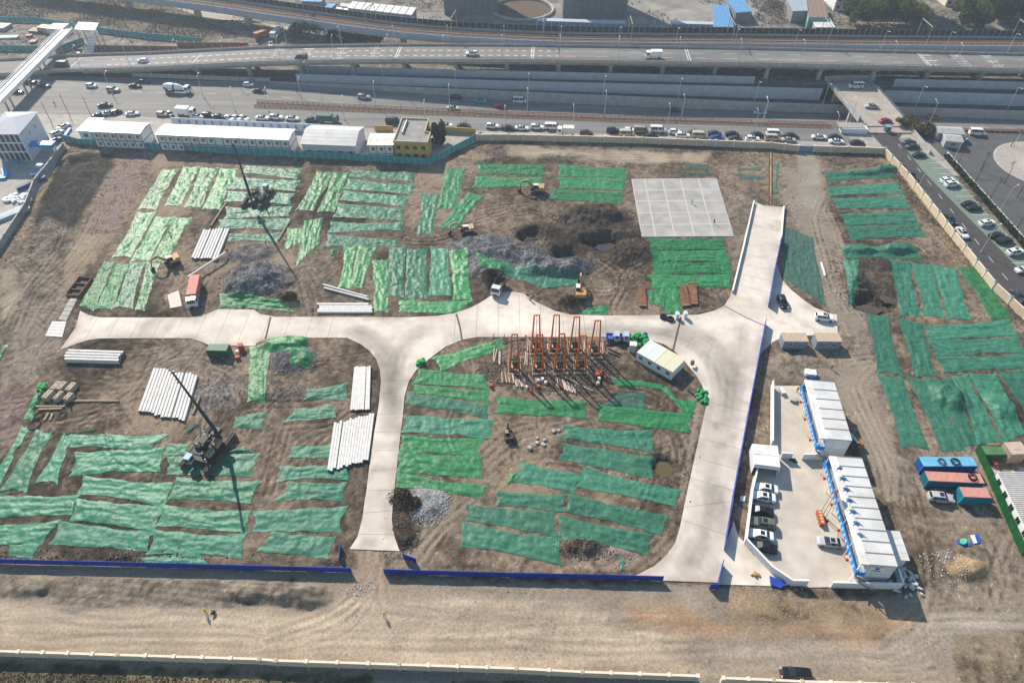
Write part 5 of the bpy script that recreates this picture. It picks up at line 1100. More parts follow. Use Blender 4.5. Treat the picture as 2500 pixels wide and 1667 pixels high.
def proto(kind):
    if kind in PROTO: return PROTO[kind]
    c = CARS[kind]; st = c['st']; z0 = c['wr'] * .62; R_ = [ring(*s, z0) for s in st]; b = MB(); vs = [p for r in R_ for p in r]; n = 10
    fs = [(i * n + j, i * n + j + 1, (i + 1) * n + j + 1, (i + 1) * n + j) for i in range(len(st) - 1) for j in range(n - 1)]
    fs = [f[::-1] for f in fs]; fs += [(i * n + 9, i * n, (i + 1) * n, (i + 1) * n + 9)[::-1] for i in range(len(st) - 1)]
    fs += [tuple(range(n))[::-1], tuple(range((len(st) - 1) * n, len(st) * n))]
    b.add(vs, fs); me = b.mesh('body', M_PAINT)
    bm = bmesh.new(); bm.from_mesh(me); bmesh.ops.recalc_face_normals(bm, faces=bm.faces); bmesh.ops.bevel(bm, geom=bm.edges[:], offset=.035, segments=1, affect='EDGES'); bm.to_mesh(me); bm.free()
    parts = [('body', me, (0, 0, 0))]
    a, d = c['ws']; q = [R_[a][3], R_[d][3], R_[d][6], R_[a][6]]; parts.append(('windscreen', MB().quad(*shrink(q, .90, .05 )).mesh('windscreen', M_GLASS), (0, 0, 0)))
    a, d = c['rw']; q = [R_[a][3], R_[d][3], R_[d][6], R_[a][6]]; parts.append(('rear_window', MB().quad(*shrink(q, .86, .05)).mesh('rear_window', M_GLASS), (0, 0, 0)))
    a, d = c['side']
    for s in (0, 1):
        b = MB()
        for i in range(a, d):
            q = [R_[i][2], R_[i + 1][2], R_[i + 1][3], R_[i][3]] if s == 0 else [R_[i + 1][7], R_[i][7], R_[i][6], R_[i + 1][6]]
            b.quad(*shrink(q, .88, .045))
        parts.append(('side_window', b.mesh('side_window', M_GLASS), (0, 0, 0)))
    wm = wheel_mesh(c['wr'])
    for x in c['wb']:
        for y in (-st[3][1] + .10, st[3][1] - .10): parts.append(('wheel', wm, (x, y, c['wr'])))
    f = st[-1]; r0 = st[0]
    for y in (-1, 1):
        parts.append(('headlight', MB().box((0, 0, 0), (.12, .34, .13)).mesh('headlight', M_HEAD), (st[-2][0] + .30, y * st[-2][1] * .72, st[-2][2] - .16)))
        parts.append(('tail_light', MB().box((0, 0, 0), (.10, .26, .16)).mesh('tail_light', M_TAIL), (r0[0] + .06, y * r0[1] * .84, r0[2] - .12)))
    if kind in ('saloon', 'suv'): parts.append(('sunroof', MB().box((-.15, 0, st[3][4] + .02), (.75, .8, .05)).mesh('sunroof', M_GLASS), (0, 0, 0)))
    PROTO[kind] = parts; return parts
PAINT = {'w': ('white', (.74, .75, .76)), 's': ('silver', (.40, .41, .43)), 'k': ('black', (.012, .012, .014)), 'd': ('dark grey', (.05, .053, .058)), 'n': ('navy', (.02, .03, .075)), 'r': ('red', (.36, .015, .02)), 'b': ('blue', (.02, .05, .38)), 'e': ('beige', (.46, .41, .32)),
         'g': ('dark green', (.025, .055, .045)), 'c': ('cyan', (.04, .38, .50)), 'o': ('orange', (.52, .11, .02)), 'y': ('olive', (.13, .135, .10)), 'l': ('pale green', (.45, .55, .42)), 'u': ('pale blue', (.45, .56, .68)), 't': ('tan', (.33, .26, .18)), 'm': ('maroon', (.10, .03, .03))}
KW = {'saloon': 'saloon car', 'suv': 'sport utility car', 'van': 'minibus', 'hatch': 'hatchback car'}
KC = {'s': 'saloon', 'u': 'suv', 'v': 'van', 'h': 'hatch'}
def vehicle(kind, col, p, rz, cat='car'):
    root = empty('parked_car' if kind != 'van' else 'minibus', p, rz); k = random.uniform(.96, 1.05); root.scale = (k * 1.07, 1.06, random.uniform(1.02, 1.1))
    sub = None if True else 0
    for nm, me, loc in proto(kind):
        o = ob(nm, me, root, loc); o.color = (*PAINT[col][1], 1)
    return root
def cars(phrase, group, z, head, items):
    made = []
    for it in items.split():
        t, xy, kc, *hd = it.split(':'); x, y = map(float, xy.split(',')); zz = z
        if callable(z): p0 = P(t, x, y, 0); zz = z(p0)
        p = P(t, x, y, zz + .7); p.z = zz
        h = float(hd[0]) if hd else head
        o = vehicle(KC[kc[0]], kc[1], p, R(h)); made.append((p.x, o, kc))
    made.sort(key=lambda e: e[0])
    for i, (_, o, kc) in enumerate(made):
        tag(o, f'{PAINT[kc[1]][0]} {KW[KC[kc[0]]]}, {ordw(i)} from left {phrase}', 'car' if kc[0] != 'v' else 'van', group)
    return made
def dz_at(p): return DZ(p.x * .97) + .02
cars('on the road viaduct', 'cars on the viaduct', dz_at, 182, 'A1:1280,545:hw:182 A1:550,582:vg:184 A2:425,520:vg:181 A2:1955,482:uw:180')
cars('on the trunk road left of the mixer truck', 'cars on the trunk road', .02, -4, 'A1:270,735:sk A1:392,768:sd A1:150,822:sd A1:820,768:hw A1:1015,805:us A1:1210,768:sk A1:1285,728:sk A1:940,942:sd:12')
cars('on the trunk road right of the mixer truck', 'cars on the trunk road', lambda p: TZ(p.x) + .02, -5.5, 'A1:2230,758:hw A2:45,812:sn A2:985,870:us A2:1785,968:sl A2:1815,872:sk A2:2030,906:sc A2:2210,952:sr A3:105,906:vw A3:1500,988:sd A3:2265,1008:su A4:1545,1052:so')
cars('in the kerbside row before the dormitories', 'cars parked along the frontage road', .02, -5, 'A1:890,1032:sd:20 A1:975,1012:ss:10 A1:1040,1003:hk:40 A1:1185,1018:sw:10 A1:1455,1023:he A1:1525,1022:hd:-50 A1:1770,1042:sw A1:1870,1032:uk A1:1960,1043:sd A1:2060,1058:sw:-40 A1:2125,1058:sw:-40 A1:2190,1058:sw:-40 A2:75,1057:sw A2:200,1052:uw A2:345,1062:sw A2:515,1072:sd')
cars('in the back kerbside row along the beige wall', 'cars parked along the frontage road', .02, -4, 'A2:1245,1088:vd A2:1720,1122:sw A2:1885,1127:sd A2:2140,1132:uw A2:2280,1147:sk A3:125,1147:sw A3:260,1142:uw A3:400,1142:vw A3:945,1172:uk A3:1085,1168:hw A3:1195,1172:vt A3:1345,1168:vw A3:1495,1182:hw A3:1672,1192:sd A3:1855,1197:sn A3:2015,1202:sk A3:2240,1208:sk A4:110,1200:vw A4:260,1212:sd A4:515,1227:sw A4:660,1227:sn A4:855,1277:sn')
cars('in the front row beside the beige wall', 'cars parked along the frontage road', .02, -4, 'A3:705,1197:um A3:1065,1202:ve A3:1290,1217:sk A3:1570,1217:uw A3:1720,1217:ve A3:1880,1232:sb A3:2045,1242:sd A3:2195,1247:uw A4:93,1242:ve A4:240,1252:se A4:670,1267:sw')
cars('on the bridge over the sunken road', 'cars on the bridge', .62, -5, 'A4:985,952:ss:178 A4:1110,1082:sr:12')
cars('beside the service road below the bridge', 'cars in the parking bays', .02, 14, 'A4:1325,1277:sn A4:1355,1312:sd A4:1415,1387:sk B4:1665,147:uw B4:1705,182:uw:12 B4:1860,357:sk B4:1905,392:sk B4:2020,530:uw B4:2108,637:sk B4:2178,685:uk B4:2275,790:uw B4:2352,945:sw')
cars('along the beige side wall', 'cars along the side wall', .02, -88, 'B4:1255,28:sr B4:1340,104:uk B4:1690,492:sk B4:1800,617:sw B4:2300,1185:sd')
cars('on the concrete spur', 'cars on the spur', .1, 0, 'B4:185,1238:uk:-92 B4:560,1378:uw:-10')
made = cars('in the office yard row', 'cars parked in the office yard', .1, 168, 'H:450,208:sw H:420,312:sw H:390,488:sk H:420,640:uy H:390,785:sw H:425,935:sk')
made.sort(key=lambda e: -e[1].location.y)
for i, (_, o, kc) in enumerate(made): o['label'] = f'{PAINT[kc[1]][0]} {KW[KC[kc[0]]]}, {ordw(i)} from top in the office yard row'
cars('parked alone near the flagpoles', None, .1, 172, 'H:1255,872:ss')
for ph, it in [('parked below the shipping containers', 'J:545,955:us:-8'), ('behind the boundary wall at the bottom', 'D4:280,1490:uk:176'), ('turning on the plaza at the upper right', 'A4:1930,1192:vw:-8')]: cars(ph, None, .06, 0, it)
cars('in the yard beside the left office', 'cars in the left yard', .04, 60, 'K:1090,590:uw K:1215,452:sw K:1050,732:ud')
for o in list(COL.objects):
    if o.get('label', '').find(', first from left ') > 0 and ('alone' in o['label'] or 'below the shipping' in o['label'] or 'behind the boundary' in o['label'] or 'turning' in o['label']): o['label'] = o['label'].replace(', first from left ', ' ')
# ambulance minibus with red stripe
p = P('A4', 845, 775, 1.3); p.z = .62; o = vehicle('van', 'w', p, R(176)); o.scale = (1.12, 1, 1.12); o.name = 'ambulance'
for s in (-1, 1): MB().box((-.3, s * .955, .78), (4.0, .02, .16)).build('red_stripe', MATS['lantern_red'], o)
tag(o, 'white minibus with red side stripe at far end of the bridge', 'van')
# trucks
def truck(p, rz, cabc, bedc, L=6.0, kind='flat', scale=1.0, name='truck'):
    root = empty(name, p, rz); root.scale = (scale * 1.1,) * 3; w = 2.3
    MB().box((0, 0, .55), (L, .9, .35)).build('chassis', M_DARK, root)
    b = MB(); x = L / 2; b.add([(x - 1.7, -w / 2, .6), (x, -w / 2, .6), (x, w / 2, .6), (x - 1.7, w / 2, .6), (x - 1.7, -w / 2, 1.5), (x, -w / 2, 1.5), (x, w / 2, 1.5), (x - 1.7, w / 2, 1.5), (x - 1.65, -w / 2 + .12, 2.6), (x - .25, -w / 2 + .12, 2.6), (x - .25, w / 2 - .12, 2.6), (x - 1.65, w / 2 - .12, 2.6)],
        [(3, 2, 1, 0), (0, 1, 5, 4), (1, 2, 6, 5), (2, 3, 7, 6), (3, 0, 4, 7), (4, 5, 9, 8), (5, 6, 10, 9), (6, 7, 11, 10), (7, 4, 8, 11), (8, 9, 10, 11)])
    o = b.build('cab', M_PAINT, root); o.color = (*cabc, 1)
    MB().quad((x + .01, -1.0, 1.58), (x + .01, 1.0, 1.58), (x - .20, .92, 2.5), (x - .20, -.92, 2.5)).build('windscreen', M_GLASS, o)
    for s in (-1, 1): MB().quad((x - 1.35, s * 1.165, 1.55), (x - .35, s * 1.165, 1.55), (x - .5, s * 1.07, 2.4), (x - 1.35, s * 1.07, 2.4)).build('side_window', M_GLASS, o)
    wm = wheel_mesh(.46)
    for xx in (x - .9, -x + .9) + ((-x + 2.0,) if L > 7 else ()):
        for s in (-1, 1): ob('wheel', wm, root, (xx, s * (w / 2 - .14), .46))
    bl_ = L - 2.0; cx = -L / 2 + bl_ / 2
    if kind in ('dump', 'flat'):
        hh = 1.0 if kind == 'dump' else .45
        b = MB().box((cx, 0, .9), (bl_, w, .12))
        for s in (-1, 1): b.box((cx, s * (w / 2 - .04), 1.02), (bl_, .08, hh))
        for s in (-1, 1): b.box((cx + s * (bl_ / 2 - .04), 0, 1.02), (.08, w - .2, hh))
        o = b.build('cargo_bed', M_OBJ, root); o.color = (*bedc, 1)
    elif kind == 'box':
        o = MB().box((cx, 0, .95), (bl_, w, 2.0)).build('cargo_box', M_OBJ, root); o.color = (*bedc, 1)
    elif kind == 'mixer':
        b = MB(); prof = [(-bl_ / 2, .55), (-bl_ / 2 + 1.2, 1.0), (.2, 1.25), (1.6, 1.15), (bl_ / 2 - .2, .6)]
        for (a, ra), (c, rb) in zip(prof, prof[1:]): b.cyl((cx + a, 0, 2.15 - a * .10), (cx + c, 0, 2.15 - c * .10), ra, 16, rb)
        o = b.build('drum', M_PAINT, root, smooth=False); o.color = (.72, .74, .78, 1)
        MB().cyl((cx - .1, 0, 2.15), (cx + .5, 0, 2.1), 1.265, 16).build('drum_band', M_BLUE, o)
        MB().beam((-L / 2 + .1, 0, 2.9), (-L / 2 - .5, 0, 1.2), .6, .3).box((-L / 2 + .3, 0, 1.0), (.5, 1.4, 1.8)).build('chute', M_STEEL, root)
    return root
p = P('A1', 1590, 800, 1.5); p.z = .02; tag(truck(p, R(-5), (.75, .76, .77), (.5, .5, .5), 9.2, 'mixer', name='mixer_truck'), 'white concrete mixer truck with blue drum band on trunk road', 'truck')
p = P('A3', 1305, 500, 8.2); p.z = 7.02; tag(truck(p, R(180), (.76, .77, .78), (.76, .77, .78), 6.0, 'box', name='box_truck'), 'white box truck on the right half of the road viaduct', 'truck')
p = P('A1', 1672, 1010, 1.2); p.z = .02; tag(truck(p, R(-5), (.72, .72, .72), (.72, .72, .72), 6.4, 'box', name='box_truck'), 'white box truck parked behind the long dormitory', 'truck')
p = P('A2', 665, 1075, 1.2); p.z = .02; tag(truck(p, R(-5), (.05, .10, .08), (.05, .10, .08), 7.0, 'box', name='box_truck'), 'dark green box truck parked behind the gable shed', 'truck')
p = P('A3', 515, 1185, 1.2); p.z = .02; tag(truck(p, R(176), (.72, .72, .72), (.60, .60, .58), 5.6, 'box', name='box_truck'), 'small white truck parked beside the beige wall', 'truck')
p = G('B2', 2195, 1135); tag(truck(p, R(-107), (.66, .66, .64), (.07, .065, .06), 5.6, 'dump', name='dump_truck'), 'small white dump truck with dark bed at the road edge', 'truck')
p = G('B1', 1760, 1190); o = truck(p, R(-79), (.56, .60, .72), (.45, .15, .13), 9.4, 'box', name='red_truck'); tag(o, 'truck with faded red cargo box beside the grey rubble', 'truck')
for q, lab in [((940, 110), 'left small blue and white tricycle truck'), ((1025, 112), 'right small blue and white tricycle truck')]:
    p = G('C3', *q); p.z = max(p.z, .1); tag(truck(p, R(-6), (.42, .46, .56), (.05, .11, .45), 3.9, 'flat', .8, name='tricycle_truck'), lab + ' beside the drilling frames', 'truck')
p = P('K', 735, 1320, 1); p.z = .04; tag(truck(p, R(82), (.30, .45, .6), (.25, .4, .55), 5.2, 'flat', .9, name='pickup_truck'), 'pale blue flatbed pickup beside the left yard wall', 'truck')
for (t, x, y, c, rz, lab) in [('A2', 95, 320, (.28, .09, .03), 50, 'rust orange container truck behind the viaduct'), ('A2', 210, 310, (.5, .52, .55), 80, 'grey truck behind the viaduct')]:
    p = P(t, x, y, .9); p.z = 0; tag(truck(p, R(rz), c, c, 9, 'box'), lab, 'truck')
p = P('A2', 152, 398, .7); p.z = 0; tag(vehicle('saloon', 'w', p, R(-75)), 'white car parked behind the viaduct parapet', 'car')
p = P('A1', 662, 488, .7); p.z = .1; tag(vehicle('saloon', 'w', p, R(30)), 'white car beside the foot of the footbridge stairs', 'car')

# ------------------------------------------------------------------ people
def person_mesh():
    me = bpy.data.meshes.new('figure'); J = {'pel': (0, 0, .92), 'wai': (0, 0, 1.1), 'che': (0, 0.02, 1.35), 'nek': (0, 0, 1.5), 'hed': (0, .02, 1.62), 'top': (0, .02, 1.74),
        'hl': (-.11, 0, .88), 'kl': (-.13, .06, .48), 'al': (-.14, -.02, .07), 'tl': (-.14, .15, .04), 'hr': (.11, 0, .88), 'kr': (.13, -.02, .48), 'ar': (.14, -.10, .07), 'tr': (.14, .07, .04),
        'sl': (-.2, 0, 1.42), 'el': (-.28, -.03, 1.14), 'wl': (-.27, .12, .93), 'fl': (-.26, .18, .86), 'sr': (.2, 0, 1.42), 'er': (.29, -.02, 1.14), 'wr': (.28, .10, .93), 'fr': (.27, .16, .86)}
    E = [('pel', 'wai'), ('wai', 'che'), ('che', 'nek'), ('nek', 'hed'), ('hed', 'top'), ('pel', 'hl'), ('hl', 'kl'), ('kl', 'al'), ('al', 'tl'), ('pel', 'hr'), ('hr', 'kr'), ('kr', 'ar'), ('ar', 'tr'), ('che', 'sl'), ('sl', 'el'), ('el', 'wl'), ('wl', 'fl'), ('che', 'sr'), ('sr', 'er'), ('er', 'wr'), ('wr', 'fr')]
    rad = {'pel': .15, 'wai': .14, 'che': .17, 'nek': .06, 'hed': .10, 'top': .07, 'hl': .10, 'hr': .10, 'kl': .065, 'kr': .065, 'al': .05, 'ar': .05, 'tl': .04, 'tr': .04, 'sl': .075, 'sr': .075, 'el': .052, 'er': .052, 'wl': .04, 'wr': .04, 'fl': .03, 'fr': .03}
    ks = list(J); me.from_pydata([J[k_] for k_ in ks], [(ks.index(a), ks.index(c)) for a, c in E], [])
    o = bpy.data.objects.new('figure', me); COL.objects.link(o); m = o.modifiers.new('s', 'SKIN'); o.modifiers.new('d', 'SUBSURF').levels = 1
    for i, k_ in enumerate(ks): me.skin_vertices[0].data[i].radius = (rad[k_], rad[k_])
    me.skin_vertices[0].data[0].use_root = True
    dg = bpy.context.evaluated_depsgraph_get(); out = bpy.data.meshes.new_from_object(o.evaluated_get(dg)); bpy.data.objects.remove(o)
    return out
FIG = person_mesh()
M_TROU = mat('dark_trousers', (.02, .022, .03), .8, 0)
PEOPLE = {}
def person(p, rz, top, label, hat=(.55, .42, .03), trousers=None):
    key = top
    if key not in PEOPLE:
        me = FIG.copy(); me.name = 'figure'; me.materials.clear(); tm = mat('cloth_%02d' % len(PEOPLE), top, .8, 0)
        for m in (M_TROU, tm, M_SKIN): me.materials.append(m)
        for f in me.polygons:
            z = f.center.z; f.material_index = 0 if z < .9 and abs(f.center.x) < .23 else (2 if z > 1.5 or (z < .97 and abs(f.center.x) > .2) else 1); f.use_smooth = True
        PEOPLE[key] = me
    root = empty('person', p, rz); o = ob('body', PEOPLE[key], root); b = MB().cyl((0, .02, 1.68), (0, .02, 1.80), .125, 10, .07).cyl((0, .03, 1.665), (0, .03, 1.69), .16, 10)
    h = b.build('hard_hat', M_OBJ, o); h.color = (*hat, 1)
    return tag(root, label, 'person')
HV = (.42, .55, .02); RD = (.45, .04, .03); OR = (.6, .12, .02); BL = (.03, .06, .25); GR = (.05, .2, .08); DK = (.03, .03, .035)
for t, x, y, rz, c, lab in [('D1', 1692, 995, 20, HV, 'person in yellow vest standing beside a cart on the haul road'), ('D2', 1072, 1022, 40, HV, 'person in yellow vest walking alone on the haul road'),
    ('C1', 695, 500, 0, RD, 'person in red standing on the upper counterweight block'), ('C1', 632, 685, 90, OR, 'person in orange beside the lower counterweight block'), ('B1', 1528, 645, 30, OR, 'person in orange standing on a light green net'),
    ('B1', 2052, 815, 10, GR, 'person in green beside the end of the single pile'), ('E', 668, 1390, 0, RD, 'person in red below the upper piling rig'), ('B3', 1648, 362, 60, DK, 'person in dark clothes at the middle of the slab'), ('B3', 1846, 542, -60, DK, 'person in dark clothes near the slab right edge'),
    ('C4', 622, 372, 10, OR, 'person in orange above the upper site office'), ('B2', 1780, 680, 0, BL, 'person in blue beside the small excavator'), ('B3', 175, 1200, 200, BL, 'person in blue at the road edge above the frames'), ('B3', 205, 1230, 40, DK, 'person in dark clothes just below the person in blue'),
    ('G', 610, 900, 0, RD, 'person in red working at the front left drilling frame'), ('G', 1640, 660, 90, RD, 'person in red working at the third back drilling frame'), ('G', 1700, 1060, 0, BL, 'person in blue working at the front right drilling frame'), ('A1', 495, 945, 20, DK, 'person in dark clothes on the trunk road below the footbridge'),
    ('L', 235, 300, 0, RD, 'person in red below the upper office walkway, farther one'), ('L', 345, 600, 0, DK, 'person in dark clothes below the upper office walkway'), ('H', 1345, 560, 0, RD, 'person in red below the lower office walkway')]:
    p = G(t, x, y); p.z = max(p.z, .172 if t == 'B3' and y < 600 else (.1 if t in 'LH' else p.z)); person(p, R(rz), c, lab, hat=(.55, .42, .03) if c != DK else (.6, .6, .6))
# ------------------------------------------------------------------ piling rigs
M_BOOM = mat('dark_teal_boom', (.025, .045, .055), .5, .2, 1); M_LGREY = mat('light_grey_steel', (.36, .38, .40), .5, .15, 1)
def piling_rig(center, rz, tip, base, label):
    root = empty('piling_rig', center, rz); root.scale = (.74, .86, .92); inv = (Matrix.Translation(center) @ Matrix.Rotation(rz, 4, 'Z') @ Matrix.Diagonal((.74, .86, .92, 1))).inverted(); T_ = inv @ Vector(tip); Bs = inv @ Vector(base)
    for s in (-1, 1):
        b = MB().box((s * 3.9, 0, 0), (1.3, 12.5, .7))
        for y in (-5.5, -2, 2, 5.5): b.box((s * 3.9, y, .7), (.9, .9, .35))
        b.build('pontoon', M_RUST, root)
        b = MB()
        for d in (-.35, .15, .55): b.beam((s * 3.9 + d, -6.2, 1.3), (s * 3.9 + d, 6.2, 1.3), .22, .5)
        b.build('side_beam', M_DARK, root)
    for y in (-3.2, 3.2): MB().box((0, y, .15), (6.2, 1.6, .6)).build('short_pontoon', M_RUST, root)
    MB().box((0, 0, 1.2), (6.6, 5.2, .7)).box((0, -3.4, 1.2), (5.6, 1.2, .5)).build('platform', M_DARK, root)
    for x, y, w, d, h in ((-2.5, 1.0, 2.1, 3.6, 1.3), (2.4, 1.2, 1.9, 2.0, 1.4), (2.4, -1.6, 1.6, 2.2, 1.0)):
        o = MB().box((x, y, 1.9), (w, d, h)).build('counterweight', M_TAN, root); b = MB()
        for k_ in (-.3, .3): b.box((x + k_ * w, y, 1.9 + h), (.12, d, .12))
        b.build('ballast_bar', M_DARK, o)
    b = MB()
    for x in (-.8, .8):
        for y in (-.8, .8): b.cyl((x, y, 1.9), (x, y, 4.6), .16, 8)
    b.box((0, 0, 3.0), (2.2, 2.2, .5)).box((0, 0, 4.4), (2.2, 2.2, .45)); b.build('clamp_tower', M_DARK, root)
    c = MB().box((-1.9, -4.6, 1.4), (1.7, 1.7, 1.9)).build('cab', M_LGREY, root); MB().box((-1.9, -4.6, 3.3), (1.85, 1.85, .14)).build('cab_roof', mat('cab_roof_blue', (.30, .44, .62), .5, .1, 1), c)
    for s in (-1, 1): MB().box((-1.9 + s * .86, -4.6, 2.2), (.03, 1.3, .8)).build('cab_window', M_GLASS, c)
    MB().box((-1.9, -5.46, 2.0), (1.4, .03, 1.1)).build('cab_window', M_GLASS, c)
    tb = MB().cyl((Bs.x, Bs.y, 1.9), (Bs.x, Bs.y, 4.2), .8, 12).box((Bs.x, Bs.y, 4.0), (1.9, 2.3, 1.1)).build('crane_turret', M_BOOM, root)
    m = Bs.lerp(T_, .42); b = MB(); b.beam(Bs, m, .75, .85, .62, .7); b.build('boom', M_BOOM, root); b = MB(); b.beam(Bs.lerp(T_, .38), T_, .5, .55, .34, .36).cyl(T_ + Vector((-.3, 0, 0)), T_ + Vector((.3, 0, 0)), .3, 10); b.build('boom_extension', M_BOOM, root)
    MB().beam(Bs + Vector((.2, .4, -.4)), Bs.lerp(T_, .25), .22).build('boom_cylinder', M_LGREY, root)
    MB().cyl(T_, T_ + Vector((0, 0, -3.0)), .03, 5).cyl(T_ + Vector((0, 0, -3.4)), T_ + Vector((0, 0, -3.0)), .16, 8).build('hook', M_DARK, root)
    MB().beam((-1.2, -.6, 2.0), (-3.0, 3.6, 7.2), .42, .42, .3, .3).build('auxiliary_mast', M_LGREY, root)
    b = MB()
    for x, y in ((1.0, 3.0), (-.3, 3.6), (3.1, -4.0), (-3.2, 3.2)): b.cyl((x, y, 1.9), (x, y, 3.2), .22, 8)
    b.build('hydraulic_jack', M_LGREY, root); b = MB()
    for x in (.6, 1.2, 1.8, 2.4, 3.0): b.cyl((x, 3.0, 1.9), (x, 3.0, 2.9), .03, 5)
    b.beam((.6, 3.0, 2.9), (3.0, 3.0, 2.9), .05); b.build('guard_rail', M_LGREY, root)
    for x, y in ((-1.2, 2.6), (.9, -2.4), (1.6, 3.0)): MB().box((x, y, 1.9), (1.1, .8, .9)).build('pump_unit', M_BOOM, root)
    return tag(root, label, 'piling rig')
c = P('C1', 1880, 1115); c.z = gz(c.x, c.y); piling_rig(c, R(-17), (-67.11, 92.73, 20.25), (-62.6, 90.4, 5.0), 'dark piling rig with raised boom beside the large lower pile stack')
c = P('E', 560, 800); c.z = gz(c.x, c.y); piling_rig(c, R(-8 + 180), (-77.4, 174.8, 25.0), (-78.6, 178.0, 5.0), 'dark piling rig with near-vertical boom below the long dormitory')

# ------------------------------------------------------------------ orange drilling frames
M_WGREEN = mat('green_winch', (.02, .10, .045), .6, .2, 2)
def drill_frame(f0, f1, tipz, label):
    A, B = P('G', *f0), P('G', *f1); rz, w = frame(A, B); w = max(1.9, min(w, 2.6)); c = (A + B) / 2; c.z = gz(c.x, c.y); root = empty('drilling_frame', c, rz); h = tipz
    for s in (-1, 1):
        MB().beam((s * w / 2, -.1, .3), (s * .62, .25, h), .44, .44, .28, .28).build('leg', M_ORANGE, root)
        MB().beam((s * (w / 2 + .45), -2.4, .22), (s * (w / 2 + .45), 3.6, .22), .22, .2).build('skid', M_WOOD, root)
        MB().beam((s * w / 2, 2.6, .4), (s * .9, .2, h * .45), .12, .12).build('stay', M_ORANGE, root)
    MB().beam((-.75, .25, h), (.75, .25, h), .22, .26).build('top_beam', M_ORANGE, root); MB().cyl((-.06, .25, h - .32), (.06, .25, h - .32), .2, 10).build('pulley', M_DARK, root)
    b = MB()
    for y in (-2.0, -.6, .8, 2.2): b.beam((-w / 2 - .6, y, .36), (w / 2 + .6, y, .36), .2, .12)
    b.build('cross_sleeper', M_WOOD, root)
    MB().box((-w * .36, .9, .42), (.7, 2.2, .16)).build('plank_deck', mat('raw_plank', (.48, .36, .24), .8, .25, 2), root)
    b = MB().cyl((-.5, 1.3, .95), (.5, 1.3, .95), .42, 12).box((0, 1.3, .42), (1.2, .9, .3)).build('winch', M_WGREEN, root)
    MB().box((.1, 2.4, .42), (.9, .7, .7)).cyl((-.3, 2.9, .8), (.4, 2.9, .8), .28, 10).build('engine', M_DARK, root)
    MB().cyl((0, .2, .1), (0, .2, h - .6), .05, 6).build('drill_rod', M_STEEL, root)
    MB().cyl((.35, -1.0, .42), (.35, -1.0, .95), .28, 10).build('drum', mat('red_drum', (.4, .05, .03), .5, .2, 2), root)
    return tag(root, label, 'drilling frame', 'orange drilling frames')
for i, (a, b_, z) in enumerate([((540, 1075), (690, 1075), 11.3), ((955, 1075), (1110, 1070), 11.0), ((1310, 1075), (1490, 1065), 11.3), ((1680, 1060), (1845, 1060), 10.5)]): drill_frame(a, b_, z, f'tall orange drilling frame, {ordw(i)} from left in the front row')
for i, (a, b_, z) in enumerate([((910, 735), (1060, 725), 11.0), ((1240, 725), (1390, 722), 10.9), ((1575, 725), (1735, 722), 10.4), ((1920, 800), (2085, 795), 10.6)]): drill_frame(a, b_, z, f'tall orange drilling frame, {ordw(i)} from left in the back row')
# rods and pipes lying about the frames
def rod(a, b_, r, m, name, label, cat, group=None, n=8, square=False):
    a, b_ = Vector(a), Vector(b_); o = empty(name, a) if False else None
    mb = MB(); (mb.beam((0, 0, 0), b_ - a, r * 2, r * 2) if square else mb.cyl((0, 0, 0), b_ - a, r, n)); o = mb.build(name, m, None, a); return tag(o, label, cat, group)
M_PIPEP = mat('pale_pipe', (.50, .42, .35), .6, .3, 2)
for k_, (x0, y0, x1, y1, n, ln, txt) in enumerate([(400, 1230, 600, 1250, 12, 175, 'left rod pile before the front frames'), (640, 1330, 820, 1340, 8, 130, 'middle rod pile before the front frames'), (1340, 1330, 1680, 1440, 18, 160, 'right rod pile before the front frames'), (255, 840, 370, 900, 5, 230, 'loose rods left of the front frames'), (820, 650, 880, 690, 3, 220, 'loose rods behind the second front frame'), (1780, 700, 1830, 720, 3, 200, 'loose rods left of the last back frame'), (800, 900, 830, 920, 2, 230, 'long rods between the first two front frames'), (2120, 740, 2170, 700, 3, 200, 'loose rods right of the last back frame'), (1190, 690, 1230, 700, 2, 100, 'short rods left of the second back frame')]):
    for i in range(n):
        t = i / max(1, n - 1); x = x0 + (x1 - x0) * t + random.uniform(-8, 8); y = y0 + (y1 - y0) * t; tilt = random.uniform(-14, 14) + (15 if k_ in (3, 4) else -18 if k_ < 3 else 0)
        a = G('G', x - tilt * .8, y + ln / 2, .12 + random.uniform(0, .25)); c = G('G', x + tilt * .8, y - ln / 2, .12 + random.uniform(0, .25))
        rod(a, c, .12, random.choice([M_PIPEP, M_WOOD, M_PIPEP, M_RUST]), 'drill_pipe', f'pale drill pipe, {ordw(i)} from left in the {txt}', 'pipe', 'drill pipes by the frames')
for i, (a, c, lab) in enumerate([('M 360,490', '600,600', 'upper of two dark steel beams right of the frames'), ('M 350,560', '560,640', 'lower of two dark steel beams right of the frames'), ('M 310,420', '700,390', 'long dark pole below the tricycle trucks'), ('M 1880,1290', '2230,1560', 'dark steel beam beside the green sandbags'), ('G 850,1180', '970,1420', 'plank lying below the second front frame'), ('G 1260,1120', '1700,1330', 'long pole lying below the third front frame'), ('G 950,1190', '1160,1155', 'pole lying below the second front frame'), ('G 1690,1340', '1980,1470', 'long pole right of the right rod pile')]):
    t, xy = a.split(); rod(G(t, *map(float, xy.split(',')), .15), G(t, *map(float, c.split(',')), .15), .16, M_DARK if t == 'M' else M_WOOD, 'steel_beam' if t == 'M' else 'timber_pole', lab, 'beam' if t == 'M' else 'pole', square=True)
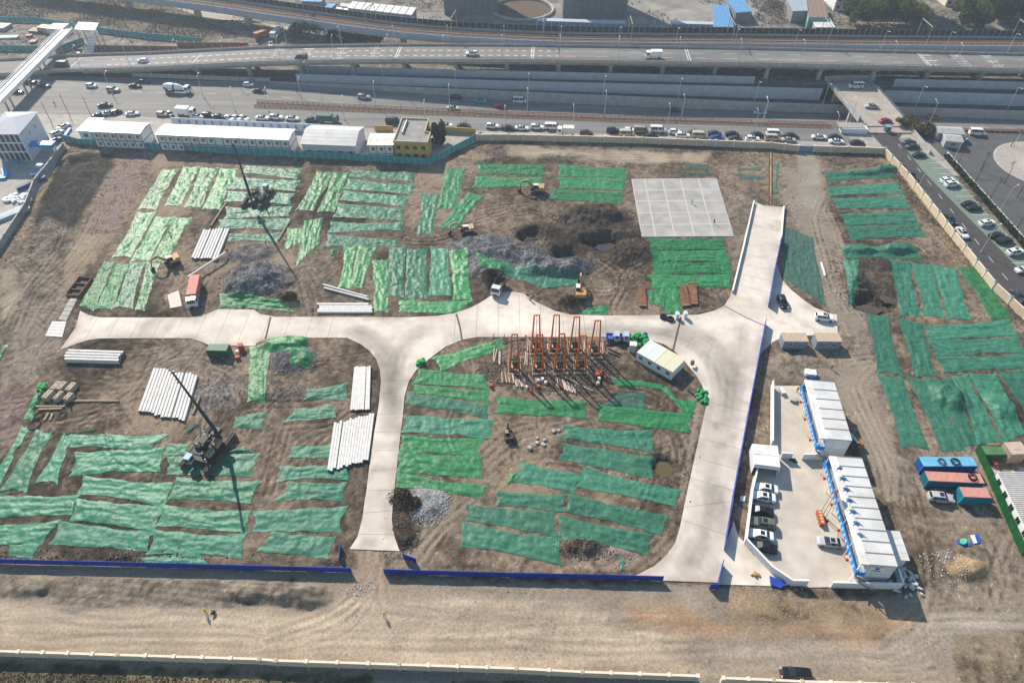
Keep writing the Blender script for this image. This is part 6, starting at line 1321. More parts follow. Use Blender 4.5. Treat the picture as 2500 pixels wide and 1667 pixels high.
def drum(t, x, y, col, lab, r=.35, h=.8, name='drum'):
    p = G(t, x, y); root = empty(name, p); b = MB().cyl((0, 0, 0), (0, 0, h), r, 12).torus((0, 0, h * .5), r, .03, 12, 4); o = b.build('shell', M_OBJ, root); o.color = (*col, 1); o = MB().cyl((0, 0, h), (0, 0, h + .05), r * .9, 12).cyl((0, 0, h + .05), (0, 0, h + .12), r * .3, 8).build('lid', M_OBJ, root); o.color = tuple(min(1, v * 1.15) for v in col) + (1,); return tag(root, lab, 'drum')
for t, x, y, col, lab in [('G', 210, 1390, (.4, .09, .04), 'orange drum left of the left rod pile'), ('G', 1030, 1400, (.45, .10, .04), 'orange drum right of the middle rod pile'), ('G', 830, 1410, (.6, .58, .52), 'cream drum at end of the middle rod pile'), ('G', 905, 1480, (.45, .07, .04), 'red bucket below the cream drum'), ('G', 1025, 1300, (.45, .48, .5), 'grey drum below the second front frame'), ('G', 1100, 1275, (.65, .65, .62), 'white drum below the second front frame'), ('G', 1155, 1335, (.55, .55, .55), 'pale grey drum beside the white drum'), ('G', 2080, 1270, (.66, .64, .6), 'white drum right of the front frames'), ('G', 2060, 1350, (.5, .5, .5), 'grey drum below the white drum'), ('G', 2190, 1260, (.4, .06, .05), 'red canister right of the white drum'), ('G', 1945, 810, (.6, .55, .5), 'pale drum at the last back frame'), ('C1', 2135, 228, (.66, .62, .66), 'white tank beside the dark green container'), ('M', 1985, 860, (.66, .66, .64), 'white water tank at the striped cabin end')]: drum(t, x, y, col, lab, .42 if t != 'G' else .38)
o = MB().box((0, 0, 0), (1.3, 1.3, 1.2)).box((0, 0, .5), (1.36, 1.36, .1)).build('orange_crate', M_OBJ, None, G('G', 2075, 1190)); o.color = (.5, .08, .03, 1); tag(o, 'orange crate right of the front drilling frames', 'crate')
# ------------------------------------------------------------------ concrete piles
pile_me = {}
def pile(a, b_, lab, grp, w=.45):
    a, b_ = Vector(a), Vector(b_); d = b_ - a; L = round(d.length, 1)
    root = empty('concrete_pile', a); root.rotation_euler = d.to_track_quat('X', 'Z').to_euler()
    key = (L, round(w, 2))
    if key not in pile_me:
        body = MB().box((L / 2, 0, -w / 2), (L - .04, w, w)).mesh('shaft', M_PILE); bm = bmesh.new(); bm.from_mesh(body); bmesh.ops.bevel(bm, geom=bm.edges[:], offset=.03, segments=1, affect='EDGES'); bm.to_mesh(body); bm.free()
        pile_me[key] = (body, MB().box((0, 0, -w / 2 + .02), (.07, w - .04, w - .04)).box((0, 0, -.12), (.09, .22, .22)).mesh('end_plate', M_DARK))
    ob('shaft', pile_me[key][0], root)
    for x in (-.01, L + .01): ob('end_plate', pile_me[key][1], root, (x, 0, 0))
    return tag(root, lab, 'concrete pile', grp)
def stack(t, q, n, txt, z=.28, layers=1, jit=.35, gap=(), w=.45, skip=0):
    """q: four image corners start-left, start-right, end-left, end-right; piles run from the start row to the end row"""
    s0, s1, e0, e1 = [P(t, *p) for p in q]; W = (s1 - s0).length; g = 0; pos = []; nn = n + len(gap) * .35
    for i in range(n):
        if i in gap: g += .35
        pos.append((i + g + .5) / nn)
    base = max(gz(*(s0.lerp(e1, u).xy)) for u in (0, .25, .5, .75, 1)) + z
    dirv = ((e0 + e1) / 2 - (s0 + s1) / 2).normalized(); dv = (s1 - s0); w = max(.4, min(.62, abs(dv.x * dirv.y - dv.y * dirv.x) / nn * .95))
    for l in range(layers):
        for i in range(n - l * skip):
            u = pos[i]; a = s0.lerp(s1, u); b_ = e0.lerp(e1, u); j = random.uniform(-jit, jit); a = a + dirv * j; b_ = b_ + dirv * j; a.z = b_.z = base + l * w
            lab = f'pale concrete pile, {ordw(i)} from left in the {txt}' if layers == 1 else f'pale concrete pile, {ordw(i)} from far side, {("lower", "upper")[l]} layer, {txt}'
            pile(a, b_, lab, 'stacked concrete piles', w)
stack('B1', [(1718, 862), (1955, 872), (1828, 610), (2068, 592)], 9, 'stack below the upper rig', gap=(3, 7), layers=1)
stack('B2', [(578, 1262), (578, 1345), (1040, 1262), (1075, 1345)], 5, 'horizontal stack above the road', jit=.5, layers=1, gap=(1,))
stack('C1', [(622, 218), (590, 318), (1120, 235), (1072, 332)], 4, 'stack below road left end', layers=2, jit=.3)
stack('C1', [(1245, 758), (1665, 850), (1385, 372), (1782, 440)], 14, 'big stack by the lower rig', jit=.4, gap=(10,), layers=1)
stack('C2', [(866, 752), (1040, 752), (905, 362), (1050, 362)], 8, 'upright stack beside the branch road', jit=.15, layers=1, gap=(6,))
stack('C2', [(660, 1300), (1030, 1200), (722, 870), (1085, 780)], 14, 'slanting stack beside the branch road', jit=.35, layers=1, gap=(3,))
for (t, a, c, lab, z) in [('B1', (1702, 1058), (2040, 836), 'single pale pile lying beside the red truck', 1.2), ('B2', (622, 1092), (1020, 1202), 'upper of two slanting piles above the horizontal stack', .3), ('B2', (630, 1122), (1036, 1228), 'lower of two slanting piles above the horizontal stack', .3)]:
    p, q = G(t, *a), G(t, *c); p.z = q.z = max(p.z, q.z) + z; pile(p, q, lab, None)
for t, a, c, lab in [('B1', (1895, 565), (2030, 358), 'brown pole leaning above the pile stack under the upper rig'), ('E', (808, 1305), (935, 1088), 'brown pole right of the upper rig boom shadow'), ('C1', (1732, 778), (1798, 628), 'brown pole right of the big pile stack'), ('C1', (655, 660), (1070, 664), 'long pale timber right of the counterweights'), ('C1', (315, 710), (582, 710), 'upper timber below the counterweights'), ('C1', (350, 738), (560, 730), 'lower timber below the counterweights'), ('C1', (402, 835), (440, 770), 'left short timber by the hose coils'), ('C1', (455, 835), (478, 770), 'right short timber by the hose coils'), ('B4', (530, 890), (565, 1010), 'white pipe lying beside the dirt track')]:
    rod(G(t, *a, .2), G(t, *c, .2), .2, M_WOOD if 'white' not in lab else M_WHITE, 'timber_pole', lab, 'pole', square=True)
# counterweight blocks
M_BLOCK = mat('tan_concrete_block', (.36, .31, .24), .85, .15, 1.2, .02, 6)
for x, y, w, d, lab in [(520, 545, 1.45, 2.6, 'left of the touching pair'), (572, 545, 1.45, 2.6, 'right of the touching pair'), (448, 625, 1.6, 2.6, 'lower left one'), (542, 635, 1.2, 2.6, 'lower middle one'), (655, 555, 1.6, 2.6, 'upper right one'), (632, 642, 1.5, 2.2, 'lower right one')]:
    p = G('C1', x, y); root = empty('counterweight_block', p, R(-14)); me = MB().box((0, 0, 0), (w, d, 1.3)).mesh('block', M_BLOCK); bm = bmesh.new(); bm.from_mesh(me); bmesh.ops.bevel(bm, geom=bm.edges[:], offset=.14, segments=2, affect='EDGES'); bm.to_mesh(me); bm.free(); ob('block', me, root)
    for s in (-1, 1): MB().torus((0, s * d * .25, 1.32), .14, .035, 10, 5).build('lifting_eye', M_DARK, root)
    tag(root, f'tan concrete counterweight block, {lab} at the left', 'concrete block', 'tan counterweight blocks')
def coil(t, x, y, r, lab, m=M_DARK, z=0, nm='hose_coil', n=4):
    p = G(t, x, y) if not z else P(t, x, y, z); b = MB()
    for i in range(n): b.torus((random.uniform(-.15, .15), random.uniform(-.15, .15), .06 + i * .07), r * random.uniform(.75, 1.05), .05, 18, 5)
    return tag(b.build(nm, m, None, p), lab, 'hose coil')
coil('C1', 352, 785, 1.0, 'hose coil left of the short timbers'); coil('C1', 560, 785, .9, 'hose coil right of the short timbers'); coil('C1', 310, 868, 1.3, 'large hose coil below the short timbers')
for t, x, y, lab in [('B3', 1395, 1382, 'left black tyre ring at the road edge'), ('B3', 1455, 1402, 'right black tyre ring at the road edge')]:
    p = P(t, x, y); p.z = .32; b = MB()
    for zz in (0, .2): b.torus((0, 0, zz), .75, .26, 18, 8)
    tag(b.build('tyre_ring', M_RUBBER, None, p), lab, 'tyre')
# steel plates
for q, lab in [([(1168, 1112), (1228, 1106), (1246, 1288), (1178, 1286)], 'rusty steel plate left of the bright green nets'), ([(1546, 1098), (1596, 1094), (1636, 1280), (1560, 1288)], 'rusty steel plate right of the bright green nets, nearer one'), ([(1612, 1086), (1690, 1080), (1704, 1268), (1640, 1270)], 'rusty steel plate farther right of the bright green nets')]:
    pts = PP('B3', q); c = sum(pts, Vector()) / 4; z = max(gz(p.x, p.y) for p in pts) + .08; b = MB(); b.prism([p - c for p in pts], 0, .5 if 'nearer' in lab else .35); root = empty('steel_plate', (c.x, c.y, z)); b.build('plate', M_RUST, root); b = MB()
    for s in (0, 1): b.beam((pts[0] - c).lerp(pts[3] - c, s) + Vector((0, 0, .5)), (pts[1] - c).lerp(pts[2] - c, s) + Vector((0, 0, .5)), .12, .12)
    b.build('edge_bar', M_TAN, root); tag(root, lab, 'steel plate')
# wheel washing pit, concrete mats
A, B, C_, D_ = [P('B1', *p) for p in ((720, 1030), (835, 1040), (715, 1200), (600, 1192))]; c = (A + B + C_ + D_) / 4; root = empty('washing_pit', (c.x, c.y, 0)); b = MB(); Z = Vector((0, 0, .45))
for p, q in ((A, B), (B, C_), (C_, D_), (D_, A)): b.beam(p - c + Z, q - c + Z, .25, .9)
b.build('rim', M_RUST, root); b = MB()
for s in (.34, .67): b.beam(A.lerp(D_, s) - c + Z, B.lerp(C_, s) - c + Z, .18, .5)
b.build('divider', M_RUST, root); MB().prism([p - c for p in (A, B, C_, D_)], .05, .12).build('water', mat('dark_water', (.02, .022, .02), .1, 0), root); tag(root, 'rusty framed washing pit at the left end of the road', 'washing pit')
for s, lab, m in [('B1 640,1205 700,1208 600,1412 525,1405', 'ribbed grey mat below the washing pit', M_CONC), ('B1 470,1418 600,1415 560,1560 410,1548', 'pale concrete mat at the road left end', M_PILE)]:
    pts = poly(s); c = sum(pts, Vector()) / 4; root = empty('concrete_mat', (c.x, c.y, gz(c.x, c.y))); 
    for i in range(5): MB().prism([bl(pts, 0, i / 5 + .01) - c, bl(pts, 1, i / 5 + .01) - c, bl(pts, 1, (i + 1) / 5 - .01) - c, bl(pts, 0, (i + 1) / 5 - .01) - c], 0, .2).build('mat_panel', m, root)
    tag(root, lab, 'mat')
# excavators
def excavator(t, x, y, rz, lab, col=(.50, .30, .07), arm=1.0, s=1.0, top=(.55, .52, .46)):
    root = empty('excavator', G(t, x, y), R(rz)); root.scale = (s,) * 3
    for q in (-1, 1):
        b = MB(); prof = [(-1.9, .25), (-1.6, 0), (1.6, 0), (1.9, .25), (1.9, .55), (1.6, .82), (-1.6, .82), (-1.9, .55)]; n = 8
        b.add([(px, q * 1.15 - .28, pz) for px, pz in prof] + [(px, q * 1.15 + .28, pz) for px, pz in prof], [tuple(range(n)), tuple(range(n, 2 * n))[::-1]] + [(i, n + i, n + (i + 1) % n, (i + 1) % n) for i in range(n)]); b.build('track', M_DARK, root)
    MB().box((0, 0, .5), (2.2, 1.6, .5)).cyl((0, 0, 1.0), (0, 0, 1.12), .8, 14).build('undercarriage', M_DARK, root)
    o = MB().box((-.7, 0, 1.12), (2.6, 2.5, .75)).box((-1.45, 0, 1.85), (1.1, 2.4, .35)).box((.9, -.85, 1.12), (.9, .8, .9)).build('body', M_OBJ, root); o.color = (*col, 1)
    o = MB().box((.35, .72, 1.87), (1.5, 1.0, 1.05), taper=.9).build('cab', M_GLASS, root); r = MB().box((.35, .72, 2.92), (1.45, 1.0, .1)).build('cab_roof', M_OBJ, o); r.color = (*top, 1)
    o = MB().beam((1.0, -.05, 1.6), (2.9, -.05, 3.6), .42, .55, .4, .6).beam((2.85, -.05, 3.55), (4.7 * arm, -.05, 3.2), .4, .6, .34, .4).build('boom', M_OBJ, root); o.color = (*col, 1)
    o = MB().beam((4.6 * arm, -.05, 3.35), (5.2 * arm, -.05, .9), .32, .42, .26, .3).build('stick', M_OBJ, root); o.color = (*col, 1)
    MB().beam((1.6, -.05, 1.7), (2.7, -.05, 3.0), .16).beam((2.9, -.05, 3.95), (4.5 * arm, -.05, 3.65), .16).build('hydraulic_ram', M_LGREY, root)
    b = MB(); X = 5.2 * arm; b.add([(X - .1, -.55, 1.0), (X + .35, -.55, .95), (X + .5, -.55, .35), (X - .35, -.55, .15), (X - .6, -.55, .6), (X - .1, .45, 1.0), (X + .35, .45, .95), (X + .5, .45, .35), (X - .35, .45, .15), (X - .6, .45, .6)], [(0, 1, 2, 3, 4), (9, 8, 7, 6, 5), (0, 5, 6, 1), (1, 6, 7, 2), (2, 7, 8, 3), (3, 8, 9, 4)]); b.build('bucket', M_DARK, root)
    return tag(root, lab, 'excavator')
excavator('B1', 1555, 900, 215, 'tan excavator beside the light green nets at the left', (.42, .27, .10), top=(.7, .68, .62), s=1.05)
excavator('B3', 262, 255, 178, 'yellow excavator between the vivid green nets and pits', (.42, .28, .10), top=(.62, .58, .5), s=1.1)
excavator('B2', 1912, 620, 190, 'pale excavator beside the left rubble heap', (.40, .32, .2), top=(.72, .70, .66), s=1.0)
excavator('B3', 650, 1190, 88, 'orange excavator reaching up at the rubble heap', (.46, .26, .10), top=(.65, .63, .58), s=1.1)
excavator('C2', 2290, 985, 100, 'small dark drilling machine below the centre nets', (.06, .045, .04), .6, .7, (.3, .22, .2))
# generator containers
def container(corners, t, z, side, roof, lab, ribs=True, h=2.6):
    A, B, C_ = [P(t, *p, z) for p in corners]; rz, L = frame(A, B); q = C_ - B; D = -q.x * math.sin(rz) + q.y * math.cos(rz); D = max(2.3, min(D, 2.7)); root = empty('shipping_container', (A.x, A.y, .05), rz)
    o = MB().box((L / 2, D / 2, 0), (L - .08, D - .08, h - .06)).build('shell', M_OBJ, root); o.color = (*side, 1); r = MB().box((L / 2, D / 2, h - .05), (L, D, .08)).build('roof', M_OBJ, root); r.color = (*roof, 1)
    b = MB(); n = int(L / .42)
    for i in range(n): b.box((L * (i + .5) / n, -.0, .2), (.18, .06, h - .4)).box((L * (i + .5) / n, D, .2), (.18, .06, h - .4))
    o = b.build('ribs', M_OBJ, root); o['kind'] = 'stuff'; o.color = (*[v * .9 for v in side], 1); b = MB()
    for i in range(n): b.box((L * (i + .5) / n, D / 2, h + .03), (.16, D - .2, .03))
    o = b.build('roof_ribs', M_OBJ, r); o['kind'] = 'stuff'; o.color = (*[v * .92 for v in roof], 1)
    pm_ = MB().box((0, 0, 0), (.16, .16, h + .02)).mesh('corner_post', M_OBJ)
    for x in (0, L):
        for y in (0, D): o = ob('corner_post', pm_, root, (x, y, 0)); o.color = (*side, 1)
    b = MB()
    for i in range(5): b.box((-.03, D * (i + .5) / 5, .2), (.07, .16, h - .4))
    o = b.build('end_ribs', M_OBJ, root); o['kind'] = 'stuff'; o.color = (*[min(1, v * 1.3 + .03) for v in side], 1)
    return tag(root, lab, 'container'), L, D
container([(250, 415), (1185, 412), (1105, 262)], 'J', 2.6, (.01, .11, .36), (.14, .40, .58), 'long blue shipping container with hose coils on top')
coil('J', 555, 330, .8, 'left hose coil on the blue container', z=2.72); coil('J', 790, 340, .85, 'right hose coil on the blue container', M_RUBBER, 2.72, n=6)
container([(340, 665), (1310, 712), (1240, 552)], 'J', 2.6, (.01, .15, .22), (.52, .25, .20), 'long teal shipping container with faded red roof'); coil('J', 1085, 610, .8, 'hose coil on the red container roof', M_RUBBER, 2.72, n=6)
container([(950, 945), (1430, 965), (1360, 795)], 'J', 2.6, (.01, .24, .32), (.50, .25, .20), 'short teal shipping container with faded red roof')
container([(1850, 205), (2030, 208), (2000, 158)], 'C1', 2.3, (.035, .10, .075), (.13, .22, .16), 'dark green open container below the concrete road', h=2.3)
container([(1010, 955), (1042, 945), (975, 795)], 'L', 2.4, (.02, .10, .13), (.45, .55, .50), 'dark teal container behind the upper site office', h=2.4)
def cuboid(t, x, y, d, rz, col, lab, cat, name, z=None, lidc=None):
    p = G(t, x, y); p.z = max(p.z, z) if z is not None else p.z; root = empty(name, p, R(rz)); o = MB().box((0, 0, 0), d).build('body', M_OBJ, root); o.color = (*col, 1); l = MB().box((0, 0, d[2]), (d[0] * 1.04, d[1] * 1.04, .08)).box((0, 0, d[2] + .08), (d[0] * .5, d[1] * .3, .05)).build('lid', M_OBJ, root); l.color = (*(lidc or col), 1); return tag(root, lab, cat)
cuboid('L', 985, 990, (2.2, 1.4, 1.3), 15, (.42, .13, .04), 'orange skip behind the upper site office', 'skip', 'skip')
cuboid('C1', 2168, 195, (1.0, 1.2, 1.6), 8, (.45, .05, .04), 'upper red box right of the dark green container', 'box', 'red_box'); cuboid('C1', 2136, 278, (1.0, .8, .8), 8, (.45, .05, .04), 'lower red box right of the dark green container', 'box', 'red_box')
cuboid('J', 1420, 235, (5.0, 2.2, 2.0), 0, (.035, .10, .045), 'green generator set inside the green fence', 'generator', 'generator', .03, (.08, .18, .08)); cuboid('J', 1725, 260, (3.6, 3.0, 3.2), 4, (.35, .25, .2), 'tan timber crate inside the green fence', 'crate', 'timber_crate', .03, (.45, .36, .3))
drum('J', 1470, 400, (.35, .08, .05), 'red drum inside the green fenced yard', .45, .9)
cuboid('M', 808, 520, (1.6, 1.4, 2.4), -10, (.30, .32, .36), 'white topped kiosk left of the striped cabin', 'kiosk', 'kiosk', None, (.74, .74, .74)); cuboid('M', 1955, 785, (.7, .6, 1.1), 20, (.12, .1, .09), 'dark barrel stand at the striped cabin end', 'box', 'dark_box', .1)
cuboid('B3', 1512, 1385, (.8, 1.2, 1.7), 5, (.6, .64, .7), 'left white gate post on the road', 'post', 'gate_post', .1); cuboid('B3', 1585, 1380, (.8, 1.2, 1.7), 5, (.6, .64, .7), 'right white gate post on the road', 'post', 'gate_post', .1)
rod(P('B3', 1552, 1372, .12), P('C3', 1478, 205, .12), .14, mat('rusty_cover', (.09, .07, .06), .85, .4, 1.5), 'cable_cover', 'dark cable cover crossing the concrete road', 'cable cover', square=True)
cuboid('L', 40, 305, (.9, 1.8, .8), 8, (.45, .47, .5), 'grey bench box in the upper yard', 'box', 'bench_box', .1, (.6, .62, .65)); cuboid('L', 185, 405, (1.2, 1.4, .6), -20, (.3, .29, .26), 'small grey crate in the upper yard', 'crate', 'crate', .1, (.4, .4, .37))
cuboid('L', 400, 75, (2.4, 1.6, .9), -12, (.62, .66, .74), 'white stack of boards above the upper office', 'boards', 'board_stack', None, (.75, .77, .8)); cuboid('L', 440, 118, (1.6, .7, .5), 0, (.05, .15, .5), 'blue box above the upper office', 'box', 'blue_box')
# planter bench with flagpoles
p = P('H', 1115, 600); p.z = .1; rz = math.atan2(*(P('H', 1130, 655) - P('H', 1090, 515)).yx); root = empty('planter_sign', p, rz); M_TERR = mat('terracotta_paint', (.40, .10, .045), .6, .15, 2)
MB().box((0, 0, 0), (3.0, .9, .9)).box((0, .0, .9), (3.1, 1.0, .08)).build('planter_box', M_TERR, root); b = MB()
for i in range(4):
    for k_ in range(3): b.box((-1.1 + i * .7, -.1 + k_ * .16, .985), (.45, .08, .012))
    b.box((-1.1 + i * .7, .05, .985), (.08, .5, .014))
b.build('lettering', mat('cream_letter', (.7, .62, .4), .6, 0), root); tag(root, 'terracotta planter sign with cream characters in the yard', 'planter')
for i, (x0, x1, y1, c) in enumerate([((1125, 515), 1255, 270, (.6, .62, .68)), ((1150, 550), 1300, 300, (.5, .02, .03)), ((1172, 600), 1320, 395, (.6, .65, .75))]):
    p = P('H', *x0); p.z = .1; root = empty('flagpole', p); h = 7.5 if i != 1 else 8.5
    MB().cyl((0, 0, 0), (0, 0, h), .07, 8, .04).cyl((0, 0, h), (0, 0, h + .12), .09, 8).build('pole', M_STEEL, root); b = MB(); vs = []
    for k_ in range(6): vs += [(k_ * .28, .12 * math.sin(k_ * 1.6), h - .1 - k_ * .06), (k_ * .28 * .9, .12 * math.sin(k_ * 1.6 + .4), h - 1.3 - k_ * .12)]
    b.add(vs, [(2 * k_, 2 * k_ + 1, 2 * k_ + 3, 2 * k_ + 2) for k_ in range(5)]); o = b.build('flag', M_OBJ, root, rz=R(40)); o.color = (*c, 1)
    tag(root, ['flagpole with white flag, left of three by the planter', 'tallest flagpole with red flag by the planter', 'flagpole with pale flag, right of three by the planter'][i], 'flagpole')
# sandbags, bundles, boards
def lumps(t, x, y, n, rx, ry, size, m, lab, name, cat, h=.8):
    c = G(t, x, y); root = empty(name, c)
    ico = bmesh.new(); bmesh.ops.create_icosphere(ico, subdivisions=1, radius=1); me = bpy.data.meshes.new('bag'); ico.to_mesh(me); ico.free(); me.materials.append(m)
    for f in me.polygons: f.use_smooth = True
    for i in range(n):
        a = random.uniform(0, 6.28); r = random.random() ** .6; px, py = rx * r * math.cos(a), ry * r * math.sin(a)
        o = ob('bag', me, root, (px, py, gz(c.x + px, c.y + py) - c.z + size * .4 + h * (1 - r) * random.random()), random.uniform(0, 3)); o.scale = (size * random.uniform(.8, 1.3), size * random.uniform(.5, .8), size * random.uniform(.4, .6))
    return tag(root, lab, cat)
M_BAG = mat('green_bag', (.015, .26, .07), .6, .2, 2); lumps('M', 880, 300, 38, 3.2, 2.4, .75, M_BAG, 'heap of bright green net bundles behind the striped cabin', 'net_bundle_heap', 'bundle heap', 1.2)
lumps('M', 2155, 1380, 16, 1.3, 2.4, .7, M_BAG, 'small stack of green sandbags at the road bend', 'sandbag_stack', 'sandbags', .5); lumps('C2', 1495, 315, 7, .7, 1.5, .8, M_BAG, 'green net bundle at the branch road corner', 'net_bundle', 'bundle', .7)
lumps('C1', 390, 540, 12, 1.2, 1.5, .6, M_BAG, 'green net bundle beside the counterweight blocks', 'net_bundle', 'bundle', .5); lumps('M', 1050, 215, 5, .8, .6, .5, mat('blue_bag', (.02, .05, .3), .6, .1, 1), 'blue bags behind the striped cabin', 'blue_bags', 'bags', .6)
lumps('H', 2180, 1380, 40, 3.0, 3.0, .55, mat('pale_rubbish', (.45, .45, .46), .8, .4, 1.5), 'heap of pale rubbish beside the yard corner', 'rubbish_heap', 'rubbish', .6)
def flat(t, pts, z, th, col, lab, cat, name, tilt=0):
    q = PP(t, pts); c = sum(q, Vector()) / len(q); b = MB(); b.prism([p - c for p in q], 0, th); o = b.build(name, M_OBJ, None, (c.x, c.y, gz(c.x, c.y) + z)); o.color = (*col, 1); o.rotation_euler.x = tilt; return tag(o, lab, cat)
flat('D4', [(1705, 360), (1740, 354), (1762, 424), (1735, 428)], .06, .1, (.55, .62, .75), 'pale sheet beside the blue board near the sand heap', 'board', 'sheet_board'); flat('D4', [(1740, 354), (1770, 350), (1790, 420), (1764, 426)], .06, .12, (.02, .09, .45), 'royal blue board near the sand heap', 'board', 'sheet_board')
flat('D4', [(1592, 392), (1640, 405), (1710, 425), (1705, 448), (1640, 442), (1600, 425)], .06, .15, (.02, .10, .42), 'crumpled blue tarpaulin near the sand heap', 'tarpaulin', 'tarpaulin'); flat('D4', [(1622, 395), (1665, 392), (1672, 430), (1640, 442), (1620, 430)], .2, .3, (.1, .5, .3), 'mint green sheet on the blue tarpaulin', 'sheet', 'plastic_sheet')
flat('D4', [(60, 700), (180, 745), (190, 760), (150, 795), (70, 770)], .15, .5, (.02, .07, .35), 'blue folded panels leaning at the yard wall', 'panel', 'folded_panels', R(8)); flat('C3', [(2085, 1510), (2130, 1515), (2125, 1560), (2080, 1555)], .05, .1, (.45, .52, .58), 'pale board behind the parked cars wall', 'board', 'sheet_board')
flat('B1', [(1505, 1180), (1605, 1140), (1635, 1280), (1530, 1300)], .04, .06, (.50, .42, .38), 'broken pale concrete patch beside the red truck', 'concrete patch', 'concrete_patch')
lumps('D3', 2030, 690, 4, .9, .6, .6, mat('tan_sack', (.36, .24, .11), .85, .1, 2), 'tan sacks on the lower gate apron', 'sacks', 'sacks', .3); lumps('D1', 1748, 1003, 3, .5, .5, .45, M_DARK, 'dark loaded handcart beside the person in yellow vest', 'handcart', 'cart', .5)
lumps('C4', 275, 1195, 14, .7, .5, .4, mat('shrub_green', (.03, .07, .02), .9, .3, 3), 'potted green shrub beside the carport', 'potted_shrub', 'shrub', 1.0)
lumps('H', 1195, 600, 10, .4, 1.2, .25, MATS['shrub_green'], 'low green shrubs behind the planter sign', 'planter_shrubs', 'shrub', .5)
# grey concrete fragments
for i, (x, y, s) in enumerate([(415, 930, .9), (455, 925, .8), (265, 990, .6), (260, 1035, .8), (320, 1050, .9), (330, 1010, .7), (195, 1085, 1.0), (245, 1055, .5)]):
    p = G('C3', x, y); bm = bmesh.new(); bmesh.ops.create_cube(bm, size=1.0 * s); 
    for v in bm.verts: v.co = Vector((v.co.x * random.uniform(.7, 1.2), v.co.y * random.uniform(.6, 1.1), v.co.z * random.uniform(.4, .9)))
    bmesh.ops.bevel(bm, geom=bm.edges[:], offset=.12 * s, segments=1, affect='EDGES'); me = bpy.data.meshes.new('f'); bm.to_mesh(me); bm.free(); me.materials.append(M_CONC)
    o = ob('concrete_fragment', me, None, p + Vector((0, 0, .2 * s)), random.uniform(0, 3)); tag(o, f'grey concrete fragment, {ordw(i)} in the cluster left of the small pond nets', 'concrete fragment', 'grey concrete fragments')

# scrap rods strewn among the drilling frames: too many and too thin to pick apart
b = MB()
for i in range(850):
    cx, cy, sx, sy = random.choice([(1200, 800, 1000, 300), (1300, 1200, 900, 200), (2100, 1050, 250, 200), (600, 1250, 350, 130), (1500, 1350, 500, 150), (200, 1100, 200, 150)])
    p = G('G', cx + random.uniform(-sx, sx), cy + random.uniform(-sy, sy), .08); a = random.choice((random.uniform(-.3, .3), 1.57 + random.uniform(-.4, .4), random.uniform(0, 3.1))); l = random.uniform(.8, 3.6); d = Vector((math.cos(a), math.sin(a), random.uniform(-.03, .08)))
    b.beam(p - d * l / 2, p + d * l / 2, random.uniform(.08, .2), random.uniform(.06, .14))
tag(b.build('scrap_rods', mat('scrap_brown_steel', (.10, .075, .058), .8, .6, .9)), 'brown scrap rods and timbers strewn among the drilling frames', 'scrap', kind='stuff')
# ------------------------------------------------------------------ street lamps
def lamp(p, rz, h=9.0, arm=1.8, lab='', grp='street lamps', z=None):
    root = empty('street_lamp', p, rz); key = ('lamp', h, arm)
    if key not in PROTO:
        PROTO[key] = (MB().cyl((0, 0, 0), (0, 0, h), .13, 8, .07).cyl((0, 0, 0), (0, 0, .5), .2, 8).mesh('pole', mat('lamp_pole_grey', (.50, .51, .52), .5, .05, 1)), MB().cyl((0, 0, h - .05), (0, arm, h + .45), .055, 6).mesh('arm', MATS['lamp_pole_grey']), MB().box((0, arm + .25, h + .40), (.28, .75, .12)).mesh('lamp_head', mat('lamp_head_white', (.62, .63, .64), .4, 0)))
    a, b_, c = PROTO[key]; ob('pole', a, root); ob('arm', b_, root); ob('lamp_head', c, root); return tag(root, lab, 'street lamp', grp)
def lamps(phrase, z, rz, spec, h=9.0):
    pts = []
    for w in spec.split():
        t, xy = w.split(':'); x, y = map(float, xy.split(',')); p0 = P(t, x, y); zz = z(p0) if callable(z) else z; p = P(t, x, y, zz); pts.append(p)
    pts.sort(key=lambda p: p.x)
    for i, p in enumerate(pts): lamp(p, rz, h, 1.8, f'grey street lamp, {ordw(i)} from left {phrase}')
lamps('on the viaduct near parapet', lambda p: DZ(p.x * .96), 0, 'A1:735,640 A1:1173,605 A1:1610,587 A1:2035,572 A2:245,560 A2:730,550 A2:1215,546 A2:1710,550 A2:2223,549 A3:460,552 A3:985,565 A3:1520,571 A3:2055,585 A4:330,595 A4:1140,606 A4:1715,625 A4:2310,640')
lamps('on the viaduct far parapet', lambda p: DZ(p.x * .96), math.pi, 'A2:300,420 A2:790,415 A2:1268,408 A2:1745,404 A2:2245,405 A3:470,412 A3:990,420 A3:1500,428 A3:2025,438 A4:285,446 A4:1060,460 A4:1630,467 A4:2195,486', 8.0)
lamps('on the verge of the sunken road', lambda p: S1(p.x), math.pi, 'A2:500,735 A2:1168,770 A2:1815,803 A3:185,842 A3:855,862 A3:1525,887 A3:2210,917 A4:545,937 A4:1375,962 A4:2205,975', 8.5)
lamps('along the road median', .02, 0, 'A1:1830,880 A2:435,917 A2:1095,957 A2:1758,987 A3:173,1022 A3:865,1047 A3:1552,1082 A3:2283,1102 A4:5,1112 A4:785,1102 A4:1490,1128', 8.5)
lamps('along the frontage road kerb', .02, 0, 'A1:1010,850 A1:2110,1000 A2:135,1002 A2:815,1082 A2:1540,1122 A2:2253,1172 A3:580,1162 A3:1425,1152 A3:2200,1202 A4:630,1232', 8.0)
lamps('beside the service road and plaza', .03, R(-60), 'A4:1697,1480 B4:1415,187 B4:1965,792 B4:2130,432 A4:2255,1312', 8.5)
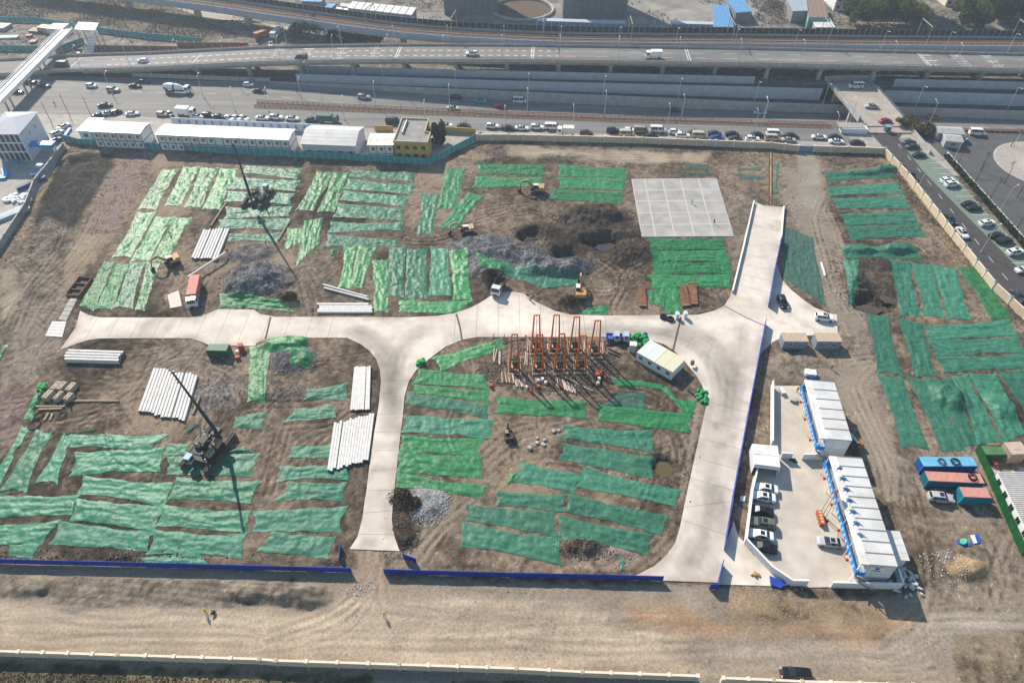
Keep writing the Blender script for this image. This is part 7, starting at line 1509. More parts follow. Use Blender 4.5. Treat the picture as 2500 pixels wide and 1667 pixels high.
for i, (t, x, y) in enumerate([('A1', 620, 1028), ('A1', 825, 1055), ('A1', 465, 1108)]):
    p = P(t, x, y); root = empty('utility_pole', p); MB().cyl((0, 0, 0), (0, 0, 8), .15, 8, .10).build('pole', M_WOOD, root); MB().box((0, 0, 7.2), (1.4, .12, .12)).build('crossarm', M_WOOD, root); tag(root, ['dark utility pole beside the left gateway, right one', 'dark utility pole left of the gatehouse', 'dark utility pole beside the left gateway, left one'][i], 'utility pole')
# catenary masts of the railway
inn = offs(RAILP, .6); out_ = offs(RAILP, RW - .8); acc = 0; k_ = 0
for i in range(1, len(RAILP)):
    acc += (RAILP[i] - RAILP[i - 1]).length
    if acc > 34 and RAILP[i].x < 240:
        acc = 0; a, c = inn[i], out_[i]; root = empty('catenary_mast', (a.x, a.y, RZ)); d = c - a; b = MB().cyl((0, 0, 0), (0, 0, 8.2), .16, 8, .12).cyl(d, d + Vector((0, 0, 8.2)), .16, 8, .12); b.build('mast', mat('catenary_tan', (.36, .31, .24), .7, .1, 1), root)
        MB().beam((0, 0, 8.0), d + Vector((0, 0, 8.0)), .2, .3).build('portal_beam', MATS['catenary_tan'], root); MB().beam(d * .25 + Vector((0, 0, 8)), d * .25 + Vector((0, 0, 5.6)), .07).beam(d * .7 + Vector((0, 0, 8)), d * .7 + Vector((0, 0, 5.6)), .07).build('cantilever', M_DARK, root)
        tag(root, f'tan catenary portal, {ordw(k_)} from left on the rail viaduct', 'catenary portal', 'catenary portals'); k_ += 1
# ------------------------------------------------------------------ footbridge, top left
M_FB = mat('white_bridge_sheet', (.82, .80, .80), .5, .04, .6); zf = 6.3
a0, a1 = P('A1', -60, 920, zf), P('A1', 600, 262, zf); rz, L = frame(a0, a1); w = 5.2; root = empty('footbridge', (a0.x, a0.y, 0), rz)
MB().box((L / 2, 0, zf - 1.0), (L, w, .9)).build('deck', M_FB, root); b = MB(); n = int(L / 3)
for i in range(n): b.box((L * (i + .5) / n, 0, zf - .1), (L / n - .06, w * .94, .08))
b.build('deck_panels', M_FB, root)['kind'] = 'stuff'; MB().box((L / 2, .6, zf - .05), (L, .08, .35)).build('centre_rail', mat('mauve_rail', (.5, .46, .52), .5, .1, 1), root)
for s in (-1, 1):
    b = MB().box((L / 2, s * w / 2, zf - .1), (L, .12, .55)).box((L / 2, s * w / 2, zf + .95), (L, .1, .08)); 
    for i in range(n + 1): b.box((L * i / n, s * w * .42, zf - .1), (.08, .08, 1.1))
    b.build('railing', M_FB, root)
for x in (8, 24, 40, 58): MB().cyl((x, -1.2, -.5), (x, -1.2, zf - 1), .35, 10).cyl((x, 1.2, -.5), (x, 1.2, zf - 1), .35, 10).box((x, 0, zf - 1.5), (.8, 4.6, .5)).build('pier', M_STEEL, root)
tag(root, 'white covered footbridge crossing the roads at the top left', 'footbridge')
q = [P('A1', *p, zf + 2.6) for p in ((705, 200), (885, 210), (850, 275), (665, 265))]; c = sum(q, Vector()) / 4; root = empty('bridge_stair_tower', (c.x, c.y, 0)); b = MB(); b.prism([p - c for p in q], zf + 2.4, zf + 2.65); b.build('roof', M_FB, root)
b = MB(); [b.box(((p - c) * .85).to_tuple()[:2] + (0,), (.3, .3, zf + 2.4)) for p in q]; b.build('column', M_STEEL, root); st = MB()
for i in range(16): st.box((2.5 + i * .05, -3.5 - i * .7, zf - .5 - i * .4), (3.0, .72, .18))
st.build('stair', M_FB, root); tag(root, 'white roofed stair tower at the far end of the footbridge', 'stair tower')
q = P('A1', 515, 235, 3.2); root = empty('white_cabin', (q.x, q.y, 0), R(-4)); MB().box((0, 0, 0), (7, 6, 3)).build('wall', M_OFFW, root); MB().box((0, 0, 3), (7.4, 6.4, .2)).build('roof', M_ROOFW, root); win('window', root, 0, -3, 1, 1.2, 1, 'f'); tag(root, 'white cabin left of the footbridge far end', 'cabin')
for i, (x, y, d, c_) in enumerate([(330, 290, (5, 4, 1.2), (.22, .14, .07)), (415, 285, (5, 4, 2.4), (.42, .36, .28)), (265, 330, (2.5, 2, .8), (.30, .12, .06)), (70, 345, (9, 2.5, .8), (.6, .62, .65)), (305, 385, (2.5, 2.5, .9), (.35, .18, .11)), (25, 260, (6, 6, 1.5), (.35, .33, .3))]): cuboid('A1', x, y, d, random.uniform(-15, 15), c_, f'stored building material, {ordw(i)} listed in the compound left of the footbridge' if False else ['rust brown material stack left of the footbridge', 'tan crate left of the footbridge', 'small orange stack left of the footbridge', 'long pale board stack left of the footbridge', 'orange pallet beside the footbridge railing', 'grey pallet heap at the far left edge'][i], 'material stack', 'material_stack')
# ------------------------------------------------------------------ bridge over the sunken road
BR = [Vector((126.3, 270.5, 0)), Vector((143.5, 271.5, 0)), Vector((143.8, 233, 0)), Vector((128.2, 233, 0))]; root = empty('road_bridge', (135, 250, 0)); base = root.location.copy(); b = MB(); b.prism([p - base for p in BR], -.2, .6); b.build('deck', mat('bridge_deck_concrete', (.36, .31, .275), .8, .12, .4, col2=(.31, .27, .24)), root)
for i, (p, q) in enumerate(((BR[0], BR[3]), (BR[1], BR[2]))):
    b = MB(); b.beam(p - base + Vector((0, 0, .95)), q - base + Vector((0, 0, .95)), .35, 1.1); pr_ = b.build('parapet', M_CONC, root); b = MB()
    for k_ in range(17): b.box(p.lerp(q, k_ / 16) - base + Vector((0, 0, 1.5)), (.1, .1, .7))
    b.beam(p - base + Vector((0, 0, 2.2)), q - base + Vector((0, 0, 2.2)), .1, .1); b.build('handrail', M_STEEL, pr_)
for y in (263, 246): MB().box((0, y - 250, -7.4), (15, 1.2, 7.2)).build('pier', M_CONC, root)
b = MB(); b.prism([p - base for p in (BR[3], BR[2], Vector((144, 228.5, 0)), Vector((128.4, 228.5, 0)))], -.3, .3); b.build('approach', MATS['bridge_deck_concrete'], root)
MB().box((-8.4, -.2 - 8, .6), (.15, 12, 2.6)).build('sign_panel', mat('grey_sign_panel', (.33, .35, .38), .6, .2, .6), root)
tag(root, 'concrete road bridge over the sunken trunk road at the right', 'bridge')
wall_run('bridge_end_wall', [Vector((126, 272, 0)), Vector((147, 273, 0))], 2.2, .3, M_CONC, 'concrete wall closing the far end of the road bridge', 'wall')
wall_run('mural_wall', z0pts('A4 1310,1150 1400,1260 1500,1385'), 1.7, .25, M_CONC, 'white wall right of the service road below the bridge', 'wall')
# ------------------------------------------------------------------ service road, parking bays and plaza at the right
SR = [Vector((130.0, 60, 0)), Vector((130.2, 214, 0)), Vector((128.6, 230, 0)), Vector((141.5, 230, 0))] + [Vector((p.x, p.y, 0)) for p in poly('A4 1225,1245 1440,1530 B4 1800,430 2352,985')] + [Vector((143, 60, 0))]
sheet('service_road', SR, .012, mat('dark_asphalt', (.062, .058, .056), .85, .18, .4, .01, 20), .1)
M_BAY = mat('green_grey_paver', (.16, .20, .165), .85, .15, 1.5)
bays = z0pts('A4 1225,1245 1330,1235 1490,1400 B4 1700,80 2000,420 2352,780 2352,985 1800,430 A4 1440,1530'); sheet('parking_bays', bays, .03, M_BAY, .1)
pl = z0pts('A4 1340,1235 1500,1400 B4 1650,0 1990,400 2352,745')
hs = MB(); M_HEDGE = mat('hedge_leaf', (.042, .055, .022), .9, .4, 3)
pc = []
for k_ in range(27):
    y = 208 - k_ * 3.4; x0, x1 = 140.6, 146.4
    pc.append((x0, y, .045, x1, y, .045, .14))
for y in range(66, 226, 8): pc.append((135.6, y, .03, 135.6, y + 3, .03, .14))
for y in range(90, 214, 14): pc.append((130.9, y, .03, 130.9, y + 5, .03, .12)); pc.append((130.9, y, .03, 132.5, y, .03, .12))
marks('bay_markings', pc)
sheet('plaza', [Vector((147.5, 60, 0)), Vector((147.5, 212, 0)), Vector((146, 232, 0)), Vector((300, 224, 0)), Vector((300, 60, 0))], .02, mat('plaza_asphalt', (.085, .084, .084), .85, .15, .3, .01, 20), .1)
def leafcloud(name, m, n, fn, size, seed=1):
    r = np.random.default_rng(seed); pts = fn(r, n); n = len(pts); d = r.normal(size=(n, 3)); d[:, 2] += .4; d /= np.linalg.norm(d, axis=1)[:, None]
    t = np.cross(d, r.normal(size=(n, 3))); t /= np.linalg.norm(t, axis=1)[:, None] + 1e-9; u = np.cross(d, t); s = size * r.uniform(.6, 1.4, (n, 1))
    v = np.stack([pts - t * s, pts + u * s * .7, pts + t * s, pts - u * s * .7], 1).reshape(-1, 3); me = bpy.data.meshes.new(name); me.from_pydata(v.tolist(), [], np.arange(4 * n).reshape(-1, 4).tolist()); me.materials.append(m); return me
def blobs(centers):
    def f(r, n):
        per = n // len(centers); out = []
        for c_, rad in centers:
            d = r.normal(size=(per, 3)); d /= np.linalg.norm(d, axis=1)[:, None]; out.append(np.array(c_) + d * np.array(rad) * r.uniform(.55, 1.05, (per, 1)) ** .5)
        p = np.concatenate(out); return p[p[:, 2] > .05]
    return f
def hedge_pts(r, n):
    t = r.random(n); y = 212 - t * 95; return np.stack([148.2 + r.uniform(-.8, .8, n) , y, r.random(n) ** .6 * 1.3], 1)
tag(ob('hedge', leafcloud('hedge', M_HEDGE, 9000, hedge_pts, .28, 5)), 'dark clipped hedge between the parking bays and the plaza', 'hedge')
wall_run('low_fence_wall', [Vector((149.6, 214, 0)), Vector((149.6, 110, 0))], .9, .2, M_OFFW, 'low white wall behind the hedge beside the plaza', 'wall')
q = P('A4', 2352, 1380); c = Vector((P('B4', 2560, 20).x, P('B4', 2560, 20).y, 0)); root = empty('round_island', c)
R0 = (P('A4', 2040, 1500) - c).length * .82
b = MB(); b.prism([(R0 * math.cos(a * .1309), R0 * math.sin(a * .1309)) for a in range(48)], 0, .16); b.build('kerb', M_CONC, root); b = MB(); b.prism([(R0 * .96 * math.cos(a * .1309), R0 * .96 * math.sin(a * .1309)) for a in range(48)], .1, .19); b.build('paving', mat('pinkish_paving', (.33, .295, .265), .85, .15, .8), root)
b = MB().cyl((R0 * -.05, -R0 * .15, .19), (R0 * -.05, -R0 * .15, 2.2), R0 * .45, 32); b.build('planter_drum', M_WHITE, root); MB().cyl((R0 * -.05, -R0 * .15, 2.2), (R0 * -.05, -R0 * .15, 2.3), R0 * .41, 32).build('planting', M_HEDGE, root); tag(root, 'round kerbed island with white planter drum at the right edge', 'island')
for t, x, y, rz_, lab in [('A4', 1650, 1235, 8, 'pale roofed kiosk beside the plaza, farther one'), ('A4', 1685, 1300, 12, 'pale roofed kiosk beside the plaza, nearer one')]:
    p = P(t, x, y); root = empty('kiosk', p, R(-rz_)); d = (9, 5, 2.8) if 'farther' in lab else (5.5, 5, 2.6); MB().box((0, 0, 0), d).build('wall', mat('grey_kiosk_wall', (.36, .36, .37), .7, .1, 1), root); MB().add([(-d[0] / 2 - .2, -d[1] / 2 - .2, d[2]), (d[0] / 2 + .2, -d[1] / 2 - .2, d[2]), (d[0] / 2 + .2, d[1] / 2 + .2, d[2]), (-d[0] / 2 - .2, d[1] / 2 + .2, d[2]), (-d[0] / 2, 0, d[2] + .8), (d[0] / 2, 0, d[2] + .8)], [(0, 1, 5, 4), (2, 3, 4, 5), (1, 2, 5), (3, 0, 4), (3, 2, 1, 0)]).build('roof', mat('dull_kiosk_roof', (.40, .39, .38), .6, .15, 1), root); win('window', root, 0, -d[1] / 2, 1, 1.4, 1, 'f'); tag(root, lab, 'kiosk')
p = P('A4', 1118, 1182); root = empty('guard_booth', (p.x, p.y, 0)); MB().box((0, 0, 0), (1.8, 1.8, 2.1)).build('wall', mat('dark_green_booth', (.06, .09, .08), .6, .1, 1), root); MB().box((0, 0, 2.1), (2.1, 2.1, .15)).build('roof', M_STEEL, root); win('window', root, 0, -.9, .9, 1.2, .9, 'f'); tag(root, 'small dark guard booth at the bridge foot', 'booth')
p = P('A4', 815, 1184); root = empty('roadside_shed', (p.x, p.y, 0), R(-5)); MB().box((0, 0, 0), (9, 3, 1.9)).build('wall', M_OFFW, root); MB().box((-1, 1, 1.9), (9.4, 4, .18)).build('roof', mat('grey_shed_roof', (.30, .28, .26), .8, .15, 1), root); tag(root, 'low white roadside shed left of the bridge foot', 'shed')
# ------------------------------------------------------------------ trees and bushes
M_BARK = mat('bark', (.11, .085, .065), .9, .3, 4)
LEAF = {'ever': mat('evergreen_leaf', (.036, .052, .026), .8, .5, 1.2, trans=.35), 'olive': mat('olive_green_leaf', (.115, .120, .030), .8, .5, .9, trans=.4), 'dry': mat('dry_brown_leaf', (.13, .085, .045), .9, .4, 1.2), 'grass': mat('dry_grass', (.15, .115, .07), .95, .4, 1.0)}
def tree(x, y, h, r, kind, lab, n=2600, grp=None, seed=1, size=.42):
    rr = random.Random(seed); root = empty('tree', (x, y, 0)); b = MB().cyl((0, 0, 0), (0, 0, h * .5), .22, 8, .14)
    for i in range(5): a = rr.uniform(0, 6.28); b.cyl((0, 0, h * rr.uniform(.3, .5)), (r * .6 * math.cos(a), r * .6 * math.sin(a), h * rr.uniform(.6, .85)), .09, 5, .03)
    b.build('trunk', M_BARK, root); cs = []
    for i in range(15): a = rr.uniform(0, 6.28); q = rr.uniform(.1, .85) * r; k_ = rr.uniform(.2, .42); cs.append(((q * math.cos(a), q * math.sin(a), h * rr.uniform(.45, .85)), (r * k_, r * k_, h * .22 * rr.uniform(.8, 1.3))))
    ob('crown', leafcloud('crown', LEAF[kind], n, blobs(cs), size, seed), root); return tag(root, lab, 'tree', grp)
def bare_tree(p, h, lab, seed):
    rr = random.Random(seed); root = empty('bare_tree', p); b = MB().cyl((0, 0, 0), (0, 0, h * .45), .16, 7, .11); tw = MB()
    def grow(o, d, l, w, dep, mb):
        e = o + d * l; mb.cyl(o, e, w, 5, w * .6)
        if dep:
            for i in range(3): grow(e, (d + Vector((rr.uniform(-.6, .6), rr.uniform(-.6, .6), rr.uniform(.0, .4)))).normalized(), l * .68, w * .58, dep - 1, tw)
    grow(Vector((0, 0, h * .45)), Vector((0, 0, 1)), h * .2, .1, 4, tw); b.build('trunk', M_BARK, root); tw.build('branches', M_BARK, root); return tag(root, lab, 'tree', 'bare winter trees')
for i, (t, x, y, h) in enumerate([('A4', 1740, 1510, 8), ('B4', 1890, 205, 9), ('B4', 2030, 345, 9), ('B4', 2170, 180, 8), ('B4', 2290, 300, 8), ('B4', 2275, 600, 8), ('A4', 2230, 1320, 7), ('A4', 1960, 1530, 7)]):
    p = P(t, x, y); bare_tree(p, h, f'leafless street tree, {ordw(i)} nearest the bridge along the plaza' if False else ['leafless tree between the hedge and the white kiosks', 'leafless tree on the plaza behind the two white cars', 'leafless tree on the plaza behind the pair of black cars', 'leafless tree on the rim of the round island', 'leafless tree inside the round island', 'leafless tree at the right edge behind the hedge', 'leafless tree beside the lamp on the plaza far side', 'leafless tree on the plaza left of the round island'][i], 40 + i)
for i, (t, x, y, h, r, kd, lab) in enumerate([('A2', 430, 360, 7, 6, 'ever', 'dark evergreen tree between the viaducts, leftmost'), ('A2', 560, 350, 8, 7, 'ever', 'dark evergreen tree between the viaducts, second'), ('A2', 720, 385, 6, 6, 'ever', 'dark evergreen tree between the viaducts, third'), ('A2', 870, 395, 5.5, 6, 'ever', 'dark evergreen tree between the viaducts, fourth'), ('A2', 960, 400, 5, 5, 'ever', 'dark evergreen tree between the viaducts, rightmost'), ('A2', 1060, 405, 4.5, 5, 'dry', 'brown leaved tree between the viaducts'),
    ('A4', 790, 230, 11, 9, 'olive', 'olive green tree behind the rail viaduct, leftmost of the clump'), ('A4', 950, 220, 13, 10, 'olive', 'olive green tree behind the rail viaduct, second of the clump'), ('A4', 1120, 220, 13, 10, 'olive', 'olive green tree behind the rail viaduct, third of the clump'), ('A4', 1290, 240, 11, 9, 'olive', 'olive green tree behind the rail viaduct, rightmost of the clump'), ('A4', 1800, 240, 13, 10, 'olive', 'olive green tree behind the right catenary portal'), ('A4', 1900, 260, 9, 8, 'ever', 'dark tree right of the olive green tree'), ('A4', 2080, 200, 11, 9, 'ever', 'dark evergreen tree at the top right, left one'), ('A4', 2250, 180, 12, 10, 'ever', 'dark evergreen tree at the top right, middle one'), ('A4', 2380, 240, 11, 9, 'ever', 'dark evergreen tree at the top right, right one'),
    ('A4', 1280, 1135, 3.5, 4, 'olive', 'shrub beside the bridge foot'), ('A4', 1440, 1200, 4, 4.5, 'dry', 'brown shrub left of the pale kiosks'), ('A2', 1640, 1270, 7, 3.2, 'ever', 'conical evergreen beside the yellow building'), ('A2', 1665, 1305, 3, 3, 'ever', 'low evergreen shrub in the small garden')]):
    p = P(t, x, y); tree(p.x, p.y, h, r, kd, lab, 5200 if h > 8 else 2600, seed=60 + i, size=.40 if h > 8 else .28)
for i, (t, x, y) in enumerate([('B2', 310, 1225), ('B2', 2110, 1050), ('D2', 1200, 60), ('D2', 1290, 120), ('B3', 540, 1265)]):
    p = G(t, x, y); rr = [2.6, 2.4, 2.6, 2.0, 2.2][i]; root = empty('brown_bush', p); MB().cyl((0, 0, 0), (0, 0, .7), .08, 6).build('stem', M_BARK, root); ob('foliage', leafcloud('foliage', mat('dark_brown_brush', (.055, .04, .028), .9, .4, 2), 900, blobs([((0, 0, .7), (rr, rr * .8, .8)), ((.7, .3, .9), (rr * .6, rr * .6, .7))]), .16, 90 + i), root)
    tag(root, ['brown brushwood clump at the rubble by the red truck', 'brown brushwood clump above the dump truck', 'brown bush left of the pale rubble, upper one', 'brown bush left of the pale rubble, lower one', 'brown brushwood clump below the orange excavator'][i], 'bush')
# weedy field beyond the viaduct, upper left
fld = [(p.x, p.y) for p in poly('A1 -400,150 680,215 900,235 1830,372 2200,330 1750,150 1300,-60 A1 -400,-120')]
w_ = [min(p[0] for p in fld), max(p[0] for p in fld), min(p[1] for p in fld), max(p[1] for p in fld)]
sheet('weed_field', [Vector((x, y, 0)) for x, y in fld], .02, M_FIELD, .1)
def field_pts(r, n):
    x = r.uniform(w_[0], w_[1], n); y = r.uniform(w_[2], w_[3], n); k_ = inside(fld, x, y) & (fbm(x, y, 18, 700, 3) > -.12) ; x, y = x[k_], y[k_]; return np.stack([x, y, r.random(len(x)) * (.5 + .9 * np.clip(fbm(x, y, 9, 710, 3) + .4, 0, 1))], 1)
tag(ob('dry_weeds', leafcloud('dry_weeds', mat('field_weed', (.16, .13, .09), .95, .4, .5), 30000, field_pts, .34, 7)), 'dry brown weeds covering the field behind the teal fence', 'weeds', kind='stuff')
def scrub_pts(r, n):
    x = r.uniform(-260, 260, n); y = r.uniform(296, 372, n); k_ = (fbm(x, y, 14, 720, 3) > .05); x, y = x[k_], y[k_]; return np.stack([x, y, r.random(len(x)) * .7], 1)
tag(ob('back_scrub', leafcloud('back_scrub', mat('scrub_brown', (.13, .11, .075), .95, .45, .5), 26000, scrub_pts, .36, 17)), 'brown scrub and weeds beyond the railway', 'scrub', kind='stuff')
def verge_pts(r, n):
    a = np.array([(p.x, p.y) for p in poly('B4 1240,110 1330,230 1500,440 1700,680 1950,980 2352,1420')]); s = r.random(n) * (len(a) - 1); i = s.astype(int); f = (s - i)[:, None]; q = a[i] * (1 - f) + a[i + 1] * f; q[:, 0] -= r.random(n) ** 1.6 * 3.5
    b_ = np.array([(p.x, p.y) for p in poly('D1 0,1480 1000,1510 2149,1540')]); s = r.random(n); q2 = b_[0] + (b_[2] - b_[0]) * s[:, None]; q2[:, 1] -= r.random(n) * 3; q2[:, 0] += r.normal(size=n)
    q = np.concatenate([q, q2]); z = np.array([gz(x, y) for x, y in q]); return np.stack([q[:, 0], q[:, 1], z + r.random(len(q)) * .25], 1)
tag(ob('verge_grass', leafcloud('verge_grass', LEAF['grass'], 2600, verge_pts, .16, 9)), 'dry grass tufts along the walls', 'grass', kind='stuff')
# ------------------------------------------------------------------ buildings beyond the rail viaduct
def shed_roof(spec, t, z, n, mroof, mwall, lab, name='shed', seam=True, pitch=0.0):
    q = PP(t, spec, z); c = sum(q, Vector()) / 4; root = empty(name, (c.x, c.y, 0)); b = MB(); b.prism([(p - c) * .98 for p in q], 0, z - .1); b.build('wall', mwall, root)
    for i in range(n):
        u0, u1 = i / n + .006, (i + 1) / n - .006
        MB().prism([bl(q, u0, 0) - c, bl(q, u1, 0) - c, bl(q, u1, 1) - c, bl(q, u0, 1) - c], z - .1, z + .12).build('roof_panel', mroof, root)
    return tag(root, lab, 'shed')
M_BROOF = mat('blue_roof_sheet', (.10, .27, .50), .4, .12, .5); M_GWALL = mat('grey_block_wall', (.24, .235, .23), .85, .15, .3)
shed_roof([(880, 15), (1460, 75), (1420, 140), (835, 75)], 'A2', 6, 9, M_ROOFW, M_GWALL, 'long white panel roof shed beyond the railway, far half')
shed_roof([(740, 65), (1445, 150), (1400, 195), (700, 115)], 'A2', 5, 10, M_ROOFW, M_GWALL, 'long white panel roof shed beyond the railway, near half')
shed_roof([(675, 35), (740, 40), (660, 105), (600, 95)], 'A2', 4.5, 3, M_BROOF, M_GWALL, 'small blue roof shed left of the white panel roofs')
shed_roof([(780, 30), (870, 40), (850, 68), (770, 58)], 'A2', 5.5, 2, mat('mint_roof', (.38, .5, .42), .5, .1, 1), M_GWALL, 'small mint roof shed behind the white panel roofs')
shed_roof([(420, -15), (640, -10), (600, 22), (420, 15)], 'A2', 4, 3, M_BROOF, M_GWALL, 'blue roof shed at the top edge left of centre')
shed_roof([(1835, 55), (1975, 50), (2030, 248), (1845, 245)], 'A3', 4, 7, M_BROOF, M_GWALL, 'bright blue roof shed beyond the railway, left one')
shed_roof([(1945, -10), (2110, -10), (2190, 108), (2050, 118)], 'A3', 4.5, 5, M_BROOF, M_GWALL, 'bright blue roof shed beyond the railway, right one')
def cabin_row(spec, t, h, n, lab):
    A, B = P(t, *spec[0], h), P(t, *spec[1], h); rz, L = frame(A, B); root = empty('blue_cabin_row', (A.x, A.y, 0), rz); MB().box((L / 2, 1.6, 0), (L, 3.0, h)).build('wall', mat('blue_cabin_wall', (.11, .25, .46), .5, .1, .6), root); fr = MB()
    for i in range(n + 1): fr.box((i * L / n, .06, 0), (.16, .12, h))
    fr.box((L / 2, .06, h - .2), (L, .12, .2)); fr.build('frame', M_WHITE, root); MB().box((L / 2, 1.6, h), (L + .3, 3.4, .15)).build('roof', mat('grey_cabin_roof', (.42, .45, .5), .5, .1, 1), root)
    for i in range(n): win('window', root, (i + .5) * L / n, .1, 1.2, 1.2, 1.0, 'f')
    return tag(root, lab, 'cabin')
cabin_row([(265, 190), (1050, 215)], 'A3', 4.5, 12, 'long pale blue cabin row behind the rail noise barrier'); cabin_row([(1470, 215), (1880, 225)], 'A3', 3.2, 8, 'short pale blue cabin row behind the rail noise barrier')
def tower(t, x0, x1, ybase, D, h, lab, m, wx, wz, rz_=None):
    A, B = P(t, x0, ybase), P(t, x1, ybase); rz, L = frame(A, B); root = empty('tower_block', (A.x, A.y, 0), rz); MB().box((L / 2, D / 2, 0), (L, D, h)).build('wall', m, root); b = MB()
    for s in range(1, int(h / 3.2)): b.box((L / 2, -.08, s * 3.2), (L, .2, .25))
    b.build('floor_band', M_CONCD, root)['kind'] = 'stuff'; MB().box((L / 2, D / 2, h), (L + .4, D + .4, .5)).build('roof', M_CONC, root)
    if not wx:
        for i in range(9): MB().box((L * (i + .5) / 9, -.2, 0), (L / 9 * .5, .4, h - 1)).build('facade_panel', mat('scaffold_mesh_grey', (.17, .165, .165), .9, .2, .3), root)
    for i in range(wx):
        for s in range(wz): win('window', root, L * (i + .5) / wx, 0, 1.0 + s * 3.2, min(1.6, L / wx * .5), 1.5, 'f', fm=M_CONCD)
    return tag(root, lab, 'building')
M_TW = mat('raw_concrete_tower', (.22, .205, .195), .9, .15, .2)
tower('A2', 1710, 2190, 135, 18, 34, 'unfinished concrete tower block at the top edge, left one', M_TW, 0, 0); tower('A3', 490, 1060, 165, 22, 36, 'unfinished concrete tower block at the top edge, right one', M_TW, 0, 0)
p = P('A3', 130, 95); root = empty('ring_pit', (p.x, p.y, 0)); b = MB(); b.torus((0, 0, .6), 15, .8, 40, 6); b.build('rim', M_CONC, root); MB().cyl((0, 0, .02), (0, 0, .12), 14.4, 40).build('floor', M_BALL, root); tag(root, 'round concrete ring pit between the tower blocks', 'ring pit')
for (t, x0, x1, yb, D, h, lab, m, wx, wz) in [('A4', 640, 1020, 100, 14, 12, 'white building behind the olive trees, left one', M_WHITE, 6, 3), ('A4', 1090, 1340, 130, 18, 22, 'white building behind the olive trees, right one', M_WHITE, 3, 6), ('A4', 1880, 2080, 105, 12, 16, 'orange brick building at the top right', M_BRICKW, 4, 4), ('A4', 1640, 1830, 60, 12, 13, 'cream house at the top right', M_BEIGE2, 3, 3), ('A4', 2150, 2352, 60, 14, 20, 'grey building at the top right corner', M_GWALL, 4, 5)]: tower(t, x0, x1, yb, D, h, lab, m, wx, wz)
shed_roof([(215, -10), (405, -10), (420, 100), (280, 105)], 'A4', 5, 3, mat('grey_blue_shed_roof', (.30, .34, .40), .5, .1, 1), M_GWALL, 'grey blue roof shed right of the bare thicket'); shed_roof([(400, -10), (545, -10), (600, 160), (420, 160)], 'A4', 5, 4, mat('brown_roof', (.22, .15, .115), .8, .15, 1), mat('teal_wall', (.2, .42, .38), .6, .1, 1), 'brown roof building with teal edge'); shed_roof([(440, 165), (610, 160), (660, 250), (480, 250)], 'A4', 3.5, 3, M_ROOFG, M_GWALL, 'pale roof shed below the brown roof building')
# pale construction ground, heaps
sheet('construction_ground', z0pts('A2 1000,200 1500,120 A3 0,60 1400,-20 2352,-20 2352,250 A3 0,260 A2 2000,255'), .03, mat('pale_dust', (.25, .235, .215), .9, .2, .15, .05, 1, col2=(.17, .16, .15)), .1)
sheet('pale_haul_strip', z0pts('A1 1500,20 1800,70 2352,210 A2 390,250 300,290 0,190 A1 1900,180 1400,20'), .03, mat('pale_gravel', (.34, .31, .27), .9, .2, .5, .1, 1.5), .1)
tag(ob('thicket', leafcloud('thicket', mat('grey_twig', (.16, .13, .10), .9, .3, 2), 3000, blobs([((P('A4', x, y).x, P('A4', x, y).y, 1.5), (7, 6, 2.4)) for x, y in ((30, 60), (110, 100), (60, 170), (150, 40))]), .3, 77)), 'grey leafless thicket beyond the railway', 'thicket', kind='stuff')
r = np.random.default_rng(3)
# ------------------------------------------------------------------ rubble and litter
def rubble(name, m, areas, lab, size, seed):
    r = np.random.default_rng(seed); V = []; F = []; base = np.array([(1, 0, 0), (-1, 0, 0), (0, 1, 0), (0, -1, 0), (0, 0, 1), (0, 0, -1)], float); fc = [(0, 2, 4), (2, 1, 4), (1, 3, 4), (3, 0, 4), (2, 0, 5), (1, 2, 5), (3, 1, 5), (0, 3, 5)]
    for t, x, y, rx, ry, n in areas:
        c = P(t, x, y)
        for i in range(n):
            a = r.uniform(0, 6.28); q = r.random() ** .55; px, py = c.x + rx * q * math.cos(a), c.y + ry * q * math.sin(a); s = size * r.uniform(.35, 1.0) * (1.6 if r.random() > .95 else 1)
            v = base * r.uniform(.5, 1.1, (6, 3)) * s * np.array([1, .8, .6]); an = r.uniform(0, 6.28); cs, sn = math.cos(an), math.sin(an); v = np.stack([v[:, 0] * cs - v[:, 1] * sn, v[:, 0] * sn + v[:, 1] * cs, v[:, 2]], 1) + (px, py, gz(px, py) + s * .2)
            k_ = len(V); V += v.tolist(); F += [tuple(k_ + j for j in f) for f in fc]
    me = bpy.data.meshes.new(name); me.from_pydata(V, [], F); me.materials.append(m); return tag(ob(name, me), lab, 'rubble', kind='stuff')
M_RB1 = mat('grey_violet_rubble', (.20, .197, .205), .85, .6, 1.2); M_RB2 = mat('brown_clod', (.085, .068, .053), .95, .4, 1.5); M_RB3 = mat('pale_rubble', (.42, .40, .38), .85, .4, 1.5); M_RB4 = mat('brick_rubble', (.32, .24, .20), .9, .4, 1.5)
rubble('grey_rubble', M_RB1, [('B1', 2290, 1030, 10, 8, 1500), ('B2', 2080, 760, 12, 7, 1300), ('B3', -170, 950, 9, 6, 700), ('B3', 120, 830, 10, 5, 900), ('B3', 430, 930, 13, 6, 1500), ('C2', 330, 290, 7, 5, 600), ('C2', 200, 590, 7, 4, 350), ('C1', 1980, 590, 8, 6, 500)], 'loose grey rubble on the heaps above and below the road', .30, 1)
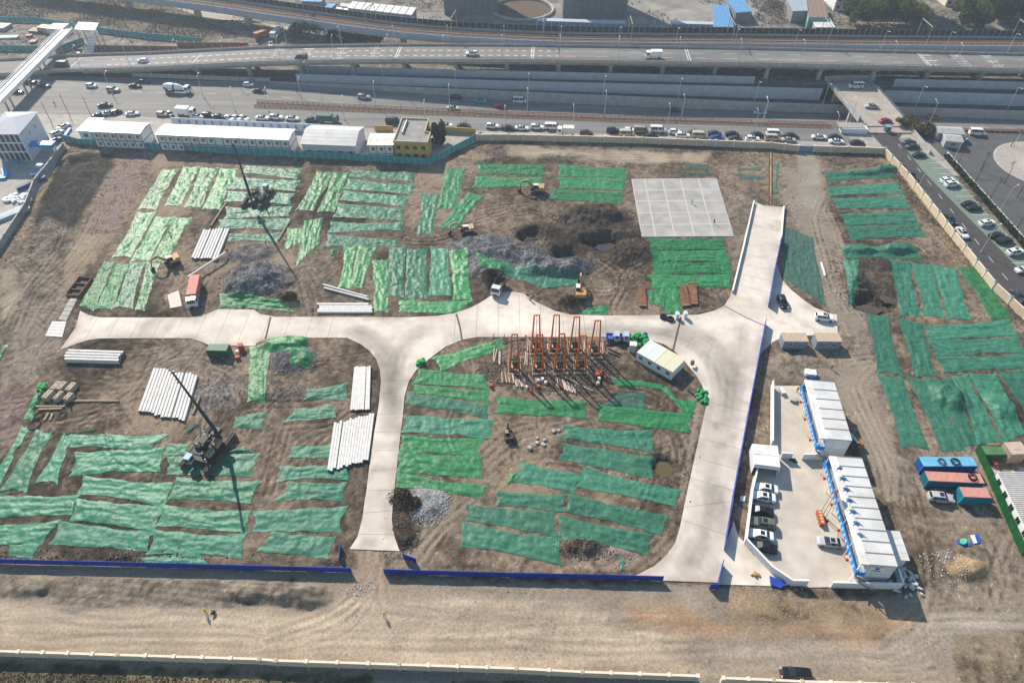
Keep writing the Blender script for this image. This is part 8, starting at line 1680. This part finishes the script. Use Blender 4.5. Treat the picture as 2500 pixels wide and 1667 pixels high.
rubble('soil_clods', M_RB2, [('B3', 780, 480, 13, 8, 900), ('B3', 1080, 790, 10, 8, 700), ('B3', 600, 680, 20, 12, 1200), ('B4', 960, 1100, 11, 14, 900), ('C3', 1420, 1300, 10, 8, 300), ('B1', 650, 250, 22, 40, 1500), ('D2', 1200, 330, 4, 6, 300), ('D3', 620, 450, 6, 3, 300), ('D1', 900, 520, 25, 2, 400), ('C4', 2300, 0, 5, 20, 300)], 'dark soil clods round the pits and heaps', .32, 2)
rubble('pale_rubble', M_RB3, [('D2', 1450, 80, 4.5, 6, 700), ('D2', 880, 800, 3, 2, 120), ('B3', 900, 1050, 8, 5, 150), ('D4', 1500, 620, 5, 4, 160), ('B4', 230, 440, 4, 5, 200), ('B4', 300, 80, 3, 5, 120), ('A2', 2200, 1380, 4, 3, 80)], 'pale broken concrete pieces scattered over the site', .26, 3)
rubble('brick_rubble', M_RB4, [('D3', 880, 520, 4, 2.5, 350), ('D1', 1080, 530, 5, 1.2, 120), ('D2', 30, 560, 3, 1.5, 80), ('D1', 2080, 220, 2, 3, 100), ('D1', 100, 520, 4, 1, 80), ('B4', 250, 480, 3, 3, 120), ('D4', 1380, 1220, 5, 3, 70), ('D4', 100, 900, 8, 4, 150), ('C1', 60, 700, 4, 9, 200), ('B1', 1000, 300, 10, 22, 700)], 'reddish brick rubble near the hoardings and gravel strip', .2, 4)
lt = []
for i in range(420):
    t = random.choice(['B1', 'B2', 'B3', 'B4', 'C1', 'C2', 'C3', 'C4', 'D1', 'D2', 'D3', 'D4', 'D4']); lt.append((t, random.uniform(0, 2300), random.uniform(60, 1500), .6, .6, 1))
rubble('litter', mat('white_litter', (.6, .6, .6), .7, .4, .3), lt, 'white scraps of litter scattered over the ground', .16, 6)
lt = [(random.choice(['B1', 'B2', 'B3', 'C1', 'C2', 'C3', 'C4', 'B4', 'D2', 'D3']), random.uniform(0, 2300), random.uniform(60, 1500), 3, 3, 5) for i in range(700)]
rubble('small_stones', mat('small_brown_stone', (.15, .125, .10), .9, .4, 1), lt, 'small brown stones scattered over bare soil', .16, 8)
lumps('B1', 180, 320, 30, 4.5, 3.0, 1.1, M_WHITE, 'white plastic sheeting heap inside the left yard wall', 'sheeting_heap', 'sheeting', .8)
cuboid('B1', 290, 190, (1.6, 9, 1.2), -38, (.03, .08, .2), 'dark blue trough along the left yard wall', 'trough', 'trough', .04, (.05, .07, .12))
cuboid('B1', 60, 480, (3.2, 13, .9), -42, (.35, .42, .47), 'grey water trough along the left yard wall', 'trough', 'trough', .04, (.30, .38, .43))
# puddles
M_WAT = mat('pond_water', (.10, .085, .03), .05, .1, .5, spec=.5); M_WAT2 = mat('grey_puddle', (.045, .042, .036), .06, .1, .5, spec=.5)
for t, x, y, rx, ry, dz, m, lab in [('C3', 1420, 1240, 2.7, 2.9, .55, M_WAT, 'small olive green pond below the right nets'), ('B3', 890, 760, 3.4, 2.0, .55, M_WAT2, 'grey puddle in the right excavated pit'), ('B3', 250, 660, 2.6, 1.4, .45, M_WAT2, 'grey puddle in the left excavated pit'), ('B3', 560, 810, 2.6, 1.3, .45, M_WAT2, 'grey puddle in the middle excavated pit'), ('B4', 950, 1285, 4.0, 2.0, .55, mat('brown_water', (.075, .055, .035), .05, .1, .5, spec=.5), 'brown puddle in the flooded pit, larger one'), ('B4', 1140, 1200, 2.2, 2.2, .4, MATS['brown_water'], 'brown puddle in the flooded pit, smaller one')]:
    p = P(t, x, y); z = gz(p.x, p.y) + dz; b = MB(); b.prism([(rx * (1 + .15 * math.sin(a * 1.7)) * math.cos(a * .2618), ry * (1 + .15 * math.cos(a * 1.3)) * math.sin(a * .2618)) for a in range(24)], -.4, 0); tag(b.build('puddle', m, None, (p.x, p.y, z)), lab, 'puddle')
# drain channel beside the dirt lane
a, c = P('A4', 75, 1340), P('B4', 72, 365); root = empty('drain_channel', (a.x, a.y, 0)); b = MB()
for s in (-.45, .45): b.beam(Vector((s, 0, .12)), c - a + Vector((s, 0, .12)), .14, .5)
b.build('channel_wall', M_RUST, root); MB().beam(Vector((0, 0, .02)), c - a + Vector((0, 0, .02)), .8, .06).build('channel_floor', M_TAN, root); tag(root, 'narrow rusty drain channel running up to the ramp', 'drain channel')
panel_fence('blue_gate', z0pts('A4 318,1362 455,1366'), 2.2, 1.8, M_SKYB if False else mat('grey_blue_gate', (.18, .26, .38), .5, .1, 1), M_STEEL, 'grey-blue sheet gate in the beige site wall')

# ------------------------------------------------------------------ thin winter haze
HAZE = .00031
b = MB().box((0, 330, -9), (760, 640, 9 + 122))
hz = b.build('haze', None); hz.data.materials.clear(); hm = bpy.data.materials.new('haze'); hm.use_nodes = True; N = hm.node_tree.nodes; N.remove(N['Principled BSDF']); pv = N.new('ShaderNodeVolumePrincipled')
pv.inputs['Color'].default_value = (.66, .80, 1, 1); pv.inputs['Density'].default_value = HAZE; pv.inputs['Anisotropy'].default_value = .3; hm.node_tree.links.new(pv.outputs[0], N['Material Output'].inputs['Volume']); hz.data.materials.append(hm); tag(hz, kind='stuff')
